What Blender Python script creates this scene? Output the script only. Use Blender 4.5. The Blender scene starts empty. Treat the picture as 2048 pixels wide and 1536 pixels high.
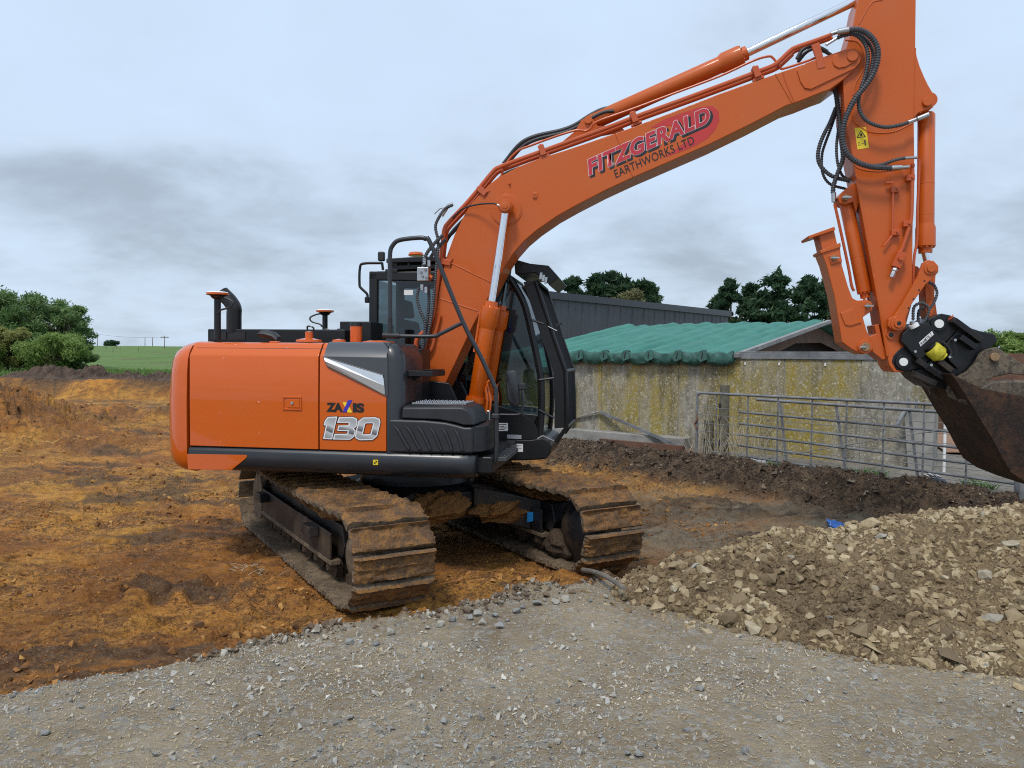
import bpy, bmesh, math, random
import numpy as np
from mathutils import Matrix, Vector
R_ = math.radians
scene = bpy.context.scene
COL = scene.collection

# ------------------------------------------------------------------ camera
FPX, PITCH, ROLL, EYE = 1540.0, R_(-1.9), R_(0.57), 1.9
cam_d = bpy.data.cameras.new('camera')
cam_d.sensor_width = 36.0
cam_d.lens = FPX / 2048 * 36
cam_d.clip_start, cam_d.clip_end = 0.05, 3000
cam = bpy.data.objects.new('camera', cam_d)
COL.objects.link(cam)
CROT = Matrix.Rotation(math.pi / 2 + PITCH, 3, 'X') @ Matrix.Rotation(ROLL, 3, 'Z')
cam.matrix_world = Matrix.Translation((0, 0, EYE)) @ CROT.to_4x4()
scene.camera = cam

# ------------------------------------------------------------------ sky, sun, exposure
SUN_EL, SUN_AZ = R_(58), R_(205)       # azimuth measured clockwise from +Y (north)
world = bpy.data.worlds.new('World')
scene.world = world
world.use_nodes = True
wn, wl = world.node_tree.nodes, world.node_tree.links
wn.clear()

def wnode(t, **k):
    n = wn.new(t)
    for a, b in k.items():
        setattr(n, a, b)
    return n

def wmath(op, a, b=None, c=None):
    n = wnode('ShaderNodeMath', operation=op)
    for i, q in enumerate((a, b, c)):
        if q is None:
            continue
        if isinstance(q, (int, float)):
            n.inputs[i].default_value = q
        else:
            wl.new(q, n.inputs[i])
    return n.outputs[0]

sky = wnode('ShaderNodeTexSky', sky_type='NISHITA', sun_disc=False, sun_elevation=SUN_EL, sun_rotation=SUN_AZ,
            air_density=1.0, dust_density=2.0, ozone_density=1.5)
tc = wnode('ShaderNodeTexCoord')
sep = wnode('ShaderNodeSeparateXYZ')
wl.new(tc.outputs['Generated'], sep.inputs[0])
zc = wmath('MAXIMUM', sep.outputs[2], 0.0)
den = wmath('ADD', zc, 0.26)
cu, cv = wmath('DIVIDE', sep.outputs[0], den), wmath('DIVIDE', sep.outputs[1], den)
comb = wnode('ShaderNodeCombineXYZ')
wl.new(cu, comb.inputs[0]); wl.new(cv, comb.inputs[1])
def wnoise(scale, detail, rough, off, dist=0.0):
    mp_ = wnode('ShaderNodeMapping'); mp_.inputs['Location'].default_value = off
    wl.new(comb.outputs[0], mp_.inputs['Vector'])
    n = wnode('ShaderNodeTexNoise'); n.inputs['Scale'].default_value = scale
    n.inputs['Detail'].default_value = detail; n.inputs['Roughness'].default_value = rough
    n.inputs['Distortion'].default_value = dist
    wl.new(mp_.outputs[0], n.inputs['Vector'])
    return n.outputs['Fac']
SKO = (55.1, 18.0, 0)
big = wnoise(0.75, 2.0, 0.5, SKO, 0.3)
mid = wnoise(2.0, 6.0, 0.52, (SKO[0] + 4.2, SKO[1] + 4.2, 0), 0.3)
wisp = wnoise(5.0, 5.0, 0.6, (1.3, 8.2, 0), 0.3)
# thin bright veil high up, heavier grey-blue bellies low down, paler again in the far distance
belly = wmath('MULTIPLY', wmath('EXPONENT', wmath('MULTIPLY', wmath('POWER', wmath('DIVIDE', wmath('SUBTRACT', zc, 0.15), 0.10), 2.0), -1.0)), 0.062)
veil = wmath('MULTIPLY', wmath('MINIMUM', wmath('MULTIPLY', zc, 2.2), 1.0), 0.13)
den_c = wmath('ADD', wmath('ADD', wmath('MULTIPLY', big, 0.42), wmath('MULTIPLY', mid, 0.52)), wmath('MULTIPLY', wisp, 0.17))
den_c = wmath('SUBTRACT', wmath('SUBTRACT', wmath('ADD', den_c, belly), veil), 0.062)
ramp = wnode('ShaderNodeValToRGB')
wl.new(den_c, ramp.inputs[0])
cr_ = ramp.color_ramp
cr_.interpolation = 'B_SPLINE'
cr_.elements[0].position = 0.30; cr_.elements[0].color = (.47, .578, .72, 1)
cr_.elements[1].position = 0.80; cr_.elements[1].color = (.25, .295, .35, 1)
for p_, c_ in ((0.40, (.455, .555, .69)), (0.47, (.435, .525, .635)), (0.54, (.365, .44, .53)), (0.62, (.29, .345, .415))):
    e_ = cr_.elements.new(p_); e_.color = (*c_, 1)
scl = wnode('ShaderNodeVectorMath', operation='SCALE'); scl.inputs['Scale'].default_value = 10.0
wl.new(ramp.outputs[0], scl.inputs[0])
mixw = wnode('ShaderNodeMix', data_type='RGBA')
mixw.inputs['Factor'].default_value = 0.9
wl.new(sky.outputs[0], mixw.inputs[6]); wl.new(scl.outputs[0], mixw.inputs[7])
bg = wnode('ShaderNodeBackground'); bg.inputs['Strength'].default_value = 0.1
wl.new(mixw.outputs[2], bg.inputs[0])
wo = wnode('ShaderNodeOutputWorld'); wl.new(bg.outputs[0], wo.inputs[0])

sun_d = bpy.data.lights.new('sun', 'SUN')
sun_d.energy, sun_d.angle, sun_d.color = 1.5, R_(12), (1.0, 0.96, 0.9)
sun = bpy.data.objects.new('sun', sun_d)
COL.objects.link(sun)
sdir = Vector((math.sin(SUN_AZ) * math.cos(SUN_EL), math.cos(SUN_AZ) * math.cos(SUN_EL), math.sin(SUN_EL)))
sun.rotation_euler = sdir.to_track_quat('Z', 'Y').to_euler()
sun.location = sdir * 40
scene.view_settings.view_transform = 'Standard'
scene.view_settings.look = 'None'
scene.view_settings.exposure = 0.55
scene.view_settings.gamma = 1.0
try:
    scene.cycles.use_denoising = False
    scene.cycles.filter_width = 1.1
    scene.cycles.max_bounces = 6
    scene.cycles.transparent_max_bounces = 16
except Exception:
    pass

# ------------------------------------------------------------------ survey: photo measurements to metres
MC = Vector((-0.95, 7.65)); PHI = R_(9.0)                     # slew centre of the machine and its heading
MF = Vector((math.cos(PHI), -math.sin(PHI))); ML = Vector((math.sin(PHI), math.cos(PHI)))
def ray(px, py):
    return CROT @ Vector(((px - 1024) / FPX, -(py - 768) / FPX, -1))
def m2(px, py, ym):
    """machine-frame (x forward, z up) of a sighted point lying in the plane 'ym metres left of the machine centre line'"""
    d = ray(px, py)
    t = (ym + MC.dot(ML)) / (d.x * ML.x + d.y * ML.y)
    p = Vector((d.x * t, d.y * t))
    return ((p - MC).dot(MF), EYE + d.z * t)
def m3(px, py, ym):
    x, z = m2(px, py, ym)
    return (x, ym, z)
def mpl(pts, ym):
    return [m2(a, b, ym) for a, b in pts]
def mpath(pts, ym):
    return [m3(q[0], q[1], q[2] if len(q) > 2 else ym) for q in pts]
def gnd(px, py, z):
    d = ray(px, py); t = (z - EYE) / d.z
    return (d.x * t, d.y * t, z)
def at(px, py, depth):
    d = ray(px, py); t = depth / d.y
    return (d.x * t, depth, EYE + d.z * t)

# ------------------------------------------------------------------ noise (numpy)
def _h(ix, iy, seed):
    n = (ix.astype(np.int64) * 374761393 + iy.astype(np.int64) * 668265263 + seed * 974634777) & 0xffffffff
    n = ((n ^ (n >> 13)) * 1274126177) & 0xffffffff
    n = ((n ^ (n >> 16)) * 2246822519) & 0xffffffff
    return ((n ^ (n >> 15)) & 0xffffff) / float(0xffffff)
def vnoise(x, y, seed=0):
    ix, iy = np.floor(x), np.floor(y)
    fx, fy = x - ix, y - iy
    fx, fy = fx * fx * fx * (fx * (fx * 6 - 15) + 10), fy * fy * fy * (fy * (fy * 6 - 15) + 10)
    a, b, c, d = _h(ix, iy, seed), _h(ix + 1, iy, seed), _h(ix, iy + 1, seed), _h(ix + 1, iy + 1, seed)
    return (a + (b - a) * fx) * (1 - fy) + (c + (d - c) * fx) * fy
def fbm(x, y, octv=5, seed=0, gain=0.5):
    s, a, t = 0.0, 1.0, 0.0
    for o in range(octv):
        s = s + a * (vnoise(x + 17.3 * o, y - 9.1 * o, seed + o) - 0.5)
        t += a; a *= gain
        x, y = x * 1.97 + y * 0.31, y * 1.97 - x * 0.31
    return s / t
def sstep(a, b, x):
    t = np.clip((x - a) / (b - a), 0, 1)
    return t * t * (3 - 2 * t)

# ------------------------------------------------------------------ mesh helpers
def props(o, label=None, cat=None, group=None, kind=None):
    for k, v in (('label', label), ('category', cat), ('group', group), ('kind', kind)):
        if v:
            o[k] = v
    return o
def link(o, parent=None):
    COL.objects.link(o)
    if parent is not None:
        o.parent = parent
    return o
def empty(name, loc=(0, 0, 0), rz=0.0, parent=None):
    o = bpy.data.objects.new(name, None)
    o.empty_display_size = 0.2
    link(o, parent)
    o.location = loc; o.rotation_euler = (0, 0, rz)
    return o
def spline(pts, n=6):
    """Catmull-Rom through the points"""
    P = [Vector(p) for p in pts]
    if len(P) < 3:
        return P
    Q = [P[0] * 2 - P[1]] + P + [P[-1] * 2 - P[-2]]
    out = []
    for i in range(1, len(Q) - 2):
        a, b, c, d = Q[i - 1], Q[i], Q[i + 1], Q[i + 2]
        for k in range(n):
            t = k / n
            out.append(0.5 * ((2 * b) + (c - a) * t + (2 * a - 5 * b + 4 * c - d) * t * t + (3 * b - a - 3 * c + d) * t ** 3))
    out.append(P[-1])
    return out
class MB:
    def __init__(s):
        s.v, s.f = [], []
    def add(s, vs, fs):
        o = len(s.v)
        s.v += [tuple(q) for q in vs]
        s.f += [tuple(i + o for i in f) for f in fs]
        return s
    def prism(s, pts, a, b, axis='y'):
        n = len(pts)
        mk = {'y': lambda p, t: (p[0], t, p[1]), 'x': lambda p, t: (t, p[0], p[1]), 'z': lambda p, t: (p[0], p[1], t)}[axis]
        vs = [mk(p, a) for p in pts] + [mk(p, b) for p in pts]
        fs = [tuple(range(n - 1, -1, -1)), tuple(range(n, 2 * n))]
        fs += [(i, (i + 1) % n, n + (i + 1) % n, n + i) for i in range(n)]
        return s.add(vs, fs)
    def loft(s, rings, cap=True):
        n = len(rings[0]); vs = [p for r in rings for p in r]; fs = []
        for k in range(len(rings) - 1):
            for i in range(n):
                j = (i + 1) % n
                fs.append((k * n + i, k * n + j, (k + 1) * n + j, (k + 1) * n + i))
        if cap:
            fs.append(tuple(range(n - 1, -1, -1)))
            fs.append(tuple(range((len(rings) - 1) * n, len(rings) * n)))
        return s.add(vs, fs)
    def box(s, x0, x1, y0, y1, z0, z1):
        return s.prism([(x0, z0), (x1, z0), (x1, z1), (x0, z1)], y0, y1)
    def obox(s, c, ux, uy, uz):
        c, ux, uy, uz = Vector(c), Vector(ux), Vector(uy), Vector(uz)
        vs = [c + ux * a + uy * b + uz * d for d in (-1, 1) for b in (-1, 1) for a in (-1, 1)]
        return s.add(vs, [(0, 2, 3, 1), (4, 5, 7, 6), (0, 1, 5, 4), (2, 6, 7, 3), (0, 4, 6, 2), (1, 3, 7, 5)])
    def bar(s, p0, p1, w, h, up=(0, 0, 1)):
        p0, p1 = Vector(p0), Vector(p1); d = (p1 - p0); L = d.length; d.normalize()
        side = d.cross(Vector(up))
        side = side.normalized() if side.length > 1e-4 else Vector((1, 0, 0))
        u2 = side.cross(d).normalized()
        return s.obox((p0 + p1) / 2, d * L / 2, side * w / 2, u2 * h / 2)
    def tube(s, path, r, seg=10, rf=None, flat=None):
        P = [Vector(p) for p in path]; n = len(P); rings = []
        t0 = (P[1] - P[0]).normalized()
        up = Vector((0, 0, 1)) if abs(t0.z) < 0.9 else Vector((1, 0, 0))
        u = t0.cross(up).normalized()
        for i in range(n):
            t = (P[min(i + 1, n - 1)] - P[max(i - 1, 0)])
            if t.length < 1e-9:
                t = t0
            t.normalize()
            u = (u - t * u.dot(t))
            u = u.normalized() if u.length > 1e-6 else t.orthogonal().normalized()
            w = t.cross(u)
            rr = r if rf is None else rf(i, n)
            rings.append([P[i] + u * (math.cos(2 * math.pi * k / seg) * rr) + w * (math.sin(2 * math.pi * k / seg) * rr) for k in range(seg)])
            t0 = t
        return s.loft(rings)
    def cyl(s, p0, p1, r0, r1=None, seg=20):
        r1 = r0 if r1 is None else r1
        return s.tube([p0, p1], r0, seg, rf=lambda i, n: r0 if i == 0 else r1)
    def turned(s, p0, p1, prof, seg=24):
        """solid of revolution about p0-p1; prof = (distance along axis, radius)"""
        p0, p1 = Vector(p0), Vector(p1); d = (p1 - p0).normalized()
        u = d.orthogonal().normalized(); w = d.cross(u)
        return s.loft([[p0 + d * a + (u * math.cos(2 * math.pi * k / seg) + w * math.sin(2 * math.pi * k / seg)) * max(r, 1e-4) for k in range(seg)] for a, r in prof])
    def mesh(s, name, mat, smooth=True, angle=38, recalc=True):
        me = bpy.data.meshes.new(name)
        me.from_pydata(s.v, [], s.f)
        if recalc:
            bm = bmesh.new(); bm.from_mesh(me)
            bmesh.ops.recalc_face_normals(bm, faces=bm.faces)
            bm.to_mesh(me); bm.free()
        if mat:
            me.materials.append(mat)
        if smooth:
            me.polygons.foreach_set('use_smooth', [True] * len(me.polygons))
            me.set_sharp_from_angle(angle=R_(angle))
        me.update()
        return me
    def build(s, name, mat, parent=None, bevel=0.0, seg=2, smooth=True, angle=38, label=None):
        o = bpy.data.objects.new(name, s.mesh(name, mat, smooth, angle))
        link(o, parent)
        if bevel:
            b = o.modifiers.new('edge', 'BEVEL')
            b.width, b.segments, b.limit_method, b.angle_limit = bevel, seg, 'ANGLE', R_(32)
            b.harden_normals = smooth
        if label:
            o['label'] = label
        return o
def np_mesh(name, V, F, mat, smooth=False):
    """big mesh from arrays, F is (n,3) or (n,4)"""
    me = bpy.data.meshes.new(name)
    k = F.shape[1]
    me.vertices.add(len(V)); me.loops.add(F.size); me.polygons.add(len(F))
    me.vertices.foreach_set('co', np.ascontiguousarray(V, dtype=np.float32).ravel())
    me.loops.foreach_set('vertex_index', np.ascontiguousarray(F, dtype=np.int32).ravel())
    me.polygons.foreach_set('loop_start', np.arange(0, F.size, k, dtype=np.int32))
    me.polygons.foreach_set('use_smooth', np.full(len(F), smooth))
    if mat:
        me.materials.append(mat)
    me.update(calc_edges=True)
    return me
def attr(me, name, arr):
    a = me.attributes.new(name, 'FLOAT', 'POINT')
    a.data.foreach_set('value', np.ascontiguousarray(arr, dtype=np.float32))

# ------------------------------------------------------------------ materials
class NT:
    def __init__(s, name):
        s.m = bpy.data.materials.new(name); s.m.use_nodes = True
        s.n, s.l = s.m.node_tree.nodes, s.m.node_tree.links
        s.n.clear()
        s.out = s.n.new('ShaderNodeOutputMaterial')
        s.b = s.n.new('ShaderNodeBsdfPrincipled')
        s.l.new(s.b.outputs[0], s.out.inputs[0])
        s.tc = s.n.new('ShaderNodeTexCoord')
    def put(s, inp, q):
        if isinstance(q, (int, float)):
            inp.default_value = q
        elif isinstance(q, (tuple, list)):
            inp.default_value = (*q, 1) if len(q) == 3 and inp.type == 'RGBA' else q
        else:
            s.l.new(q, inp)
    def coord(s, kind='Object', scale=(1, 1, 1), loc=(0, 0, 0), rot=(0, 0, 0)):
        if kind == 'World':
            g = s.n.new('ShaderNodeNewGeometry'); src = g.outputs['Position']
        else:
            src = s.tc.outputs[kind]
        mp = s.n.new('ShaderNodeMapping')
        mp.inputs['Scale'].default_value = scale; mp.inputs['Location'].default_value = loc; mp.inputs['Rotation'].default_value = rot
        s.l.new(src, mp.inputs['Vector'])
        return mp.outputs[0]
    def noise(s, vec, scale, detail=5, rough=0.55, dist=0.0):
        n = s.n.new('ShaderNodeTexNoise')
        for k, v in (('Scale', scale), ('Detail', detail), ('Roughness', rough), ('Distortion', dist)):
            n.inputs[k].default_value = v
        s.l.new(vec, n.inputs['Vector'])
        return n.outputs['Fac']
    def voro(s, vec, scale, feature='F1', out='Distance', rnd=1.0):
        n = s.n.new('ShaderNodeTexVoronoi'); n.feature = feature
        n.inputs['Scale'].default_value = scale; n.inputs['Randomness'].default_value = rnd
        s.l.new(vec, n.inputs['Vector'])
        return n.outputs[out]
    def ramp(s, fac, stops, interp='LINEAR'):
        n = s.n.new('ShaderNodeValToRGB'); n.color_ramp.interpolation = interp
        el = n.color_ramp.elements
        while len(el) < len(stops):
            el.new(0.5)
        for e, (p, c) in zip(el, stops):
            e.position = p
            e.color = (c, c, c, 1) if isinstance(c, (int, float)) else (*c, 1)
        s.l.new(fac, n.inputs[0])
        return n.outputs[0]
    def mix(s, fac, a, b, mode='MIX'):
        n = s.n.new('ShaderNodeMix'); n.data_type = 'RGBA'; n.blend_type = mode
        s.put(n.inputs[0], fac); s.put(n.inputs[6], a); s.put(n.inputs[7], b)
        return n.outputs[2]
    def math(s, op, a, b=0.0, clamp=False):
        n = s.n.new('ShaderNodeMath'); n.operation = op; n.use_clamp = clamp
        s.put(n.inputs[0], a); s.put(n.inputs[1], b)
        return n.outputs[0]
    def at(s, name):
        n = s.n.new('ShaderNodeAttribute'); n.attribute_name = name
        return n.outputs['Fac']
    def rand(s):
        return s.n.new('ShaderNodeObjectInfo').outputs['Random']
    def bump(s, h, strength=0.5, dist=0.01):
        n = s.n.new('ShaderNodeBump'); n.inputs['Strength'].default_value = strength; n.inputs['Distance'].default_value = dist
        s.l.new(h, n.inputs['Height'])
        s.l.new(n.outputs[0], s.b.inputs['Normal'])
    def set(s, **k):
        for a, q in k.items():
            s.put(s.b.inputs[{'base': 'Base Color', 'rough': 'Roughness', 'metal': 'Metallic', 'coat': 'Coat Weight', 'coatr': 'Coat Roughness', 'spec': 'Specular IOR Level', 'trans': 'Transmission Weight', 'alpha': 'Alpha'}[a]], q)
        return s

def paint(name, col, rough=0.3, coat=0.25, dust=(0.30, 0.22, 0.14), amount=0.10, spec=0.5, coatr=0.12):
    t = NT(name)
    v = t.coord('World')
    n1 = t.noise(v, 3.0, 6, 0.6); n2 = t.noise(v, 40.0, 3, 0.6)
    f = t.ramp(n1, [(0.45, 0.0), (0.75, 1.0)])
    f = t.math('MULTIPLY', f, amount)
    c = t.mix(f, col, dust)
    c = t.mix(t.ramp(n2, [(0.3, 0.0), (0.8, 0.12)]), c, tuple(q * 0.75 for q in col))
    t.set(base=c, rough=t.ramp(n1, [(0.3, rough), (0.75, rough + 0.14)]), coat=coat, coatr=coatr, spec=spec)
    t.bump(t.noise(v, 6.0, 2), 0.02, 0.02)
    return t.m
def plain(name, col, rough=0.5, metal=0.0, var=0.15, scale=8.0, bump=0.0, coat=0.0):
    t = NT(name)
    v = t.coord('World')
    n = t.noise(v, scale, 5, 0.6)
    c = t.mix(t.ramp(n, [(0.3, 0.0), (0.7, 1.0)]), tuple(q * (1 - var) for q in col), tuple(min(1, q * (1 + var)) for q in col))
    t.set(base=c, rough=rough, metal=metal, coat=coat)
    if bump:
        t.bump(t.noise(v, scale * 6, 4), bump, 0.01)
    return t.m
ORANGE = paint('orange_paint', (0.60, 0.100, 0.0010), 0.45, 0.9, amount=0.05, spec=0.15, coatr=0.035)
BOOMO = paint('boom_orange_paint', (0.53, 0.097, 0.008), 0.42, 0.30, amount=0.10, spec=0.3, coatr=0.10)
PIPEO = paint('pipe_orange_paint', (0.50, 0.078, 0.010), 0.42, 0.1, amount=0.2)
DGREY = paint('dark_grey_paint', (0.017, 0.019, 0.024), 0.32, 0.25, (0.13, 0.11, 0.09), 0.07)
TRIM = paint('trim_grey_paint', (0.052, 0.056, 0.066), 0.3, 0.4, (0.13, 0.11, 0.09), 0.08)
BLACK = paint('black_paint', (0.007, 0.0075, 0.009), 0.38, 0.1, (0.10, 0.08, 0.06), 0.06, spec=0.35)
UNDER = paint('undercarriage_paint', (0.010, 0.010, 0.012), 0.45, 0.0, (0.13, 0.085, 0.05), 0.7, spec=0.35)
PLASTIC = plain('black_plastic', (0.019, 0.020, 0.024), 0.45, 0, 0.2, 12, 0.05)
RUBBER = plain('black_rubber', (0.018, 0.018, 0.02), 0.55, 0, 0.3, 20)
RUBBERG = plain('grey_rubber', (0.05, 0.052, 0.058), 0.5, 0, 0.25, 20)
CHROME = plain('chrome', (0.80, 0.80, 0.82), 0.05, 1.0, 0.04)
STEEL = plain('zinc_steel', (0.50, 0.50, 0.50), 0.32, 1.0, 0.15, 15)
GALV = plain('galvanised_steel', (0.20, 0.205, 0.21), 0.55, 0.3, 0.35, 5)
BRASS = plain('pin_brown', (0.30, 0.19, 0.10), 0.55, 0.4, 0.35, 30)
WHITE = plain('white_plastic', (0.78, 0.78, 0.76), 0.4, 0, 0.06)
SILVER = plain('silver_trim', (0.62, 0.64, 0.66), 0.28, 0.6, 0.06)
YELLOW = plain('yellow_sticker', (0.80, 0.58, 0.02), 0.4, 0, 0.05)
INK = plain('black_ink', (0.012, 0.011, 0.012), 0.4, 0, 0.05)
BLUE = plain('blue_sticker', (0.02, 0.24, 0.62), 0.4, 0, 0.05)
DBLUE = plain('deep_blue_ink', (0.04, 0.03, 0.42), 0.4, 0, 0.05)
YINK = plain('yellow_ink', (0.88, 0.62, 0.03), 0.4, 0, 0.05)
WINK = plain('white_ink', (0.80, 0.78, 0.78), 0.4, 0, 0.04)
REDSW = plain('red_print', (0.50, 0.030, 0.026), 0.4, 0, 0.06)
def red_fade():
    t = NT('red_letter_print')
    g = t.coord('Generated'); s_ = t.n.new('ShaderNodeSeparateXYZ'); t.l.new(g, s_.inputs[0])
    t.set(base=t.ramp(s_.outputs[0], [(0.0, (0.62, 0.03, 0.055)), (0.55, (0.40, 0.022, 0.03)), (1.0, (0.20, 0.02, 0.022))]), rough=0.4)
    return t.m
REDF = red_fade()
def chrome_print():
    t = NT('silver_number_print')
    g = t.coord('Generated'); s_ = t.n.new('ShaderNodeSeparateXYZ'); t.l.new(g, s_.inputs[0])
    w = t.math('ADD', s_.outputs[2], t.math('MULTIPLY', s_.outputs[0], 0.25))
    t.set(base=t.ramp(w, [(0.15, (0.34, 0.35, 0.36)), (0.38, (0.55, 0.56, 0.57)), (0.44, (0.10, 0.10, 0.11)), (0.62, (0.30, 0.31, 0.32)), (0.72, (0.60, 0.61, 0.62)), (1.1, (0.42, 0.43, 0.44))]), rough=0.3, metal=0.2)
    return t.m
NUMM = chrome_print()
def glass():
    t = NT('tinted_glass')
    tr = t.n.new('ShaderNodeBsdfTransparent'); tr.inputs[0].default_value = (0.30, 0.37, 0.38, 1)
    gl = t.n.new('ShaderNodeBsdfGlossy'); gl.inputs['Roughness'].default_value = 0.03; gl.inputs[0].default_value = (0.9, 0.95, 1, 1)
    lw = t.n.new('ShaderNodeLayerWeight'); lw.inputs[0].default_value = 0.35
    f = t.math('ADD', t.math('MULTIPLY', lw.outputs['Facing'], 0.35), 0.05)
    mx = t.n.new('ShaderNodeMixShader'); t.l.new(f, mx.inputs[0]); t.l.new(tr.outputs[0], mx.inputs[1]); t.l.new(gl.outputs[0], mx.inputs[2])
    t.l.new(mx.outputs[0], t.out.inputs[0])
    return t.m
GLASS = glass()
def mud(name, c1, c2, c3, scale=5.0, rough=0.9, bump=0.6):
    t = NT(name)
    v = t.coord('World')
    a = t.noise(v, scale, 8, 0.62, 0.4); b = t.noise(v, scale * 7, 6, 0.65)
    c = t.mix(t.ramp(a, [(0.42, 0.0), (0.57, 1.0)]), c1, c2)
    c = t.mix(t.ramp(b, [(0.48, 0.0), (0.60, 0.9)]), c, c3)
    c = t.mix(t.ramp(t.noise(v, scale * 22, 4, 0.7), [(0.52, 0.0), (0.62, 0.5)]), c, tuple(q * 1.5 for q in c2))
    t.set(base=c, rough=t.ramp(a, [(0.3, rough - 0.2), (0.7, rough)]), spec=0.3)
    t.bump(b, bump, 0.02)
    return t.m
SHOEM = mud('clay_caked_steel', (0.10, 0.055, 0.028), (0.24, 0.115, 0.035), (0.075, 0.052, 0.038), 7.0)
PADM = mud('dried_mud_steel', (0.10, 0.070, 0.044), (0.19, 0.138, 0.086), (0.07, 0.052, 0.038), 3.5, 0.85, 0.25)
MUDO = mud('orange_clay', (0.27, 0.115, 0.028), (0.17, 0.075, 0.024), (0.33, 0.16, 0.05), 9.0, 0.95, 0.9)
MUDD = mud('dark_mud', (0.045, 0.03, 0.02), (0.09, 0.058, 0.035), (0.03, 0.022, 0.016), 8.0, 0.95, 0.9)
BUCKM = mud('rusty_bucket_steel', (0.020, 0.011, 0.008), (0.060, 0.028, 0.014), (0.013, 0.009, 0.008), 3.0, 0.7, 0.3)
LIPM = mud('muddy_bucket_steel', (0.070, 0.054, 0.040), (0.150, 0.118, 0.082), (0.04, 0.032, 0.026), 2.5, 0.7, 0.2)

# ------------------------------------------------------------------ lettering
def letters(txt, name, mat, parent, p0, px, pu, bold=0.0, shear=0.0, space=1.0, grow=0.0, push=(0, 0, 0)):
    """flat lettering; p0 = lower left, px = vector over the full width, pu = vector over the cap height"""
    cu = bpy.data.curves.new(name, 'FONT')
    cu.body, cu.size, cu.shear, cu.space_character = txt, 1.0, shear, space
    cu.offset = bold
    o = bpy.data.objects.new(name, cu); COL.objects.link(o)
    dg = bpy.context.evaluated_depsgraph_get(); dg.update()
    base = bpy.data.meshes.new_from_object(o.evaluated_get(dg))
    co = np.empty(len(base.vertices) * 3, np.float32); base.vertices.foreach_get('co', co); co = co.reshape(-1, 3)
    lo, hi = co.min(0), co.max(0)
    if grow:
        cu.offset = bold + grow; dg = bpy.context.evaluated_depsgraph_get(); dg.update()
        bpy.data.meshes.remove(base)
        base = bpy.data.meshes.new_from_object(o.evaluated_get(dg))
        co = np.empty(len(base.vertices) * 3, np.float32); base.vertices.foreach_get('co', co); co = co.reshape(-1, 3)
    bpy.data.objects.remove(o); bpy.data.curves.remove(cu)
    u = (co[:, 0] - lo[0]) / (hi[0] - lo[0]); w = (co[:, 1] - lo[1]) / (hi[1] - lo[1])
    W = np.array(p0)[None] + u[:, None] * np.array(px)[None] + w[:, None] * np.array(pu)[None] + np.array(push)[None]
    base.vertices.foreach_set('co', W.astype(np.float32).ravel())
    base.materials.clear(); base.materials.append(mat)
    base.name = name; base.update()
    ob = bpy.data.objects.new(name, base)
    return link(ob, parent)
def flat(name, mat, parent, pts3):
    me = bpy.data.meshes.new(name); me.from_pydata([tuple(p) for p in pts3], [], [tuple(range(len(pts3)))])
    me.materials.append(mat)
    return link(bpy.data.objects.new(name, me), parent)
# ------------------------------------------------------------------ ground
PIT = np.array([(24, -12), (9, 5.1), (5.85, 8.88), (2.97, 12.32), (1.04, 14.6), (-6, 23), (-14.5, 33), (-60, 38.5)], float)
GE = np.array([gnd(*q, 0.1)[:2] for q in [(0, 1395), (160, 1368), (330, 1338), (480, 1308), (650, 1268), (760, 1250), (900, 1232), (1060, 1198), (1150, 1183), (1240, 1168)]])
GEX = np.concatenate([[-30, -8], GE[:, 0], [1.6, 3.0, 6, 30]])
GEY = np.concatenate([[-12, 0.9], GE[:, 1], [6.1, 6.8, 7.6, 9.0]])
def pit_dist(x, y):
    best = np.full(x.shape, 1e9); sgn = np.ones(x.shape)
    for a, b in zip(PIT[:-1], PIT[1:]):
        d = b - a; L2 = d @ d
        t = np.clip(((x - a[0]) * d[0] + (y - a[1]) * d[1]) / L2, 0, 1)
        ex, ey = x - a[0] - t * d[0], y - a[1] - t * d[1]
        q = np.hypot(ex, ey)
        s = np.sign(d[1] * (x - a[0]) - d[0] * (y - a[1]))       # right of the line = outside the pit
        m = q < best
        best = np.where(m, q, best); sgn = np.where(m, s, sgn)
    return best * np.where(sgn == 0, 1, sgn)
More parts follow.
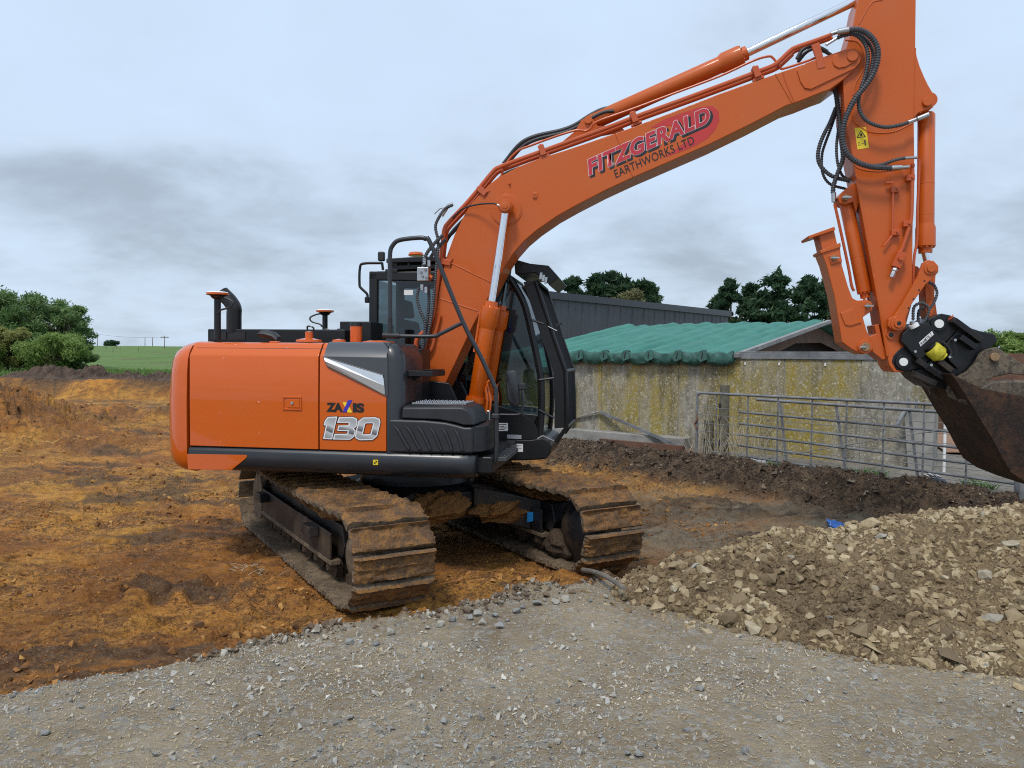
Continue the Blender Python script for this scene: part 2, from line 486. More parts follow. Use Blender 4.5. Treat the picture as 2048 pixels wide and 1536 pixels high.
def ground_all(x, y):
    x = np.asarray(x, float); y = np.asarray(y, float)
    n_big = fbm(x * 0.35, y * 0.35, 4, 11); n_mid = fbm(x * 1.6, y * 1.6, 5, 21); n_fine = fbm(x * 9, y * 9, 4, 31); n_cl = fbm(x * 4.2, y * 5.5, 4, 41)
    pd = pit_dist(x, y) + n_mid * 0.35
    ge = np.interp(x, GEX, GEY) - y + fbm(x * 3, y * 3, 4, 51) * 0.22 + fbm(x * 14, y * 14, 3, 52) * 0.06
    near = 1 - sstep(9, 30, y)
    gravel = sstep(-0.03, 0.05, ge)
    left = sstep(0, -14, x)
    far_lvl = 0.30 + 0.48 * left
    bankw = 0.95 - 0.60 * left
    out = sstep(-bankw, 0.0, pd)
    rise = np.clip(y - 38, 0, None)
    slope = 0.0135 * sstep(5, -20, x) * rise + 0.004 * rise
    hill = far_lvl + np.minimum(slope, 3.6 + 0.0006 * rise) + fbm(x * 0.03, y * 0.03, 3, 61) * np.clip(rise * 0.012, 0, 1.6)
    # pit floor: scraped, rutted clay with clods
    clod = np.maximum(0, n_cl - 0.02) * 0.30
    m2_ = sstep(0.0, 0.25, fbm(x * 0.55, y * 0.8, 3, 71))
    sx_, sy_ = x * 0.93 + y * 0.37, y * 0.93 - x * 0.37
    n_str = fbm(sx_ * 2.6, sy_ * 11.0, 5, 45, 0.58); n_rough = fbm(x * 17, y * 21, 3, 47, 0.6)
    step_ = np.abs(fbm(sx_ * 0.9, sy_ * 3.2, 4, 49))
    pit = n_big * 0.10 + n_mid * 0.045 + n_fine * 0.030 + clod * (0.30 + m2_) + n_str * 0.075 + n_rough * 0.030 - 0.05 * np.exp(-(step_ / 0.018) ** 2)
    pit = pit + 0.018 * np.sin((x * 0.95 + y * 0.3) * 8 + n_mid * 9) * sstep(0.05, 0.2, n_big + 0.1)
    def hump(cx, cy, rx, ry, h):
        return h * np.exp(-((x - cx) / rx) ** 2 - ((y - cy) / ry) ** 2)
    humps = hump(-12.0, 17.5, 2.2, 2.2, 0.95) + hump(-15.5, 22.5, 2.6, 2.0, 1.0) + hump(-9.5, 21.5, 3.2, 1.1, 0.35) + hump(-6.8, 15.5, 2.4, 0.6, 0.18)
    humps = humps * (1 + n_mid * 0.9 + n_cl * 0.7 + n_fine * 0.5)
    # slewed-out clay in front of and between the tracks, wheel-crushed level
    local = hump(0.15, 6.45, 0.55, 0.22, 0.09) + hump(-2.6, 7.0, 0.5, 1.0, 0.03) + hump(1.9, 7.6, 0.5, 0.7, 0.05)
    pit = pit + humps + local * (1 + 2.2 * n_cl)
    dead = sstep(2.6, 1.2, np.hypot(x + 0.95, y - 7.65))
    pit = pit * (1 - 0.45 * dead)
    crest = np.exp(-((pd + 0.28) / 0.30) ** 2) * (0.10 + 0.30 * np.maximum(0, n_mid + 0.12) + 0.16 * np.maximum(0, n_cl))
    crest = crest * sstep(40, 10, y) + 0.12 * np.exp(-((pd + 0.1) / 0.5) ** 2) * left * (0.5 + n_mid)
    z = pit * (1 - out) + (hill + n_mid * 0.03 + n_fine * 0.015) * out + crest * (1 - gravel)
    z = z + out * (1 - out) * (n_cl * 0.35 + n_fine * 0.08)
    gz = 0.13 + n_big * 0.03 + n_mid * 0.014 + n_fine * 0.010 + n_rough * 0.006
    ramp_ = sstep(-0.32, 0.10, ge)
    lip = np.exp(-((ge + 0.03) / 0.12) ** 2) * (0.03 + 0.24 * np.maximum(0, n_cl + 0.05) + 0.05 * n_rough) * sstep(-2.2, -1.0, x)
    z = z * (1 - ramp_) + gz * ramp_ + lip
    beyond = sstep(1.5, 4.5, pd)
    grass = beyond * sstep(16, 30, y + n_mid * 3) * sstep(-0.15, 0.1, n_mid + left * 0.6 + sstep(30, 60, y))
    yard = sstep(0.15, 0.5, pd) * (1 - sstep(18, 24, y)) * sstep(2.0, 4.0, x)
    dark = sstep(-1.05, -0.55, pd + n_cl * 0.5) * (1 - yard) * (1 - grass)
    dark = np.maximum(dark * (1 - left * sstep(0.25, 0.0, pd)), sstep(0.10, 0.17, fbm(x * 0.8, y * 1.3, 5, 81, 0.6) + n_str * 0.22) * 0.7 * (1 - out))
    dark = np.maximum(dark, np.exp(-((ge + 0.10) / 0.14) ** 2) * 0.9 * sstep(-1.9, -0.7, x))
    yellow = sstep(0.0, 0.16, fbm(x * 0.30, y * 0.30, 3, 91) + 0.015 + hump(2.2, 9.5, 1.6, 1.2, 0.15) + hump(-4.6, 7.4, 1.4, 1.3, 0.16) + hump(-3.0, 5.2, 1.2, 0.6, 0.14) + hump(-6.5, 11.5, 3.0, 1.6, 0.14) - hump(-3.4, 9.3, 1.2, 0.8, 0.2)) * (1 - out)
    back = sstep(25.0, 26.5, y + n_mid * 2) * (1 - out) * sstep(-9, -12, x)
    strip = np.exp(-((pd + 2.0 + n_mid) / 1.0) ** 2) * sstep(16, 10, y) * sstep(-1.5, 0.5, x) * sstep(4.3, 2.8, x)
    yellow = np.clip(np.maximum(yellow, np.maximum(back, strip)), 0, 1)
    stone = sstep(0.8, 1.6, x + n_big * 2) * sstep(13, 9, y + n_mid * 2) * (1 - out)     # crushed stone trodden into the floor by the heap
    return z, dict(gravel=gravel, dark=np.clip(dark, 0, 1), yellow=yellow, grass=grass, yard=yard, grit=stone)
def gz_at(x, y):
    return ground_all(np.array([x], float), np.array([y], float))[0][0]

def ground_mat():
    t = NT('ground_soil')
    v = t.coord('World')
    a = t.noise(v, 1.1, 7, 0.62, 0.5); b = t.noise(v, 7.0, 7, 0.66, 0.3); c = t.noise(v, 45.0, 5, 0.7)
    st = t.noise(t.coord('World', (1.0, 3.2, 2), rot=(0, 0, -0.38)), 3.0, 9, 0.68, 0.2)       # scrape marks of the bucket
    sf = t.noise(t.coord('World', (1.0, 1.7, 2), rot=(0, 0, -0.38)), 22.0, 6, 0.72, 0.0)
    clay = t.mix(t.ramp(a, [(0.42, 0.0), (0.58, 1.0)]), (0.30, 0.112, 0.025), (0.53, 0.220, 0.044))
    clay = t.mix(t.math('MULTIPLY', t.at('yellow'), t.ramp(a, [(0.38, 0.15), (0.56, 0.95)])), clay, (0.60, 0.30, 0.055))
    clay = t.mix(t.ramp(t.noise(v, 0.55, 6, 0.6, 0.4), [(0.48, 0.0), (0.60, 0.55)]), clay, (0.19, 0.078, 0.024))
    clay = t.mix(t.ramp(st, [(0.51, 0.0), (0.60, 0.75)]), clay, (0.15, 0.072, 0.030))
    clay0 = clay
    clay = t.mix(t.ramp(sf, [(0.50, 0.0), (0.58, 0.85)]), clay, (0.105, 0.050, 0.022))
    clay = t.mix(t.ramp(sf, [(0.36, 0.6), (0.44, 0.0)]), clay, (0.55, 0.29, 0.085))
    clay = t.mix(t.ramp(b, [(0.53, 0.0), (0.60, 0.75)]), clay, (0.15, 0.072, 0.03))
    clay = t.mix(t.ramp(c, [(0.56, 0.0), (0.66, 0.7)]), clay, (0.50, 0.33, 0.16))
    clay = t.mix(t.ramp(c, [(0.36, 0.8), (0.45, 0.0)]), clay, (0.07, 0.036, 0.017))
    clay = t.mix(t.math('MULTIPLY', t.ramp(t.noise(v, 0.9, 6, 0.6, 0.3), [(0.44, 0.0), (0.54, 1.0)]), 0.62), clay, clay0)
    grit = t.mix(t.ramp(b, [(0.35, 0.0), (0.65, 1.0)]), (0.13, 0.095, 0.062), (0.27, 0.22, 0.15))
    clay = t.mix(t.math('MULTIPLY', t.at('grit'), t.ramp(a, [(0.32, 0.35), (0.55, 1.0)])), clay, grit)
    topsoil = t.mix(t.ramp(b, [(0.44, 0.0), (0.57, 1.0)]), (0.040, 0.026, 0.017), (0.12, 0.078, 0.047))
    topsoil = t.mix(t.ramp(c, [(0.55, 0.0), (0.65, 0.6)]), topsoil, (0.23, 0.18, 0.125))
    col = t.mix(t.at('dark'), clay, topsoil)
    vo = t.voro(v, 34.0, out='Color'); sp = t.n.new('ShaderNodeSeparateColor'); t.l.new(vo, sp.inputs[0])
    fines = t.mix(t.ramp(a, [(0.36, 0.0), (0.62, 1.0)]), (0.27, 0.205, 0.130), (0.42, 0.335, 0.222))
    pebb = t.mix(sp.outputs[0], (0.21, 0.215, 0.205), (0.52, 0.49, 0.43))
    fines = t.mix(t.math('MULTIPLY', t.ramp(sp.outputs[1], [(0.45, 0.0), (0.55, 0.75)]), t.ramp(b, [(0.40, 0.2), (0.60, 1.0)])), fines, pebb)
    fines = t.mix(t.ramp(c, [(0.58, 0.0), (0.74, 0.7)]), fines, (0.60, 0.51, 0.36))
    fines = t.mix(t.ramp(t.noise(v, 70.0, 4, 0.7), [(0.26, 0.8), (0.42, 0.0)]), fines, (0.12, 0.09, 0.06))
    col = t.mix(t.at('gravel'), col, fines)
    g2 = t.noise(v, 0.25, 5, 0.6); g3 = t.noise(v, 2.2, 6, 0.7)
    turf = t.mix(t.ramp(g2, [(0.38, 0.0), (0.62, 1.0)]), (0.085, 0.155, 0.030), (0.125, 0.205, 0.050))
    turf = t.mix(t.ramp(g3, [(0.45, 0.0), (0.75, 0.55)]), turf, (0.16, 0.19, 0.065))
    turf = t.mix(t.ramp(t.noise(v, 0.11, 4, 0.6), [(0.58, 0.0), (0.68, 0.75)]), turf, (0.15, 0.105, 0.060))
    col = t.mix(t.at('grass'), col, turf)
    yd = t.mix(t.ramp(a, [(0.35, 0.0), (0.65, 1.0)]), (0.19, 0.165, 0.135), (0.29, 0.265, 0.225))
    yd = t.mix(t.ramp(b, [(0.5, 0.0), (0.7, 0.6)]), yd, (0.10, 0.085, 0.06))
    col = t.mix(t.at('yard'), col, yd)
    t.set(base=col, rough=t.ramp(b, [(0.3, 0.72), (0.7, 0.97)]), spec=0.25)
    h = t.math('ADD', t.math('MULTIPLY', b, 0.7), t.math('MULTIPLY', c, 0.45))
    h = t.math('ADD', h, t.math('MULTIPLY', sf, 0.6))
    t.bump(h, 1.0, 0.05)
    return t.m
GROUNDM = ground_mat()
NU, NV = 780, 640
uu = np.linspace(-1.25, 1.25, NU)
rows_near = np.linspace(-25, 2.6, 26)[:-1]
rows = 1 / np.linspace(1 / 2.6, 1 / 62.0, NV)
rows_far = np.geomspace(62.5, 900, 60)
ry = np.concatenate([rows_near, rows, rows_far])
hw = np.maximum(ry, 5.0)
hw[:len(rows_near)] = np.linspace(30, 5.0, len(rows_near))
X = uu[None] * hw[:, None]; Y = np.repeat(ry[:, None], NU, 1)
Z, AT = ground_all(X.ravel(), Y.ravel())
V = np.stack([X.ravel(), Y.ravel(), Z], 1)
ii = np.arange(len(ry) * NU).reshape(len(ry), NU)
Fq = np.stack([ii[:-1, :-1].ravel(), ii[:-1, 1:].ravel(), ii[1:, 1:].ravel(), ii[1:, :-1].ravel()], 1)
gm = np_mesh('ground', V, Fq, GROUNDM, True)
for k_, a_ in AT.items():
    attr(gm, k_, a_)
ground = link(bpy.data.objects.new('ground', gm))
ground['kind'] = 'structure'
ground['label'] = 'scraped orange clay pit, grey gravel pad and green field beyond'

# ------------------------------------------------------------------ stones: angular hull templates
rng = np.random.default_rng(5)
def hull_template(n, seed, squash=(1, 0.8, 0.6)):
    r = np.random.default_rng(seed)
    p = r.normal(size=(n, 3)); p /= np.linalg.norm(p, axis=1)[:, None]
    p *= r.uniform(0.75, 1.0, (n, 1)); p *= np.array(squash)
    bm = bmesh.new()
    for q in p:
        bm.verts.new(q)
    res = bmesh.ops.convex_hull(bm, input=bm.verts)
    bmesh.ops.delete(bm, geom=list({g for g in list(res['geom_interior']) + list(res['geom_unused']) if isinstance(g, bmesh.types.BMVert)}), context='VERTS')
    bmesh.ops.triangulate(bm, faces=bm.faces)
    bm.verts.index_update()
    Vt = np.array([v.co[:] for v in bm.verts]); Ft = np.array([[v.index for v in f.verts] for f in bm.faces])
    bm.free()
    return Vt, Ft
def rand_rot(n, r, tilt=1.0):
    q = r.normal(size=(n, 4)); q[:, 1:3] *= tilt
    q /= np.linalg.norm(q, axis=1)[:, None]
    w, x, y, z = q.T
    return np.stack([np.stack([1 - 2 * (y * y + z * z), 2 * (x * y - z * w), 2 * (x * z + y * w)], -1),
                     np.stack([2 * (x * y + z * w), 1 - 2 * (x * x + z * z), 2 * (y * z - x * w)], -1),
                     np.stack([2 * (x * z - y * w), 2 * (y * z + x * w), 1 - 2 * (x * x + y * y)], -1)], 1)
def scatter(name, temps, pos, size, r, mat, tilt=0.5, tone=None):
    k = r.integers(0, len(temps), len(pos)); Vs, Fs, Ts = [], [], []; off = 0
    tone = r.random(len(pos)) if tone is None else tone
    for i, (Vt, Ft) in enumerate(temps):
        m = np.where(k == i)[0]
        if not len(m):
            continue
        Rm = rand_rot(len(m), r, tilt)
        P = np.einsum('nij,vj->nvi', Rm, Vt) * size[m][:, None, None] + pos[m][:, None, :]
        Vs.append(P.reshape(-1, 3))
        Fs.append((Ft[None] + (np.arange(len(m)) * len(Vt))[:, None, None] + off).reshape(-1, 3))
        Ts.append(np.repeat(tone[m], len(Vt))); off += len(m) * len(Vt)
    me = np_mesh(name, np.concatenate(Vs), np.concatenate(Fs), mat, False)
    attr(me, 'tone', np.concatenate(Ts))
    return bpy.data.objects.new(name, me)
def stone_mat(name, stops, use_attr=True, dirt=(0.15, 0.10, 0.055), dirt_amt=0.6):
    t = NT(name)
    v = t.coord('World')
    f = t.at('tone') if use_attr else t.rand()
    c = t.ramp(f, stops)
    n = t.noise(v, 30, 6, 0.65); n2 = t.noise(v, 9, 5, 0.6)
    c = t.mix(t.ramp(n, [(0.45, 0.0), (0.75, dirt_amt)]), c, dirt)
    c = t.mix(t.ramp(n2, [(0.5, 0.0), (0.75, dirt_amt * 0.7)]), c, dirt)
    t.set(base=c, rough=0.88, spec=0.3)
    t.bump(n, 0.5, 0.01)
    return t.m
GSTONE = stone_mat('gravel_stone', [(0.0, (0.19, 0.195, 0.19)), (0.3, (0.33, 0.335, 0.32)), (0.6, (0.46, 0.44, 0.385)), (0.82, (0.46, 0.37, 0.25)), (1.0, (0.60, 0.57, 0.50))], True, (0.30, 0.24, 0.16), 0.45)
BSTONE = stone_mat('blue_grey_stone', [(0.0, (0.17, 0.175, 0.175)), (0.5, (0.27, 0.27, 0.255)), (0.8, (0.36, 0.33, 0.27)), (1.0, (0.45, 0.43, 0.38))], False, (0.22, 0.18, 0.125), 0.35)
RSTONE = stone_mat('rubble_stone', [(0.0, (0.11, 0.075, 0.042)), (0.3, (0.22, 0.155, 0.085)), (0.65, (0.36, 0.275, 0.155)), (0.93, (0.49, 0.40, 0.26)), (1.0, (0.26, 0.26, 0.25))], True, (0.12, 0.08, 0.042), 0.6)
RROCK = stone_mat('rubble_rock', [(0.0, (0.14, 0.10, 0.062)), (0.3, (0.27, 0.205, 0.12)), (0.75, (0.40, 0.315, 0.19)), (0.92, (0.46, 0.39, 0.265)), (1.0, (0.27, 0.28, 0.28))], False, (0.17, 0.115, 0.06), 0.55)
CLODM = stone_mat('clay_clod', [(0.0, (0.10, 0.055, 0.026)), (0.3, (0.22, 0.098, 0.030)), (0.75, (0.37, 0.165, 0.044)), (1.0, (0.52, 0.29, 0.09))], True, (0.16, 0.08, 0.032), 0.5)
SOILCL = stone_mat('topsoil_clod', [(0.0, (0.04, 0.028, 0.02)), (0.5, (0.09, 0.062, 0.042)), (0.85, (0.15, 0.11, 0.075)), (1.0, (0.30, 0.25, 0.18))], True, (0.06, 0.042, 0.03), 0.6)
T8 = [hull_template(8, 100 + i) for i in range(8)]
T10 = [hull_template(10, 170 + i, (1, 0.9, 0.78)) for i in range(10)]
T6 = [hull_template(6, 150 + i, (1, 0.8, 0.7)) for i in range(8)]
T12 = [hull_template(13, 200 + i, (1, 0.85, 0.72)) for i in range(10)]

def gmask(px_, py_, key):
    return ground_all(px_, py_)[1][key]
# loose gravel over the pad
n_g = 120000
gx = rng.uniform(-5.2, 6.0, n_g); gy = 2.6 + rng.random(n_g) ** 1.35 * 4.2
zg, mg = ground_all(gx, gy)
patch = fbm(gx * 0.9, gy * 0.9, 4, 301)
keep = (mg['gravel'] > 0.6) & (rng.random(n_g) < np.clip(0.38 + patch * 2.8, 0.10, 1.0)) & (np.abs(gx) < gy * 0.85 + 0.6)
gx, gy, zg = gx[keep], gy[keep], zg[keep]
gs = 0.0055 + 0.0062 * rng.pareto(2.9, len(gx)); gs = np.clip(gs, 0.0055, 0.028)
tone = np.clip(0.56 + fbm(gx * 0.7, gy * 0.7, 3, 303) * -1.3 + rng.normal(0, 0.24, len(gx)), 0, 1)
o = scatter('loose_gravel', T6, np.stack([gx, gy, zg + gs * 0.32], 1), gs, rng, GSTONE, 0.6, tone)
link(o); props(o, 'loose grey and tan gravel strewn over the pad in the foreground', 'gravel', kind='stuff')
# pale straw and bark chips among the gravel
n_c = 22000
cx = rng.uniform(-4.5, 5.0, n_c); cy = 2.7 + rng.random(n_c) ** 1.2 * 3.0
zc_, mc_ = ground_all(cx, cy)
keep = (mc_['gravel'] > 0.7) & (fbm(cx * 0.8, cy * 0.8, 3, 311) + rng.normal(0, 0.12, n_c) > 0.0)
cx, cy, zc_ = cx[keep], cy[keep], zc_[keep]
an = rng.random(len(cx)) * math.pi; L = 0.004 + 0.004 * rng.pareto(3, len(cx)).clip(0, 3.2); W = rng.uniform(0.0010, 0.0024, len(cx))
dx, dy = np.cos(an), np.sin(an); tl = rng.normal(0, 0.25, len(cx)) * L
Pc = []
for sa, sb in ((-1, -1), (1, -1), (1, 1), (-1, 1)):
    Pc.append(np.stack([cx + dx * L * sa - dy * W * sb, cy + dy * L * sa + dx * W * sb, zc_ + 0.007 + np.abs(tl) + sa * tl], 1))
Vc = np.stack(Pc, 1).reshape(-1, 3); Fc = np.arange(len(Vc)).reshape(-1, 4)
STRAW = plain('straw', (0.44, 0.355, 0.215), 0.8, 0, 0.35, 60)
o = link(bpy.data.objects.new('straw_chips', np_mesh('straw_chips', Vc, Fc, STRAW)))
props(o, 'pale straw and bark chips scattered through the foreground gravel', 'straw', kind='stuff')
# single larger stones lying on the pad
stone_me = []
for i in range(8):
    Vt, Ft = T12[i]
    stone_me.append(np_mesh('stone', Vt * np.array([1, 1, 0.85]), Ft, BSTONE))
rs = random.Random(8)
def lone(x, y, s, name='stone', mes=stone_me, sink=0.2, parent=ground, rr=rs, zz=None):
    ob = bpy.data.objects.new(name, rr.choice(mes))
    link(ob, parent)
    ob.location = (x, y, (gz_at(x, y) if zz is None else zz) + s * (0.62 - sink))
    ob.scale = (s, s * rr.uniform(0.8, 1.1), s * rr.uniform(0.8, 1.1))
    ob.rotation_euler = (rr.uniform(-.3, .3), rr.uniform(-.3, .3), rr.uniform(0, 6.3))
    return ob
for px_, py_ in [(985, 1375), (1010, 1450), (905, 1465), (890, 1445), (835, 1505), (845, 1518), (1115, 1405), (1062, 1402), (1245, 1416), (1240, 1440), (1278, 1440), (1200, 1476), (1205, 1486), (1115, 1485), (1040, 1340), (1150, 1282), (750, 1390), (345, 1418), (140, 1402), (163, 1418), (455, 1428), (1372, 1462), (1255, 1510), (1278, 1512), (1400, 1380), (1475, 1372), (1620, 1400), (1560, 1440), (1690, 1385), (1800, 1420), (1910, 1450), (1880, 1400), (1490, 1505), (1980, 1500), (1735, 1500), (640, 1500), (520, 1470), (260, 1500), (90, 1470), (700, 1440)]:
    g_ = gnd(px_, py_, 0.13)
    lone(g_[0], g_[1], rs.uniform(0.014, 0.032))
for px_, py_ in [(855, 1252), (880, 1247), (905, 1238), (940, 1233), (965, 1243), (990, 1228), (1000, 1250), (1035, 1222), (1075, 1205), (1045, 1212), (1110, 1203), (1130, 1198), (1015, 1238), (955, 1226), (780, 1262), (700, 1282), (752, 1285), (1180, 1200), (1210, 1192)]:
    g_ = gnd(px_, py_, 0.15)
    lone(g_[0], g_[1], rs.uniform(0.025, 0.05))

# clods on the clay and on the bank of topsoil
n_k = 150000
ky = 1 / rng.uniform(1 / 20.0, 1 / 3.4, n_k); kx = rng.uniform(-0.75, 0.62, n_k) * ky
zk, mk_ = ground_all(kx, ky)
clump = fbm(kx * 0.8, ky * 1.0, 4, 401)
keep = (mk_['gravel'] < 0.3) & (rng.random(n_k) < np.clip(0.30 + clump * 2.2, 0.05, 1)) & (mk_['dark'] < 0.75) & (np.hypot(kx + 0.95, ky - 7.65) > 0.8) & (kx < 2.6 + 0 * ky)
kx, ky, zk = kx[keep], ky[keep], zk[keep]
big_n = 900
bx_ = rng.uniform(-15, -6.5, big_n); by_ = rng.uniform(15.5, 24, big_n)
_bz = ground_all(bx_, by_)[0]
_bk = fbm(bx_ * 0.6, by_ * 0.8, 3, 461) > 0.03
ks = np.clip(0.0045 + 0.006 * rng.pareto(2.3, len(kx)), 0.0045, 0.045) * (0.6 + ky / 14)
bs_ = np.clip(0.03 + 0.03 * rng.pareto(2.2, big_n), 0.03, 0.20)[_bk]
for cx_c, cy_c, n_c2 in ((-3.6, 8.6, 26), (-4.4, 8.4, 18), (-2.05, 5.35, 24), (-1.75, 5.0, 16), (-3.9, 10.4, 20), (0.1, 6.35, 30), (-0.3, 6.5, 18)):
    qx = cx_c + rng.normal(0, 0.22, n_c2); qy = cy_c + rng.normal(0, 0.10, n_c2)
    kx = np.concatenate([kx, qx]); ky = np.concatenate([ky, qy]); zk = np.concatenate([zk, ground_all(qx, qy)[0]]); ks = np.concatenate([ks, rng.uniform(0.015, 0.055, n_c2)])
kx = np.concatenate([kx, bx_[_bk]]); ky = np.concatenate([ky, by_[_bk]]); zk = np.concatenate([zk, _bz[_bk]]); ks = np.concatenate([ks, bs_])
o = link(scatter('clay_clods', T8, np.stack([kx, ky, zk + ks * 0.1], 1), ks, rng, CLODM, 0.5))
props(o, 'crumbled orange brown clay clods scattered over the pit floor', 'clay', kind='stuff')
n_k = 22000
tt = rng.random(n_k)
seg_a, seg_b = PIT[2], np.array([-1.0, 17.0]); off = -0.35 + rng.normal(0, 0.33, n_k)
nrm = np.array([seg_b[1] - seg_a[1], -(seg_b[0] - seg_a[0])]); nrm /= np.linalg.norm(nrm)
kx = seg_a[0] + (seg_b[0] - seg_a[0]) * (tt * 1.35 - 0.3) + nrm[0] * off
ky = seg_a[1] + (seg_b[1] - seg_a[1]) * (tt * 1.35 - 0.3) + nrm[1] * off
zk, mk_ = ground_all(kx, ky)
keep = (mk_['dark'] > 0.3)
kx, ky, zk = kx[keep], ky[keep], zk[keep]
ks = np.clip(0.010 + 0.012 * rng.pareto(2.6, len(kx)), 0.010, 0.085)
o = link(scatter('topsoil_clods', T6, np.stack([kx, ky, zk + ks * 0.1], 1), ks, rng, SOILCL, 0.5))
props(o, 'dark crumbled topsoil and stones along the bank below the gates', 'soil', kind='stuff')

n_e = 5200
ex_ = rng.uniform(-2.2, 1.3, n_e); ey_ = np.interp(ex_, GEX, GEY) + rng.normal(0.03, 0.085, n_e)
ze_, _m = ground_all(ex_, ey_)
kp_ = rng.random(n_e) < np.clip(0.5 + 2.5 * fbm(ex_ * 2.5, ey_ * 2.5, 3, 451), 0.05, 1) * sstep(-2.3, -1.2, ex_)
es_ = np.clip(0.007 + 0.010 * rng.pareto(2.2, n_e), 0.007, 0.045)
EDGEM = stone_mat('edge_clod', [(0.0, (0.09, 0.062, 0.042)), (0.5, (0.19, 0.14, 0.095)), (0.8, (0.29, 0.25, 0.19)), (1.0, (0.46, 0.43, 0.37))], True, (0.10, 0.07, 0.045), 0.5)
o = link(scatter('edge_clods', T8, np.stack([ex_, ey_, ze_ + es_ * 0.2], 1)[kp_], es_[kp_], rng, EDGEM, 0.6))
props(o, 'crumbled brown soil and stones along the broken edge of the gravel', 'soil', kind='stuff')
# ------------------------------------------------------------------ rubble heap
HX = np.array([0.75, 1.0, 1.44, 2.0, 2.63, 3.4, 4.2, 5.5, 7.0, 8.2])
HC = np.array([0.0, 0.13, 0.32, 0.42, 0.50, 0.62, 0.72, 0.82, 0.60, 0.0])
HY = np.array([5.66, 5.68, 5.80, 5.88, 5.95, 5.98, 5.95, 5.8, 5.7, 5.6])
HFt = np.array([5.60, 5.42, 5.02, 4.68, 4.42, 4.16, 3.98, 3.9, 4.3, 5.3])
def heap_z(x, y):
    c = np.interp(x, HX, HC, 0, 0); yc = np.interp(x, HX, HY); yf = np.interp(x, HX, HFt) + fbm(x * 2.2, y * 2.2, 3, 501) * 0.30
    t = np.where(y < yc, (yc - y) / np.maximum(yc - yf, 0.05), (y - yc) / (0.35 + 1.5 * c))
    prof = np.clip(1.06 - np.sqrt(t * t + 0.012), -0.2, 1)
    n = fbm(x * 2.6, y * 2.6, 5, 511) * 0.16 + fbm(x * 11, y * 11, 4, 521) * 0.035
    return c * prof + n * np.clip(prof * 3, 0, 1) * np.clip(c * 3, 0, 1)
hx = np.linspace(0.5, 8.3, 430); hy = np.linspace(3.7, 7.9, 240)
HXg, HYg = np.meshgrid(hx, hy); gzz = ground_all(HXg.ravel(), HYg.ravel())[0]
hz = heap_z(HXg.ravel(), HYg.ravel())
hz = gzz + np.where(hz > 0.012, hz, -0.06)
hV = np.stack([HXg.ravel(), HYg.ravel(), hz], 1); ii = np.arange(hV.shape[0]).reshape(HXg.shape)
hF = np.stack([ii[:-1, :-1].ravel(), ii[:-1, 1:].ravel(), ii[1:, 1:].ravel(), ii[1:, :-1].ravel()], 1)
up_ = heap_z(HXg.ravel(), HYg.ravel()) > 0.0
hF = hF[up_[hF].any(1)]
HEAPM = mud('rubble_fines', (0.095, 0.062, 0.032), (0.165, 0.115, 0.062), (0.25, 0.185, 0.105), 9.0, 0.95, 0.9)
heap = empty('rubble_heap', (2.8, 5.3, 0.13))
props(heap, 'long heap of broken tan rock and fines dumped across the gravel edge', 'rubble heap')
hp = link(bpy.data.objects.new('mound', np_mesh('mound', hV - np.array([2.8, 5.3, 0.13]), hF, HEAPM, True)), heap)
n_r = 50000
rx = rng.uniform(0.5, 6.4, n_r); ry_ = rng.uniform(3.8, 7.0, n_r)
hh = heap_z(rx, ry_)
spill = (hh > 0.015) | ((np.abs(ry_ - np.interp(rx, HX, HFt)) < 0.22) & (rng.random(n_r) < 0.22))
keep = spill & (rx < ry_ * 0.85 + 0.3)
rx, ry_, hh = rx[keep], ry_[keep], np.maximum(hh[keep], 0)
rz_ = ground_all(rx, ry_)[0] + hh
rsz = np.clip(0.007 + 0.0125 * rng.pareto(2.2, len(rx)), 0.007, 0.050)
tone = np.clip(0.34 + fbm(rx * 2, ry_ * 2, 3, 531) * 1.6 + rng.normal(0, 0.18, len(rx)) + 6 * (rsz - 0.016), 0, np.where(rng.random(len(rx)) < 0.03, 1.0, 0.90))
o = scatter('small_stones', T10, np.stack([rx, ry_, rz_ - rsz * 0.1], 1) - np.array([2.8, 5.3, 0.13]), rsz, rng, RSTONE, 1.0, tone)
o['kind'] = 'stuff'; link(o, heap)
rock_me = []
for i in range(10):
    Vt, Ft = T12[i]
    rock_me.append(np_mesh('rock', Vt, Ft, RROCK))
rk = random.Random(21); placed = []
def rock(x, y, s, flatz=1.0):
    z_ = gz_at(x, y) + max(0.0, float(heap_z(np.array([x]), np.array([y]))[0]))
    ob = bpy.data.objects.new('rock', rk.choice(rock_me)); link(ob, heap)
    ob.location = (x - 2.8, y - 5.3, z_ + s * 0.05 - 0.13)
    ob.scale = (s, s * rk.uniform(0.8, 1.05), s * rk.uniform(0.75, 1.0) * flatz)
    ob.rotation_euler = (rk.uniform(-.6, .6), rk.uniform(-.6, .6), rk.uniform(0, 6.3))
def heap_hit(px_, py_):
    d = ray(px_, py_)
    ts = np.linspace(3.8, 7.5, 400) / d.y
    xs, ys, zs = d.x * ts, d.y * ts, EYE + d.z * ts
    gg = ground_all(xs, ys)[0] + np.maximum(heap_z(xs, ys), 0)
    k = np.argmax(zs < gg)
    return xs[k], ys[k]
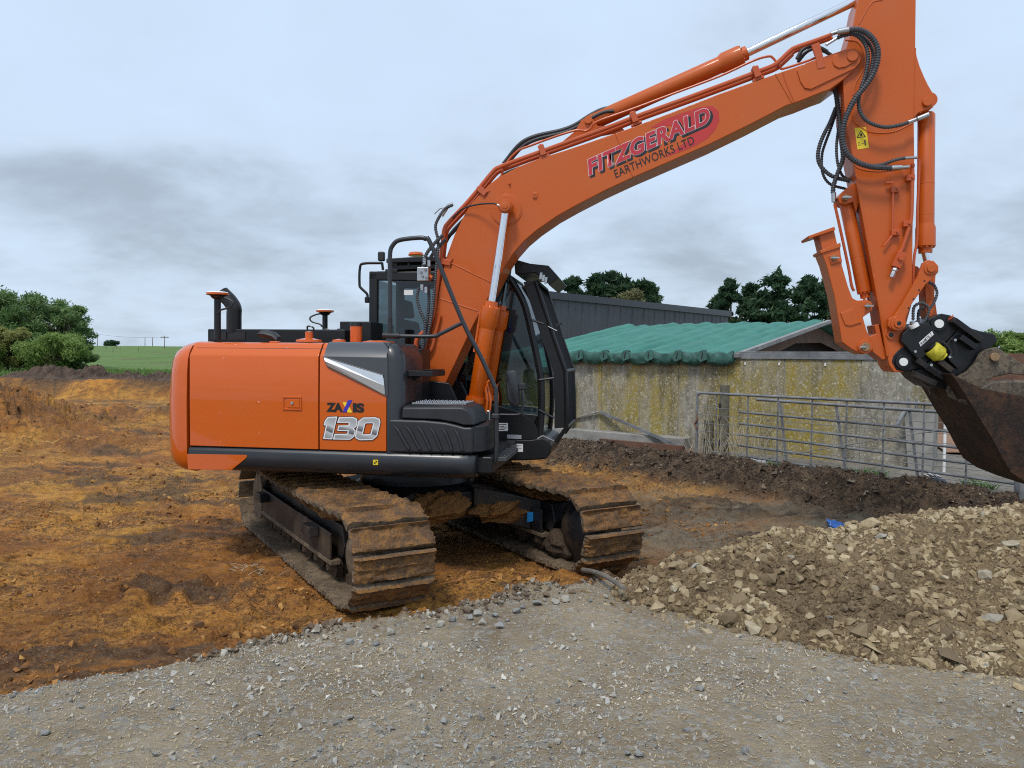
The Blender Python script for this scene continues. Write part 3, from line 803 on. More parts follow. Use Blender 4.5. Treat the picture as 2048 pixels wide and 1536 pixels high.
for px_, py_, s_ in [(1808, 1110, .085), (1658, 1120, .07), (1690, 1125, .075), (1572, 1125, .06), (1592, 1130, .05), (1475, 1108, .06), (1612, 1143, .06), (1790, 1140, .075), (1985, 1240, .10), (2035, 1240, .13), (1925, 1230, .06), (1400, 1178, .07), (1370, 1190, .065), (1345, 1200, .06), (1430, 1222, .09), (1446, 1238, .07), (1480, 1238, .06), (1525, 1212, .06), (1540, 1243, .075), (1650, 1272, .085), (1690, 1222, .06), (1835, 1190, .075), (1872, 1195, .06), (1840, 1150, .06), (1965, 1190, .07), (1960, 1125, .05), (1900, 1230, .07), (1700, 1245, .06), (1750, 1178, .05), (1600, 1160, .07), (1480, 1150, .06), (1250, 1195, .055), (1300, 1190, .06), (1620, 1235, .06), (1870, 1260, .06), (2020, 1140, .06)]:
    x_, y_ = heap_hit(px_, py_)
    rock(x_, y_, s_ * 0.8)
for i in range(250):
    x_ = rk.uniform(0.9, 5.0); t_ = rk.random() ** 0.8
    yf_ = float(np.interp(x_, HX, HFt)); yc_ = float(np.interp(x_, HX, HY))
    y_ = yf_ - 0.06 + (yc_ - yf_) * t_ * 1.05
    rock(x_, y_, min(0.10, 0.020 + rk.paretovariate(1.9) * 0.016))
for px_, py_, s_ in [(1745, 1300, .10), (1900, 1312, .12), (1980, 1300, .10), (1850, 1330, .08)]:
    x_, y_ = heap_hit(px_, py_)
    rock(x_, y_, s_, 0.28)
# ------------------------------------------------------------------ far things on the left
def foliage_mat(name, c1, c2, c3):
    t = NT(name)
    f = t.at('tone')
    c = t.ramp(f, [(0.0, c1), (0.5, c2), (1.0, c3)])
    t.set(base=c, rough=0.75, spec=0.2)
    tl = t.n.new('ShaderNodeBsdfTranslucent'); t.l.new(c, tl.inputs[0])
    mx = t.n.new('ShaderNodeMixShader'); mx.inputs[0].default_value = 0.42
    t.l.new(t.b.outputs[0], mx.inputs[1]); t.l.new(tl.outputs[0], mx.inputs[2]); t.l.new(mx.outputs[0], t.out.inputs[0])
    return t.m
LEAF_G = foliage_mat('broad_leaves', (0.07, 0.14, 0.045), (0.16, 0.26, 0.085), (0.27, 0.36, 0.16))
LEAF_Y = foliage_mat('willow_leaves', (0.11, 0.18, 0.04), (0.21, 0.31, 0.075), (0.31, 0.40, 0.14))
LEAF_O = foliage_mat('olive_leaves', (0.12, 0.125, 0.055), (0.21, 0.21, 0.10), (0.30, 0.28, 0.15))
LEAF_YO = foliage_mat('yellowing_leaves', (0.16, 0.19, 0.05), (0.28, 0.30, 0.09), (0.38, 0.37, 0.14))
LEAF_P = foliage_mat('pine_needles', (0.022, 0.056, 0.030), (0.050, 0.098, 0.048), (0.095, 0.155, 0.075))
BARK = plain('bark', (0.10, 0.075, 0.055), 0.9, 0, 0.35, 6, 0.5)
def leaf_cards(name, cen, rad, n_each, size, r, mat, parent, aspect=1.7, shell=0.55, droop=0.0, origin=(0, 0, 0)):
    cen = np.array(cen); rad = np.array(rad)
    if rad.ndim == 1:
        rad = np.stack([rad, rad, rad * 0.75], 1)
    k = np.repeat(np.arange(len(cen)), n_each); n = len(k)
    d = r.normal(size=(n, 3)); d /= np.linalg.norm(d, axis=1)[:, None]
    rr = shell + (1 - shell) * r.random(n) ** 0.5
    rr *= r.uniform(0.55, 1.45, n)
    P = cen[k] + d * rr[:, None] * rad[k]
    P[:, 2] -= droop * r.random(n) ** 2
    a = r.normal(size=(n, 3)); a /= np.linalg.norm(a, axis=1)[:, None]
    b = np.cross(a, r.normal(size=(n, 3))); b /= np.linalg.norm(b, axis=1)[:, None]
    s = size * r.uniform(0.5, 1.3, n)[:, None]
    a *= s * aspect; b *= s * 0.6
    Vq = np.stack([P - a, P - b, P + a, P + b], 1).reshape(-1, 3) - np.array(origin)
    tone = np.clip(0.5 + 0.30 * r.normal(size=n) + 0.12 * (_h(k, k * 7 + 3, 9) - 0.5) * 4, 0, 1)
    me = np_mesh(name, Vq, np.arange(len(Vq)).reshape(-1, 4), mat)
    attr(me, 'tone', np.repeat(tone, 4))
    return link(bpy.data.objects.new(name, me), parent)
def broad_tree(name, base, height, width, seed, mat, label, cat='tree', n_cl=26, leaves=700, size=0.085, group=None, lean=0.0, low=0.25):
    r = np.random.default_rng(seed)
    root = empty(name, base); props(root, label, cat, group)
    tr = MB()
    trunk = [Vector((0, 0, -0.2)), Vector((lean * 0.15 * height, 0, height * 0.22)), Vector((lean * 0.3 * height, 0.1, height * 0.5))]
    tr.tube(spline(trunk, 5), 0.1, 8, rf=lambda i, n: height * 0.028 * (1 - 0.5 * i / n))
    cen, rad = [], []
    for i in range(n_cl):
        h = low + (1 - low) * r.random() ** 0.8
        wmax = width * 0.5 * math.sqrt(max(0.05, 1 - ((h - 0.55) / 0.52) ** 2))
        an = r.random() * 6.283; q = math.sqrt(r.random()) * wmax
        c = np.array([math.cos(an) * q + lean * height * h * 0.6, math.sin(an) * q, height * h * 0.93])
        cen.append(c); rad.append(width * r.uniform(0.09, 0.17) * math.sqrt(26 / n_cl))
        b0 = trunk[1].lerp(trunk[2], r.random())
        tr.tube(spline([b0, (b0 + Vector(c)) / 2 + Vector((0, 0, -0.1 * height * r.random())), Vector(c)], 4), 0.03, 5, rf=lambda i, n: height * 0.009 * (1.1 - i / n) + 0.006)
    tr.build('trunk', BARK, root)
    leaf_cards('crown', cen, np.array(rad), leaves, size, r, mat, root)
    return root
gg_ = lambda x, y: gz_at(x, y)
def tree_at(px_, depth):
    x = (px_ - 1024) / FPX * depth
    return (x, depth, gz_at(x, depth))
broad_tree('broadleaf_tree', tree_at(40, 50), 4.9, 7.2, 1, LEAF_G, 'tall open-crowned green tree above the willow scrub', n_cl=110, leaves=260, size=0.062, low=0.40)
broad_tree('broadleaf_tree', tree_at(118, 49), 4.1, 4.0, 2, LEAF_G, 'smaller green tree leaning out over the field edge', n_cl=70, leaves=240, size=0.058, lean=0.10, low=0.3)
broad_tree('broadleaf_tree', tree_at(-60, 52), 5.4, 6.0, 3, LEAF_G, 'dense green tree mostly hidden by the open-crowned tree', n_cl=34, leaves=420, size=0.085)
for px_, dep, h_, w_, sd, m_, lb in [(15, 43, 2.6, 2.6, 4, LEAF_YO, 'yellowish leafy bush beside the willow scrub'), (105, 42, 2.3, 3.4, 5, LEAF_Y, 'bright green feathery willow bush behind the dark soil heap'), (62, 44, 2.2, 2.6, 6, LEAF_G, 'dark green bush between the yellowish bush and the willow'), (158, 43.5, 1.7, 1.7, 7, LEAF_G, 'low rounded bush at the end of the scrub beside the field'), (-40, 42, 2.0, 2.4, 8, LEAF_Y, 'light green bush beyond the yellowish bush')]:
    broad_tree('bush', tree_at(px_, dep), h_, w_, sd, m_, lb, 'bush', 34, 520, 0.052, low=0.12)
# dark heap of stripped topsoil along the far rim of the pit
def soil_mound(name, label, pts, seed, mat, res=0.07):
    """pts: (x, y, height, rx, ry)"""
    xs = [p[0] for p in pts]; ys = [p[1] for p in pts]
    x0, x1, y0, y1 = min(xs) - 3.5, max(xs) + 3.5, min(ys) - 2.2, max(ys) + 2.2
    gx_, gy_ = np.meshgrid(np.arange(x0, x1, res), np.arange(y0, y1, res))
    q = np.zeros_like(gx_)
    for p in pts:
        q = np.maximum(q, p[2] * np.clip(1.15 * np.exp(-((gx_ - p[0]) / p[3]) ** 2 - ((gy_ - p[1]) / p[4]) ** 2) - 0.15, 0, 1))
    q2 = q + np.clip(q * 5, 0, 1) * (fbm(gx_ * 1.3, gy_ * 1.3, 5, seed) * 0.40 + np.abs(fbm(gx_ * 2.6, gy_ * 2.6, 5, seed + 7, 0.62)) * 0.85 - 0.1)
    g0 = ground_all(gx_.ravel(), gy_.ravel())[0].reshape(gx_.shape)
    zz = g0 + np.where(q > 0.001, np.maximum(q2, -0.05), -0.1)
    Vm = np.stack([gx_.ravel(), gy_.ravel(), zz.ravel()], 1); ii = np.arange(gx_.size).reshape(gx_.shape)
    Fm = np.stack([ii[:-1, :-1].ravel(), ii[:-1, 1:].ravel(), ii[1:, 1:].ravel(), ii[1:, :-1].ravel()], 1)
    Fm = Fm[(q.ravel()[Fm] > 0.001).any(1)]
    c0 = np.array([pts[0][0], pts[0][1], gz_at(pts[0][0], pts[0][1])])
    o = link(bpy.data.objects.new(name, np_mesh(name, Vm - c0, Fm, mat, False)))
    o.location = c0
    props(o, label, 'soil heap')
    return o
SOILM = mud('stripped_topsoil', (0.055, 0.036, 0.026), (0.115, 0.075, 0.052), (0.035, 0.024, 0.018), 2.2, 0.95, 0.9)
xa = lambda px_, d_: (px_ - 1024) / FPX * d_
soil_mound('soil_heap', 'lumpy dark brown topsoil heap in front of the willow bush', [(xa(112, 35.5), 35.5, 0.55, 1.5, 0.8), (xa(160, 35.8), 35.8, 0.38, 0.9, 0.8), (xa(188, 35.5), 35.5, 0.52, 0.75, 0.7), (xa(60, 35.5), 35.6, 0.22, 1.4, 0.8)], 601, SOILM)
soil_mound('soil_heap', 'low dark soil ridge at the foot of the green field', [(xa(260, 34.5), 34.5, 0.28, 1.3, 0.6), (xa(325, 34.5), 34.5, 0.42, 1.0, 0.6)], 611, SOILM)
# distant tree, fence posts and power poles in the field
broad_tree('distant_tree', tree_at(223, 300), 2.9, 5.0, 9, LEAF_P, 'lone dark flat-topped tree on the skyline of the field', n_cl=18, leaves=160, size=0.28, low=0.35)
POLEM = plain('weathered_timber', (0.16, 0.14, 0.115), 0.85, 0, 0.3, 9, 0.4)
def pole(px_, dep, h, label, arm=True, name='power_pole', cat='power pole', group='power poles across the far field'):
    b = tree_at(px_, dep)
    root = empty(name, b); props(root, label, cat, group)
    MB().cyl((0, 0, -0.5), (0, 0, h), 0.05 if h < 1.1 else 0.12, 0.05 if h < 1.1 else 0.08, 8).build('post', POLEM, root)
    if arm:
        a_ = MB().box(-1.1, 1.1, -0.08, 0.08, h - 0.55, h - 0.35)
        a_.build('crossarm', POLEM, root)
    return root
pole(329, 210, 3.6, 'power pole with crossarm on the field skyline')
for px_, dep, h in ((195, 260, 4.4), (290, 250, 3.0), (305, 230, 2.6)):
    pole(px_, dep, h, 'plain thin pole standing on the far field skyline', False, 'field_pole', 'pole', 'plain poles on the far skyline')
for px_, dep in ((226, 120), (240, 150), (277, 140), (213, 170), (233, 175)):
    pole(px_, dep, 0.8, 'short wooden fence post in the green field', False, 'fence_post', 'post', 'fence posts in the far field')
wire_m = plain('dark_wire', (0.05, 0.05, 0.055), 0.6)
w0, w1 = tree_at(195, 260), tree_at(329, 210)
wv = MB().tube([(w0[0] + (w1[0] - w0[0]) * t, w0[1] + (w1[1] - w0[1]) * t, w0[2] + 4.2 + (w1[2] + 3.3 - w0[2] - 4.2) * t - 2.4 * t * (1 - t)) for t in [i / 14 for i in range(15)]], 0.03, 5)
props(wv.build('power_line', wire_m), 'thin overhead power line sagging between the field poles', 'power line')

# ------------------------------------------------------------------ grey shed and trees behind it
def corr_mat():
    t = NT('dark_corrugated_cladding')
    v = t.coord('World')
    n = t.noise(v, 0.8, 5, 0.6)
    t.set(base=t.mix(t.ramp(n, [(0.3, 0.0), (0.7, 1.0)]), (0.050, 0.053, 0.060), (0.068, 0.072, 0.080)), rough=0.5, metal=0.0)
    return t.m
CORR = corr_mat()
S0, S1 = Vector((at(1078, 582, 25.0)[0], 25.0)), Vector((at(1457, 620, 34.5)[0], 34.5))
sh = empty('shed', (S0.x, S0.y, gz_at(S0.x, S0.y)))
props(sh, 'long dark grey ribbed metal shed behind the green covered bunker', 'shed')
sd_, sL = (S1 - S0).normalized(), (S1 - S0).length
sn_ = Vector((-sd_.y, sd_.x))
if sn_.y < 0:
    sn_ = -sn_
def shp(s, d, z):
    p = sd_ * s + sn_ * d
    return (p.x, p.y, z)
top_z = at(1095, 582, 25.2)[2] - sh.location.z
n_rib = int(sL / 0.76)
rib_w = sL / n_rib
for k in range(n_rib):                                   # one cladding sheet per pair of ribs
    q = MB(); s0, s1 = k * rib_w, (k + 1) * rib_w
    prof = [(s0, 0), (s0 + 0.05, -0.035), (s0 + 0.09, -0.035), (s0 + 0.14, 0), (s0 + 0.36, 0), (s0 + 0.39, -0.012), (s0 + 0.43, -0.012), (s0 + 0.46, 0), (s1 - 0.004, 0)]
    vs = [shp(a, b, -0.6) for a, b in prof] + [shp(a, b, top_z - 0.22) for a, b in prof]
    n_ = len(prof)
    q.add(vs, [(i, i + 1, n_ + i + 1, n_ + i) for i in range(n_ - 1)])
    q.build('cladding_sheet', CORR, sh, smooth=False)
qq = MB().add([shp(-0.1, -0.10, top_z - 0.24), shp(sL + 0.1, -0.10, top_z - 0.24), shp(sL + 0.1, -0.10, top_z), shp(-0.1, -0.10, top_z), shp(-0.1, 0.06, top_z - 0.24), shp(sL + 0.1, 0.06, top_z - 0.24), shp(sL + 0.1, 0.06, top_z), shp(-0.1, 0.06, top_z)], [(0, 1, 2, 3), (4, 7, 6, 5), (3, 2, 6, 7), (0, 4, 5, 1), (1, 5, 6, 2), (0, 3, 7, 4)])
qq.build('gutter', DGREY, sh)
rf_ = MB().add([shp(-0.1, 0.06, top_z), shp(sL + 0.1, 0.06, top_z), shp(sL + 0.1, 3.2, top_z + 0.35), shp(-0.1, 3.2, top_z + 0.35), shp(-0.1, 3.2, -0.6), shp(sL + 0.1, 3.2, -0.6), shp(sL + 0.1, 0.06, -0.6), shp(-0.1, 0.06, -0.6)], [(0, 1, 2, 3), (3, 2, 5, 4), (1, 6, 5, 2), (0, 3, 4, 7)])
rf_.build('roof', CORR, sh, smooth=False)

def conifer(name, px_, dep, top_py, width, seed, label, bare=0.28, group=None, n_cl=46, leaves=150, size=0.15, mat=LEAF_P):
    b = tree_at(px_, dep); h = at(px_, top_py, dep)[2] - b[2]
    r = np.random.default_rng(seed)
    root = empty(name, b); props(root, label, 'tree', group)
    tr = MB().tube(spline([(0, 0, -0.3), (r.normal(0, .1), 0, h * 0.4), (r.normal(0, .2), 0, h * 0.95)], 5), 0.2, 8, rf=lambda i, n: h * 0.022 * (1.05 - i / n) + 0.02)
    cen, rad = [], []
    for i in range(n_cl):
        t_ = bare + (1 - bare) * r.random() ** 0.85
        q = width * 0.5 * (1 - ((t_ - bare) / (1 - bare)) ** 1.6) * r.uniform(0.25, 1.1) + 0.15
        an = r.random() * 6.283
        c = (math.cos(an) * q, math.sin(an) * q, h * t_ + r.normal(0, 0.15))
        cen.append(c)
        s_ = width * r.uniform(0.06, 0.125)
        rad.append((s_ * 1.3, s_ * 1.3, s_ * 0.6))
        tr.tube([(0, 0, h * t_ * 0.93), ((c[0]) * 0.5, c[1] * 0.5, h * t_ * 0.97 - 0.1), c], 0.05, 5, rf=lambda i, n: 0.07 - 0.02 * i)
    cen.append((0, 0, h * 0.97)); rad.append((width * 0.06, width * 0.06, h * 0.06))
    tr.build('trunk', BARK, root)
    leaf_cards('crown', cen, np.array(rad), leaves, size, r, mat, root, 2.0, 0.2)
    return root
for i, (px_, dep, top, w_, bare, lb) in enumerate([
    (1455, 62, 568, 3.6, 0.30, 'thin-topped dark pine at the shed end of the shelter belt'),
    (1497, 64, 574, 3.4, 0.30, 'dark pine second from the shed end of the shelter belt'),
    (1552, 60, 545, 4.6, 0.36, 'tallest broad dark pine in the shelter belt'),
    (1612, 62, 558, 4.0, 0.34, 'dark pine between the tallest pine and the excavator arm'),
    (1655, 63, 564, 3.8, 0.34, 'dark pine partly hidden by the stowed thumb of the excavator'),
    (1430, 66, 598, 2.6, 0.2, 'short dark pine just past the end of the shed')]):
    conifer('pine_tree', px_, dep, top, w_, 30 + i, lb, bare, 'pines of the shelter belt')
for i, (px_, top, w_, lb) in enumerate([(1142, 560, 3.0, 'bushy dark conifer rising over the shed roof nearest the excavator cab'), (1190, 557, 2.8, 'rounded conifer showing over the shed roof'), (1222, 552, 2.6, 'tallest pointed conifer showing over the shed roof'), (1250, 562, 2.4, 'pointed conifer behind the olive tree over the shed roof'), (1287, 568, 2.8, 'dark spreading conifer at the outer end of the group over the shed')]):
    conifer('conifer', px_, 52, top, w_ * 1.25, 50 + i, lb, 0.3, 'conifers showing over the shed', n_cl=44, leaves=260)
b_ = tree_at(1258, 47)
broad_tree('olive_tree', b_, at(1258, 576, 47)[2] - b_[2], 3.0, 61, LEAF_O, 'rounded olive brown tree in front of the conifers over the shed', n_cl=34, leaves=400, size=0.10, low=0.4)
for i, px_ in enumerate((1985, 2030, 2062)):
    b_ = tree_at(px_, 55)
    broad_tree('hedge_bush', b_, at(px_, 664 + 3 * i, 55)[2] - b_[2], 3.4, 70 + i, LEAF_Y, ('bright green hedge bush beyond the bunker, closest to the tilt hitch', 'bright green hedge bush beyond the bunker, behind the bucket ears', 'bright green hedge bush beyond the bunker at the far end of the hedge')[i], 'bush', 20, 420, 0.10, 'hedge bushes beyond the bunker', low=0.1)

# ------------------------------------------------------------------ concrete wall with lichen
def concrete_mat():
    t = NT('lichen_concrete')
    v = t.coord('World')
    vs = t.coord('World', (1, 1, 0.22))
    a = t.noise(vs, 1.6, 6, 0.62, 0.2); b = t.noise(v, 11, 7, 0.72, 0.4); c = t.noise(vs, 6.0, 6, 0.68); d = t.noise(v, 38, 5, 0.7)
    e_ = t.noise(t.coord('World', (1, 1, 0.5)), 10.0, 8, 0.74, 0.1)
    base = t.mix(t.ramp(e_, [(0.40, 0.0), (0.60, 1.0)]), (0.21, 0.19, 0.145), (0.36, 0.335, 0.28))
    base = t.mix(t.ramp(c, [(0.50, 0.0), (0.62, 0.55)]), base, (0.17, 0.155, 0.12))
    f = t.math('MULTIPLY', t.ramp(a, [(0.42, 0.0), (0.56, 1.0)]), t.ramp(b, [(0.36, 0.30), (0.54, 0.95)]))
    base = t.mix(f, base, (0.30, 0.222, 0.034))
    f2 = t.math('MULTIPLY', t.ramp(t.noise(vs, 2.6, 5, 0.6), [(0.53, 0.0), (0.63, 1.0)]), t.ramp(b, [(0.35, 0.5), (0.6, 1.0)]))
    base = t.mix(t.math('MULTIPLY', f2, 0.7), base, (0.095, 0.082, 0.045))
    f3 = t.math('MULTIPLY', t.ramp(t.noise(v, 30, 6, 0.7, 0.5), [(0.54, 0.0), (0.60, 1.0)]), t.ramp(b, [(0.42, 0.2), (0.56, 0.9)]))
    base = t.mix(f3, base, (0.56, 0.545, 0.46))
    base = t.mix(t.ramp(d, [(0.60, 0.0), (0.75, 0.6)]), base, (0.10, 0.09, 0.07))
    t.set(base=base, rough=0.92, spec=0.2)
    t.bump(d, 0.35, 0.01)
    return t.m
CONC = concrete_mat()
PCONC = plain('grey_concrete', (0.26, 0.25, 0.225), 0.9, 0, 0.3, 3, 0.3)
WA, WB = Vector((6.33, 11.45)), Vector((-0.3, 17.0))          # wall line, right end to behind the cab
wd, wL = (WB - WA).normalized(), (WB - WA).length
wn_ = Vector((wd.y, -wd.x))
if wn_.y < 0:
    wn_ = -wn_                                                # away from the pit
WZ = 0.22; WT = 1.93
wall = empty('concrete_wall', (WA.x, WA.y, WZ))
props(wall, 'long weathered concrete panel wall covered in yellow lichen', 'wall')
def wp(s, d, z):
    p = wd * s + wn_ * d
    return (p.x, p.y, z - WZ)
def wbox(mb, s0, s1, d0, d1, z0, z1):
    vs = [wp(s, d, z) for z in (z0, z1) for d in (d0, d1) for s in (s0, s1)]
    return mb.add(vs, [(0, 2, 3, 1), (4, 5, 7, 6), (0, 1, 5, 4), (2, 6, 7, 3), (0, 4, 6, 2), (1, 3, 7, 5)])
def s_of(px_):
    k = (px_ - 1024) / FPX
    return (WA.x - k * WA.y) / (k * wd.y - wd.x)
joints = [0.0] + [s_of(p) for p in (1722, 1568, 1455, 1357, 1280, 1203, 1150)] + [wL]
for k, (a, b) in enumerate(zip(joints[:-1], joints[1:])):
    wbox(MB(), a + 0.006, b - 0.006, 0.0 + 0.006 * (k % 2), 0.16, -0.3, WT).build('panel', CONC, wall, 0.006)
for k, s in enumerate(joints[1:-1]):
    wbox(MB(), s - 0.012, s + 0.012, 0.012, 0.05, -0.2, WT - 0.02).build('joint', PCONC, wall)
for px_ in (1163, 1252, 1363, 1490, 1558, 1650, 1160, 1362):
    s = s_of(px_)
    wbox(MB(), s - 0.012, s + 0.012, -0.012, 0.01, WT - 0.10, WT - 0.055).build('bolt_plate', WHITE, wall)
wbox(MB(), s_of(1385), wL, -0.30, 0.0, -0.2, 0.50).build('footing', PCONC, wall, 0.02)
RUSTY = plain('rusty_timber', (0.13, 0.065, 0.04), 0.85, 0, 0.35, 5, 0.3)
wbox(MB(), s_of(1400), s_of(1235), -0.62, -0.57, 0.1, 0.40).build('edge_board', RUSTY, wall, 0.005)
rail = MB(); wbox(rail, 0.0, s_of(1468), -0.025, 0.19, WT + 0.002, WT + 0.10); rail.build('top_rail', GALV, wall, 0.008)
rail = MB(); wbox(rail, 0.02, s_of(1470), -0.01, 0.17, WT + 0.102, WT + 0.13); rail.build('top_plate', GALV, wall, 0.006)
# buttress post that ends the wall, with hinge fittings and white marker pipe
endp = empty('gate_post', (WA.x, WA.y, WZ)); props(endp, 'leaning grey concrete strainer post at the end of the lichen wall', 'post')
def ep(s, d, z): return wp(s, d, z)
q = MB()
s0, s1 = s_of(1868) - 0.06, s_of(1815)
q.add([ep(s0, -.12, 0.0), ep(s1 - .14, -.12, 0.0), ep(s1 - .14, -.34, 0.0), ep(s0, -.34, 0.0), ep(s0, -.05, 1.20), ep(s1, -.05, 1.20), ep(s1, -.19, 1.20), ep(s0, -.19, 1.20)], [(0, 1, 2, 3), (4, 7, 6, 5), (0, 4, 5, 1), (1, 5, 6, 2), (2, 6, 7, 3), (3, 7, 4, 0)])
q.build('shaft', PCONC, endp, 0.01)
for s in (s_of(1822), s_of(1838)):
    MB().cyl(ep(s, -.13, 1.20), ep(s, -.13, 1.36), 0.02, seg=10).build('threaded_rod', GALV, endp)
MB().tube(spline([ep(s_of(1822), -.16, 1.20), ep(s_of(1815), -.24, 1.12), ep(s_of(1808), -.30, 0.98), ep(s_of(1803), -.30, 0.94)], 4), 0.03, 8).build('hinge_bracket', GALV, endp)
wm = MB().cyl((0, 0, -0.1), (0, 0, 0.98), 0.022, seg=10).build('white_pipe', WHITE)
wm.location = (WA.x + wd.x * s_of(1874), WA.y + wd.y * s_of(1874) - 0.25, 0.28)
props(wm, 'thin upright white pipe beside the concrete strainer post', 'pipe')
# bent galvanised strip lying against the wall
def wpt(px_, py_, off=-0.34):
    d = ray(px_, py_); o0 = WA + wn_ * off
    t = o0.dot(wn_) / (d.x * wn_.x + d.y * wn_.y)
    return (d.x * t, d.y * t, EYE + d.z * t)
lb_ = MB()
pa, pb, pc_ = wpt(1146, 838, -.03), wpt(1201, 824, -.05), wpt(1368, 897, -.5)
lb_.bar(pa, pb, 0.05, 0.012).bar(pb, pc_, 0.06, 0.05)
o_ = lb_.build('metal_strip', GALV); props(o_, 'bent galvanised metal strip leaning against the foot of the lichen wall', 'metal strip')
br = MB().box(-3.4, 4.0, 0, 0.2, 0, 1.86)
o_ = br.build('brown_wall', RUSTY, None, 0.01); o_.location = (13.0, 18.6, 0.28); props(o_, 'rust brown bunker wall beyond the yard behind the bucket', 'wall')
rp = MB().prism([(0, 0), (5.4, 0), (8.0, 4.2), (1.6, 4.2)], 0.0, 0.012, 'z')
RUSTG = mud('rust_stained_concrete', (0.25, 0.13, 0.075), (0.31, 0.19, 0.12), (0.19, 0.12, 0.08), 1.5, 0.9, 0.1)
o_ = rp.build('bunker_floor', RUSTG); o_.location = (7.6, 13.4, 0.335); o_['kind'] = 'structure'

# ------------------------------------------------------------------ green tarpaulin over the bunker
def tarp_mat():
    t = NT('green_tarpaulin')
    v = t.coord('World')
    n = t.noise(v, 2.0, 6, 0.6); n2 = t.noise(v, 20, 5, 0.65)
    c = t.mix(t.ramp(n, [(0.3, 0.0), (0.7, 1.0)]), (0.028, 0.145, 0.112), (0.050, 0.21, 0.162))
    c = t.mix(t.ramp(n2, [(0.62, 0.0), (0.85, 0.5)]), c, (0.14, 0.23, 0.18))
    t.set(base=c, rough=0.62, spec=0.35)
    t.bump(t.noise(v, 9, 4, 0.6), 0.3, 0.02)
    return t.m
TARP = tarp_mat()
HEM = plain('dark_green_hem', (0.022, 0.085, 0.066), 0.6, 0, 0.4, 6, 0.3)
cover = empty('bunker_cover', (*(WA + wd * s_of(1470)), WT)); props(cover, 'rippled green tarpaulin roof over the concrete bunker', 'tarpaulin')
c0 = WA + wd * s_of(1470); DW, ZR = 4.8, 0.80
LT = 5.35
def cp(s, d, z):
    p = wd * s + wn_ * d
    return (p.x, p.y, z)
ns, nd = 300, 46
gs_, gd_ = np.meshgrid(np.linspace(0, LT, ns), np.linspace(-0.13, DW, nd))
ph = gs_ / 0.44 + 0.10 * np.sin(gd_ * 1.3) + 0.8 * fbm(gs_ * 0.9, gd_ * 0.22, 3, 703)
fold = 1 - np.abs(np.sin(np.pi * ph)) ** 0.6
zt = 0.10 + ZR * (gd_ / DW) - 0.01 - 0.13 * fold * (0.7 + 0.9 * fbm(gs_ * 0.8, gd_ * 0.3, 2, 707)) + 0.07 * fbm(gs_ * 3.4, gd_ * 0.25, 4, 701) + 0.03 * fbm(gs_ * 6, gd_ * 3, 3, 709)
zt = zt - 0.09 * np.clip(-gd_ / 0.13, 0, 1)
pxy = [wd.x * gs_ + wn_.x * gd_, wd.y * gs_ + wn_.y * gd_]
Vt_ = np.stack([pxy[0].ravel(), pxy[1].ravel(), zt.ravel()], 1); ii = np.arange(Vt_.shape[0]).reshape(gs_.shape)
Ft_ = np.stack([ii[:-1, :-1].ravel(), ii[:-1, 1:].ravel(), ii[1:, 1:].ravel(), ii[1:, :-1].ravel()], 1)
ob = link(bpy.data.objects.new('roof_sheet', np_mesh('roof_sheet', Vt_, Ft_, TARP, True)), cover)
sd2 = ob.modifiers.new('thick', 'SOLIDIFY'); sd2.thickness = 0.012
# rolled, lashed hem hanging over the wall top: one bulging bay between each pair of ropes
rb = random.Random(4)
bays = np.cumsum([0.0] + [rb.uniform(0.45, 0.75) for k in range(9)]); bays = bays / bays[-1] * LT
for k in range(9):
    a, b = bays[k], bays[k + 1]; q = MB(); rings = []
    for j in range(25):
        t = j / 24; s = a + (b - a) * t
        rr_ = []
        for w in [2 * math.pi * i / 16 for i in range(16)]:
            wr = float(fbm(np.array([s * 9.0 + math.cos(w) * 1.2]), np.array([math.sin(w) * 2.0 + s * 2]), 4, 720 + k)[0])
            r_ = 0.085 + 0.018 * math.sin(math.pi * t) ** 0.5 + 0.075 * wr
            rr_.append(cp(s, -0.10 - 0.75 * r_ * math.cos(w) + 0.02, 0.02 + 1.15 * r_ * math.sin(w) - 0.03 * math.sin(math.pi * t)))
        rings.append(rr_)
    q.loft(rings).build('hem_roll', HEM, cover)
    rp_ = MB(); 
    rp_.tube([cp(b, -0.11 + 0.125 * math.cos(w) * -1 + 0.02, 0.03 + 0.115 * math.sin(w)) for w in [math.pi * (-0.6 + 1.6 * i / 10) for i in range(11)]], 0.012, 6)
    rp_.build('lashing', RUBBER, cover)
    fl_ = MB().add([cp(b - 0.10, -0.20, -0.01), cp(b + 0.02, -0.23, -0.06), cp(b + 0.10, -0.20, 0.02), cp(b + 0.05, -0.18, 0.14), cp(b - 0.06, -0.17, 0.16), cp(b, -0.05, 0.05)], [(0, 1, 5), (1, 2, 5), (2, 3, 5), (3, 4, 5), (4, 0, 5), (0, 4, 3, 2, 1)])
    fl_.build('gathered_fold', HEM, cover)
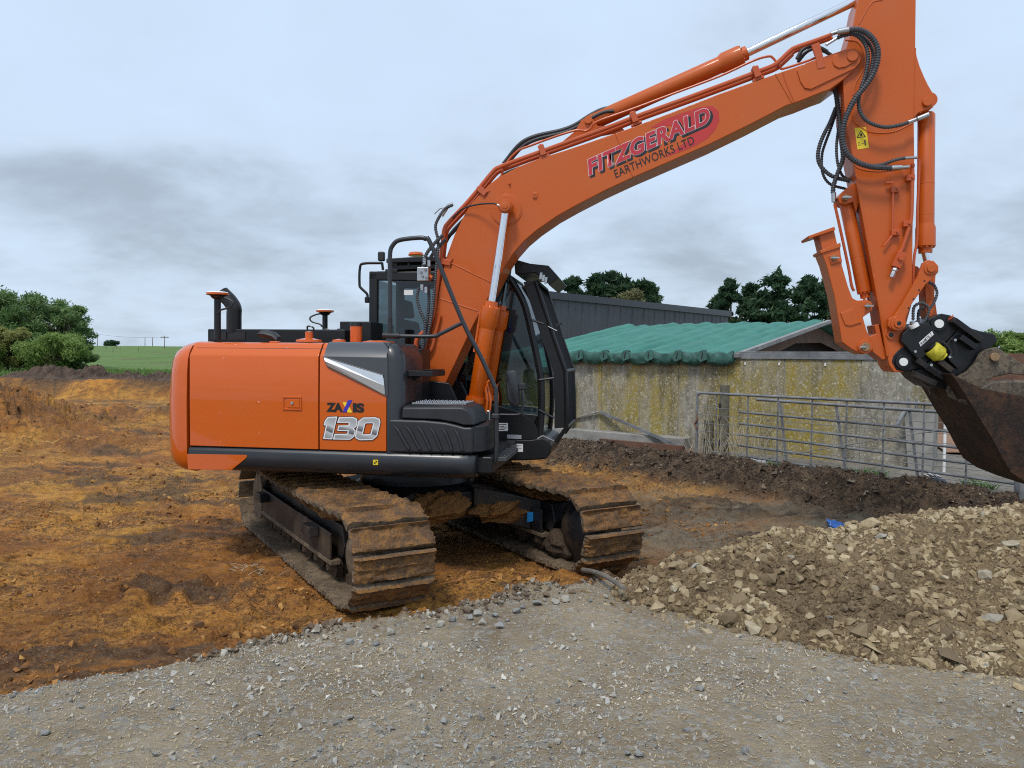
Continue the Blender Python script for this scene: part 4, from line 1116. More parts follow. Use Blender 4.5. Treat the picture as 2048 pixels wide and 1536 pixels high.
# gable end: timber rafter edge and plywood lining in shadow
RAFT = plain('grey_rafter', (0.24, 0.235, 0.225), 0.8, 0, 0.25, 7, 0.2)
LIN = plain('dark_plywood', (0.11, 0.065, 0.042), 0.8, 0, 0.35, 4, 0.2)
g_ = MB()
g_.bar(cp(-0.06, -0.1, 0.06), cp(-0.06, DW, 0.06 + ZR), 0.10, 0.07); g_.build('rafter', RAFT, cover)
g_ = MB(); g_.bar(cp(-0.06, DW, 0.06 + ZR), cp(-0.06, DW * 2, 0.06), 0.10, 0.07); g_.build('rafter', RAFT, cover)
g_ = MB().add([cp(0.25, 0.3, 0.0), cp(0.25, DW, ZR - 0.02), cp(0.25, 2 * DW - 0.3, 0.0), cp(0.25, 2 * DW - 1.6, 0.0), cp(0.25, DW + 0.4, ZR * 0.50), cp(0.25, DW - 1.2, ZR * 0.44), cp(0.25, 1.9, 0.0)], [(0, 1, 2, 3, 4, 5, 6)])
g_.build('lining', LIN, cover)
g_ = MB().add([cp(0.0, DW, ZR + 0.02), cp(LT, DW, ZR + 0.02), cp(LT, 2 * DW, 0.0), cp(0.0, 2 * DW, 0.0)], [(0, 1, 2, 3)])
g_.build('rear_sheet', TARP, cover)
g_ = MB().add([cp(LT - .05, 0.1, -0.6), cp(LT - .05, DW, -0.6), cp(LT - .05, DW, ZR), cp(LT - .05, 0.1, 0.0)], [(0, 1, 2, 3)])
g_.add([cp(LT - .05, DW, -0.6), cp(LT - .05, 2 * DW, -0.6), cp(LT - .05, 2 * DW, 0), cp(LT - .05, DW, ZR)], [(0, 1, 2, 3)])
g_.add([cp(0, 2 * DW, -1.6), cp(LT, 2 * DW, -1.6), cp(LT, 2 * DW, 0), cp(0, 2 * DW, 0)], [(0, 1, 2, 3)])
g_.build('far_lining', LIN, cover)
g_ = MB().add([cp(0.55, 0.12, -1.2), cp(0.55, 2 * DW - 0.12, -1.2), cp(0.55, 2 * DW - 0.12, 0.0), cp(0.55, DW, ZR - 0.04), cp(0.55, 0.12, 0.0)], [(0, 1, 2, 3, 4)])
g_.build('interior_shade_sheet', plain('painted_interior_shade', (0.018, 0.012, 0.009), 0.95, 0, 0.4, 6, 0.5), cover)  # near-black backing sheet: shade of the gable interior put into its colour
# ------------------------------------------------------------------ excavator
EXC = empty('excavator', (MC.x, MC.y, 0.0), -PHI)
props(EXC, 'orange tracked excavator with black cab standing on the clay', 'excavator')
YS = -1.23                                              # right-hand body side
def z_(px, py, ym=YS): return m2(px, py, ym)[1]
def x_(px, py, ym=YS): return m2(px, py, ym)[0]
XCW, XP1, XP2, XF = -1.70, -0.497, 0.100, 0.235
# --- deck and lower skirt
MB().box(-1.66, 0.98, -1.12, 1.18, 0.93, 1.08).build('deck', BLACK, EXC, 0.02)
sk = [(YS + 0.012, 1.100), (YS - 0.012, 1.078), (YS - 0.02, 1.03), (YS - 0.016, 0.96), (YS + 0.02, 0.915), (YS + 0.10, 0.893), (YS + 0.16, 0.90), (YS + 0.16, 1.100)]
rings = []
for x, k in [(XCW + 0.012, 1), (0.70, 1), (0.79, 0.97), (0.835, 0.85), (0.85, 0.7)]:
    rings.append([(x, YS + 0.16 + (y - YS - 0.16) * k, 1.0 + (z - 1.0) * (0.6 + 0.4 * k)) for y, z in sk])
MB().loft(rings).build('side_skirt', DGREY, EXC)
os_ = [(374, 908), (493, 910), (494, 914), (489, 919), (463, 940), (376, 939)]
MB().prism(mpl(os_, YS - 0.024), YS - 0.0245, YS - 0.015).build('skirt_panel', ORANGE, EXC, 0.002)
# --- counterweight: rounded shell lofted over its height
plan = [(-1.712, -1.235), (-1.80, -1.228), (-1.88, -1.19), (-1.955, -1.11), (-2.01, -0.98), (-2.06, -0.80), (-2.12, -0.45), (-2.15, 0.0), (-2.12, 0.45), (-2.06, 0.80), (-2.01, 0.98), (-1.955, 1.11), (-1.88, 1.19), (-1.80, 1.228), (-1.712, 1.235)]
def cw_ring(z, k):
    return [(max(-1.712 + (x + 1.712) * 1.0 + k * (0.9 if x < -1.72 else 0), -3) if x < -1.72 else x, y * (1 - k * 0.75), z) for x, y in plan] + [(-1.70, plan[-1][1] * (1 - k * 0.75) * 0.93, z), (-1.70, plan[0][1] * (1 - k * 0.75) * 0.93, z)]
cz = [(0.875, 0.13), (0.885, 0.085), (0.915, 0.045), (0.97, 0.018), (1.05, 0.004), (1.2, 0.0), (1.5, 0.0), (1.75, 0.012), (1.86, 0.025), (1.93, 0.055), (1.985, 0.105), (2.015, 0.165), (2.025, 0.24)]
MB().loft([cw_ring(z, k) for z, k in cz]).build('counterweight', ORANGE, EXC, angle=60)
# --- engine door and side panel with bent top edge
prof = [(YS, 1.112), (YS - 0.004, 1.5), (YS, 1.892), (YS + 0.012, 1.915), (YS + 0.085, 2.005), (YS + 0.12, 2.018), (-0.62, 2.022), (-0.62, 1.99), (YS + 0.13, 1.985), (YS + 0.035, 1.89), (YS + 0.03, 1.112)]
door = MB().prism(prof, XCW + 0.016, XP1 - 0.006, 'x').build('engine_door', ORANGE, EXC, 0.004)
fr = MB()
hx0, hx1 = x_(566, 805), x_(604, 805); hz0, hz1 = z_(585, 820), z_(585, 793)
for a, b, c, d in ((hx0, hx1, hz1 - .012, hz1), (hx0, hx1, hz0, hz0 + .012), (hx0, hx0 + .012, hz0 + .012, hz1 - .012), (hx1 - .012, hx1, hz0 + .012, hz1 - .012)):
    fr.box(a, b, YS - 0.013, YS - 0.002, c, d)
h_ = fr.build('latch_frame', ORANGE, door, 0.003)
MB().box(hx0 + 0.042, hx1 - 0.018, YS - 0.010, YS - 0.003, hz0 + 0.02, hz1 - 0.02).build('latch', ORANGE, door, 0.004)
hc = m3(585, 806, YS - 0.004); MB().cyl(hc, (hc[0], YS - 0.018, hc[2]), 0.013, seg=16).build('lock', STEEL, door)
sp_ = MB().prism(prof, XP1 + 0.006, XP2 - 0.003, 'x').build('side_panel', ORANGE, EXC, 0.004)
YT = YS - 0.009
trim = [(645, 712), (774, 715), (775, 789.5), (770, 790)] + [(655, 734)]
MB().prism(mpl([(646, 712.5), (775, 715), (775.5, 793), (771, 792), (654, 733)], YT), YT, YT + 0.008).build('upper_trim', TRIM, sp_, 0.002)
bx_ = [(YS - 0.007, 1.897), (YS + 0.006, 1.921), (YS + 0.082, 2.013), (YS + 0.12, 2.027), (YS + 0.12, 2.022), (YS + 0.085, 2.006), (YS + 0.012, 1.915), (YS, 1.892)]
MB().prism(bx_, XP1 + 0.045, XP2 - 0.003, 'x').build('top_trim', TRIM, sp_)
sw = MB(); ya, yb = YT - 0.004, YT - 0.016
A, B, C_, D = [m3(p, q, ya) for p, q in ((646.5, 713.5), (766, 750), (770, 790.5), (654.5, 732.5))]
E1, E2 = m3(650, 722.5, yb), m3(768.5, 771, yb)
Ab, Bb, Cb, Db = [(p[0], YT + 0.002, p[2]) for p in (A, B, C_, D)]
sw.add([A, B, E2, E1, C_, D, Ab, Bb, Cb, Db], [(0, 1, 2, 3), (3, 2, 4, 5), (0, 6, 7, 1), (1, 7, 8, 4, 2), (4, 8, 9, 5), (5, 9, 6, 0, 3)])
sw.build('silver_flash', SILVER, sp_, smooth=False)
edge = MB(); edge.tube([A, B, C_, D, A], 0.004, 6); edge.build('flash_edge', INK, sp_)
# --- rounded dark pillar and front face of the tank housing
pl = [(XP2 + 0.003, YS)] + [(XF - 0.10 + 0.10 * math.sin(a), YS + 0.10 - 0.10 * math.cos(a)) for a in [R_(d) for d in range(0, 91, 15)]] + [(XF, -0.62), (XP2 + 0.003, -0.62)]
rg = []
for z, k in ((1.09, 0), (1.88, 0), (1.94, 0.25), (1.99, 0.6), (2.015, 1.0), (2.02, 1.4)):
    rg.append([(x - 0.07 * k * (1 if x > XP2 + 0.02 else 0), y + (0.07 * k if y < -0.7 else 0), z) for x, y in pl])
MB().loft(rg).build('corner_pillar', DGREY, EXC)
MB().box(XP2 + 0.01, XF - 0.012, -0.618, -0.30, 1.09, 1.98).build('tank_housing', BLACK, EXC, 0.01)
MB().box(-1.66, XP2, -1.18, -0.25, 1.09, 1.97).build('engine_housing', BLACK, EXC, 0.01)
MB().box(-1.66, -0.70, -0.245, 1.20, 1.09, 1.985).build('engine_bay', BLACK, EXC, 0.015)
# --- tool box with ribbed side and step lid
tb = [(776, 838), (847, 840), (890, 844), (915, 850), (929, 854), (946, 854), (946, 908), (776, 906)]
tb = mpl(tb, YS)
box_ = MB().prism(tb, YS - 0.006, -0.62).build('tool_box', PLASTIC, EXC, 0.025, 3)
fx = x_(946, 880)
nose = [(fx - 0.02, YS + 0.012), (fx + 0.05, YS + 0.07), (fx + 0.10, YS + 0.20), (fx + 0.11, -0.62), (fx - 0.02, -0.62)]
MB().prism(nose, z_(946, 906), z_(946, 853), 'z').build('box_nose', PLASTIC, box_, 0.012)
for j in range(3):
    c = 1.175 + 0.075 * j
    MB().box(fx + 0.088, fx + 0.113, YS + 0.22, YS + 0.34, c, c + 0.05).build('vent_slot', INK, box_)
for a in range(6):
    p = [(786 + a * 24.5, 849 + a * 1.6), (797 + a * 23.6, 862 + a * 1.4), (807 + a * 22.8, 880 + a), (818 + a * 21.4, 898 + a * 0.5)]
    r_ = MB().tube(spline([m3(u, v, YS - 0.012) for u, v in p], 4), 0.011, 8, rf=lambda i, n: 0.006 + 0.009 * min(1, i / 4))
    r_.build('rib', PLASTIC, box_)
lid_f = [(804, 836), (806, 812), (812, 810), (925, 810), (938, 815), (946, 826), (952, 850), (930, 850), (912, 845), (880, 839)]
lid = MB()
l0, l1 = mpl(lid_f, YS + 0.04), mpl([(u, v) for u, v in lid_f], YS + 0.04)
cx_ = sum(p[0] for p in l0) / len(l0)
rings = []
for y, k, dz in ((YS + 0.002, 0.975, -0.025), (YS + 0.03, 0.995, -0.006), (YS + 0.09, 1.0, 0.0), (-0.70, 1.0, 0.0), (-0.62, 0.98, -0.02)):
    rings.append([(cx_ + (x - cx_) * k, y, z + (dz if z > 1.42 else 0)) for x, z in l0])
lido = MB().loft(rings).build('box_lid', PLASTIC, EXC, 0.012)
tp = MB(); zt_ = max(p[1] for p in l0)
tp.box(x_(815, 810), x_(925, 810), -1.10, -0.74, zt_ - 0.004, zt_ + 0.008)
for i in range(12):
    for j in range(6):
        tp.cyl((x_(822, 810) + i * 0.038, -1.07 + j * 0.06, zt_ + 0.006), (x_(822, 810) + i * 0.038, -1.07 + j * 0.06, zt_ + 0.016), 0.012, 0.008, 6)
tp.build('tread_plate', STEEL, lido)
st = MB().box(x_(810, 745, -.95), x_(874, 745, -.95), -1.10, -0.66, z_(840, 752, -.95), z_(840, 741, -.95))
for i in range(6):
    st.box(x_(852, 745, -.95) + i * 0.017, x_(852, 745, -.95) + 0.008 + i * 0.017, -1.10, -0.66, z_(840, 741, -.95) + 0.001, z_(840, 738.5, -.95))
st.build('upper_step', BLACK, EXC, 0.006)
MB().prism(mpl([(812, 753), (840, 753), (826, 762), (812, 762)], -.9), -0.92, -0.86).build('step_bracket', BLACK, EXC, 0.004)
# lower step and grab rails
ls = MB().prism([m2(u, v, -0.72) for u, v in ((948, 906), (1024, 906), (1024, 914), (948, 914))], -1.02, -0.36)
for i in range(9):
    for j in range(5):
        c = m3(962 + i * 7, 905.5, -0.72); ls.box(c[0] - 0.008, c[0] + 0.008, -0.97 + j * 0.12, -0.91 + j * 0.12, c[2] - 0.004, c[2] + 0.009)
ls.build('lower_step', RUBBERG, EXC, 0.004)
HY_ = -1.02
rail_p = [(780, 668), (780, 560), (780, 508), (786, 490), (800, 480), (838, 475.5), (851, 478), (863, 491), (925, 642), (960, 710), (987, 768), (992, 786), (992, 860), (992, 905), (988, 926), (975, 940), (948, 943)]
hr = MB().tube(spline(mpath(rail_p, HY_), 5), 0.0195, 12).build('handrail', DGREY, EXC)
MB().tube(spline(mpath([(768, 671), (800, 672), (866, 672.5), (884, 666), (926, 645)], HY_), 5), 0.017, 10).build('cross_rail', DGREY, hr)
MB().tube(mpath([(766, 671), (799, 672)], HY_), 0.026, 10).build('rail_clamp', RUBBER, hr)
MB().tube(mpath([(780, 636), (780, 668)], HY_), 0.021, 10).build('rail_sleeve', RUBBER, hr)
MB().cyl(m3(944, 943, HY_ - .03), m3(950, 943, HY_ - .03), 0.034, seg=14).build('rail_foot', STEEL, hr)
MB().obox(m3(991, 832, HY_), (0.03, 0, 0), (0, 0.03, 0), (0, 0, 0.02)).build('rail_bracket', DGREY, hr, 0.005)
# --- top-side fittings
rbk = MB()
def boxpx(mb, x0, y0, x1, y1, ya, yb):
    a, b = m2(x0, y1, ya), m2(x1, y0, ya)
    return mb.box(a[0], b[0], ya, yb, a[1], b[1])
boxpx(MB(), 415, 659, 690, 690, -0.35, 0.9).build('hood', BLACK, EXC, 0.012)
for a, b in ((420, 452), (457, 490)):
    boxpx(MB(), a, 664, b, 679, -0.357, -0.352).build('grille', INK, EXC)
def gnss(px, top, base, ym, tail):
    p0, p1 = m3(px, base, ym), m3(px, top + 16, ym)
    root = MB().cyl(p0, p1, 0.03, seg=14).build('antenna_mast', BLACK, EXC)
    c = Vector(p1)
    MB().turned(c, c + Vector((0, 0, 1)), [(-0.01, 0.035), (0.0, 0.05), (0.02, 0.065), (0.028, 0.095)], 24).build('antenna_base', BLACK, root)
    MB().turned(c + Vector((0, 0, 0.028)), c + Vector((0, 0, 1)), [(0.0, 0.098), (0.018, 0.098)], 28).build('antenna_band', ORANGE, root)
    MB().turned(c + Vector((0, 0, 0.046)), c + Vector((0, 0, 1)), [(0.0, 0.096), (0.008, 0.085), (0.013, 0.05), (0.015, 0.0)], 28).build('antenna_dome', WHITE, root)
    q = [(c.x + a * tail, ym - 0.03, c.z + b) for a, b in ((0.02, 0.01), (0.10, -0.005), (0.165, -0.04), (0.14, -0.085), (0.05, -0.11), (0.02, -0.14))]
    MB().tube(spline(q, 5), 0.009, 6).build('antenna_lead', RUBBER, root)
    return root
gnss(435, 580, 680, -0.92, 1.0)
gnss(650, 613, 668, 0.85, -1.0)
ex = MB()
ex.tube(spline([m3(468, 664, -0.3), m3(468, 630, -0.3), m3(468, 616, -0.3), m3(460, 602, -0.3), m3(450, 592, -0.3), m3(444, 586, -0.3)], 4), 0.072, 18).build('exhaust_pipe', BLACK, EXC)
MB().turned(m3(618, 684, -0.95), m3(618, 600, -0.95), [(0.0, 0.115), (0.02, 0.11), (0.03, 0.055), (0.035, 0.035), (0.09, 0.033), (0.095, 0.0)], 24).build('filler_cap', ORANGE, EXC)
MB().tube(spline([m3(615, 660, -.95), m3(615, 653, -.95), m3(622, 653, -.95), m3(627, 656, -.95), m3(627, 662, -.95)], 3), 0.008, 6).build('cap_handle', BLACK, EXC)
MB().cyl(m3(712, 684, -0.6), m3(712, 652, -0.6), 0.055, seg=20).build('filler_neck', ORANGE, EXC)
MB().cyl(m3(712, 652.5, -0.6), m3(712, 645, -0.6), 0.058, 0.05, seg=20).build('neck_cap', BLACK, EXC)
MB().turned(m3(757, 686, -0.95), m3(757, 600, -0.95), [(0, 0.14), (0.012, 0.135), (0.02, 0.10), (0.025, 0.0)], 24).build('top_cover', ORANGE, EXC)
MB().turned(m3(678, 684, -0.95), m3(678, 600, -0.95), [(0, 0.06), (0.02, 0.055), (0.028, 0.0)], 20).build('top_cap', ORANGE, EXC)
boxpx(MB(), 679, 643, 742, 690, -0.12, 0.25).build('air_box', BLACK, EXC, 0.01)
for px_ in (652, 680):
    MB().tube(spline([m3(px_ - 5, 668, .3), m3(px_ - 5, 659, .3), m3(px_ + 6, 660, .3), m3(px_ + 6, 668, .3)], 4), 0.008, 6).build('lift_eye', BLACK, EXC)
cm = MB(); cmr = []
for px_, py_, r_ in ((520, 667, .012), (524, 666, .035), (536, 667, .042), (550, 671, .045), (559, 679, .04), (560, 684, .03)):
    c = m3(px_, py_ + 2, -1.0); cmr.append([(c[0], c[1] + 0.06 * math.cos(t), c[2] + r_ * 0.9 * math.sin(t)) for t in [2 * math.pi * k / 12 for k in range(12)]])
cm.loft(cmr).build('camera_housing', RUBBER, EXC)
pt = mpl([(533, 688), (552, 686), (551, 697), (546, 701), (536, 699)], -1.19)
MB().box(x_(540, 690, -1.1), x_(556, 690, -1.1), -1.12, -1.04, 2.0, 2.03).build('camera_foot', ORANGE, EXC, 0.01)
# --- lettering and small stickers on the side
def flatletters(txt, name, mat, parent, a, b, top, ym, **k):
    """a, b: lower-left and lower-right sightings, top: sighting above a"""
    p0, p1, pt_ = Vector(m3(*a, ym)), Vector(m3(*b, ym)), Vector(m3(*top, ym))
    return letters(txt, name, mat, parent, p0, p1 - p0, pt_ - p0, **k)
YL = YS - 0.0062
flatletters('ZA', 'lettering', INK, sp_, (652.5, 823.5), (686, 824.5), (652.5, 805), YL, bold=0.06, space=0.95)
flatletters('IS', 'lettering', INK, sp_, (705.5, 825), (728.5, 825.5), (705.5, 806), YL, bold=0.06, space=0.98)
flat('lettering', YINK, sp_, mpath([(685, 804.5), (693, 804.5), (705, 825), (695.5, 825)], YL))
flat('lettering', DBLUE, sp_, mpath([(696, 800.5), (704.5, 800), (693, 824.5), (685, 824.5)], YL - 0.0012))
def zpx(p): return (320 + p[0] / 3.84, 560 + p[1] / 3.84)
D1 = [(1290, 1056), (1356, 1053), (1318, 1219), (1258, 1216), (1280, 1112), (1262, 1112), (1270, 1082)]
D3 = [(1378, 1058), (1482, 1056), (1508, 1068), (1512, 1092), (1504, 1124), (1482, 1140), (1498, 1158), (1488, 1200), (1458, 1222), (1334, 1220), (1343, 1186), (1434, 1186), (1444, 1176), (1446, 1156), (1366, 1154), (1373, 1122), (1446, 1120), (1454, 1108), (1452, 1092), (1366, 1092)]
D0o = [(1562, 1060), (1652, 1058), (1684, 1070), (1688, 1094), (1664, 1196), (1630, 1224), (1534, 1226), (1506, 1212), (1502, 1190), (1528, 1084)]
D0i = [(1582, 1096), (1632, 1095), (1640, 1098), (1640, 1108), (1622, 1180), (1614, 1188), (1562, 1190), (1554, 1186), (1554, 1178), (1572, 1104)]
def grow_poly(P, d):
    n = len(P); ar = sum(P[i][0] * P[(i + 1) % n][1] - P[(i + 1) % n][0] * P[i][1] for i in range(n)); sg = 1 if ar > 0 else -1
    out = []
    for i in range(n):
        a_, b_, c_ = Vector(P[i - 1]), Vector(P[i]), Vector(P[(i + 1) % n])
        e1, e2 = (b_ - a_).normalized(), (c_ - b_).normalized()
        n1, n2 = Vector((e1.y, -e1.x)) * sg, Vector((e2.y, -e2.x)) * sg
        m_ = (n1 + n2); m_ = m_.normalized() if m_.length > 1e-6 else n1
        out.append(tuple(b_ + m_ * (d / max(0.5, m_.dot(n1)))))
    return out
for nm, mt, d_, lift in (('number_outline', INK, 9, 0.0), ('number_rim', WINK, 4.5, 0.0012), ('number', NUMM, -3.5, 0.0024)):
    for P in (D1, D3):
        flat(nm, mt, sp_, mpath([zpx(p) for p in grow_poly(P, d_)], YL - lift))
    o0, i0 = grow_poly(D0o, d_), grow_poly(D0i, -d_)
    MB().add(mpath([zpx(p) for p in o0 + i0], YL - lift), [(i, (i + 1) % 10, 10 + (i + 1) % 10, 10 + i) for i in range(10)]).build(nm, mt, sp_, smooth=False)
ys = YS - 0.0225
flat('safety_sticker', YELLOW, EXC, mpath([(746, 919.5), (756, 919.5), (756, 930), (746, 930)], ys))
c0_ = Vector(m3(751, 924.8, ys - 0.001))
for q0 in (0, 2):
    flat('sticker_print', INK, EXC, [c0_] + [c0_ + Vector((0.016 * math.cos(t), 0, 0.016 * math.sin(t))) for t in [math.pi / 2 * (q0 + i / 6) for i in range(7)]])
for px_, py_, s_ in [(448, 716, 2.2), (518, 804, 2), (517, 803, 1.4), (440, 826, 1.5), (518, 867, 1.7), (441, 883, 1.2), (574, 695, 2.0)]:
    c = Vector(m3(px_, py_, YS - (0.0052 if py_ > 715 else -0.055))); h = s_ * 0.0022
    flat('paint_chip', WINK, door, [c + Vector((-h * .5, 0, -h)), c + Vector((h * .5, 0, -h * .8)), c + Vector((h * .4, 0, h)), c + Vector((-h * .6, 0, h * .7))])
# --- turntable and undercarriage
MB().turned((0, 0, 0), (0, 0, 1), [(0.60, 0.66), (0.66, 0.62), (0.70, 0.55), (0.76, 0.53), (0.94, 0.53)], 48).build('slew_ring', BLACK, EXC)
UR = R_(-59.0) + PHI                                    # heading of the tracks in the machine frame
TW, TR, TH, TY = 0.315, 0.335, 1.56, 1.0                # shoe half width, wheel radius, half wheelbase, half gauge
car = MB()
car.prism([(-0.62, -0.5), (-0.5, -0.62), (0.5, -0.62), (0.62, -0.5), (0.62, 0.5), (0.5, 0.62), (-0.5, 0.62), (-0.62, 0.5)], 0.38, 0.64, 'z')
caro = car.build('car_body', UNDER, EXC, 0.015); caro.rotation_euler.z = UR
for sx in (-1, 1):
    for sy in (-1, 1):
        leg = MB()
        r0 = [(sx * 0.12, sy * 0.42, 0.40), (sx * 0.66, sy * 0.30, 0.40), (sx * 0.66, sy * 0.30, 0.68), (sx * 0.12, sy * 0.42, 0.68)]
        r1 = [(sx * 0.50, sy * 0.86, 0.26), (sx * 0.98, sy * 0.86, 0.26), (sx * 0.98, sy * 0.86, 0.56), (sx * 0.50, sy * 0.86, 0.58)]
        leg.loft([r0, r1]).build('frame_leg', UNDER, caro, 0.012)
mm = MB(); rm = np.random.default_rng(77)
def lump(name, c, r, mat, parent, seed, sub=5, amp=0.5):
    bm = bmesh.new(); bmesh.ops.create_icosphere(bm, subdivisions=sub, radius=1)
    for v in bm.verts:
        p = np.array(v.co[:]); k = 1 + amp * 2.4 * float(fbm(np.array([p[0] * 2 + p[2] * 1.3 + seed]), np.array([p[1] * 2 - p[2] * 1.7]), 4, seed)[0])
        v.co = (p[0] * r[0] * k, p[1] * r[1] * k, p[2] * r[2] * k)
    me = bpy.data.meshes.new(name); bm.to_mesh(me); bm.free(); me.materials.append(mat)
    o = link(bpy.data.objects.new(name, me), parent); o.location = c
    return o
lump('caked_mud', (0.62, -0.10, 0.52), (0.20, 0.34, 0.13), MUDO, caro, 3)
lump('caked_mud', (0.55, -0.40, 0.44), (0.26, 0.28, 0.13), MUDO, caro, 5)
lump('caked_mud', (0.74, 0.60, 0.46), (0.16, 0.30, 0.10), MUDO, caro, 6)
# shoe meshes: triple-grouser pads plastered with clay
def shoe_mesh(seed, pitch):
    r = np.random.default_rng(seed); na, nb = 15, 46
    a = np.linspace(-pitch * 0.455, pitch * 0.455, na); b = np.linspace(-TW, TW, nb)
    A_, B_ = np.meshgrid(a, b)
    n = fbm(A_ * 16 + seed * 7, B_ * 9, 4, seed); n2 = fbm(A_ * 55 + seed, B_ * 38, 4, seed + 3, 0.65)
    rib = np.exp(-((A_ + pitch * 0.40) / 0.012) ** 2) * 0.044 + np.exp(-((A_ - pitch * 0.02) / 0.012) ** 2) * 0.020 + np.exp(-((A_ - pitch * 0.36) / 0.012) ** 2) * 0.020
    cake = np.clip(0.014 + n * 0.055, 0.0, 0.04)
    top = 0.018 + np.maximum(rib, cake) + n2 * 0.018
    edge_ = np.clip((TW - np.abs(B_)) / 0.03, 0, 1)
    top = top * (0.55 + 0.45 * edge_)
    Bj = B_ + np.where(np.abs(B_) > TW * 0.98, n2 * 0.05, 0)
    Vt = np.stack([A_.ravel(), Bj.ravel(), top.ravel()], 1)
    Vb = np.stack([A_.ravel(), B_.ravel(), -0.028 * (A_.ravel() / pitch + 0.5)], 1)
    ii = np.arange(A_.size).reshape(A_.shape); N = A_.size
    F = [(ii[:-1, :-1].ravel(), ii[:-1, 1:].ravel(), ii[1:, 1:].ravel(), ii[1:, :-1].ravel())]
    F = np.stack(F[0], 1)
    lo, hi = ii[0], ii[-1]; le, ri = ii[:, 0], ii[:, -1]
    side = []
    for ed in (lo, hi, le, ri):
        side.append(np.stack([ed[:-1], ed[1:], ed[1:] + N, ed[:-1] + N], 1))
    bot = np.array([[ii[0, 0] + N, ii[0, -1] + N, ii[-1, -1] + N, ii[-1, 0] + N]])
    me = np_mesh('track_shoe', np.concatenate([Vt, Vb]), np.concatenate([F] + side + [bot]), SHOEM, True)
    me.materials.append(PADM)
    mi = np.zeros(len(F) + sum(len(s) for s in side) + 1, np.int32); mi[len(F):] = 1
    me.polygons.foreach_set('material_index', mi)
    me.set_sharp_from_angle(angle=R_(45))
    return me
PATHL = 4 * TH + 2 * math.pi * TR; NSH = 42; PITCH_S = PATHL / NSH
shoe_vars = [shoe_mesh(900 + i, PITCH_S) for i in range(7)]
WZC = 0.40
def track_pt(s):
    s %= PATHL
    if s < 2 * TH:
        return (TH - s, WZC - TR, math.pi)                        # bottom run, moving back; outward = down
    s -= 2 * TH
    if s < math.pi * TR:
        a = s / TR
        return (-TH - TR * math.sin(a), WZC - TR * math.cos(a), math.pi - a)
    s -= math.pi * TR
    if s < 2 * TH:
        return (-TH + s, WZC + TR - 0.03 * math.sin(math.pi * s / (2 * TH)), 0.0)
    s -= 2 * TH
    a = s / TR
    return (TH + TR * math.sin(a), WZC + TR * math.cos(a), -a)
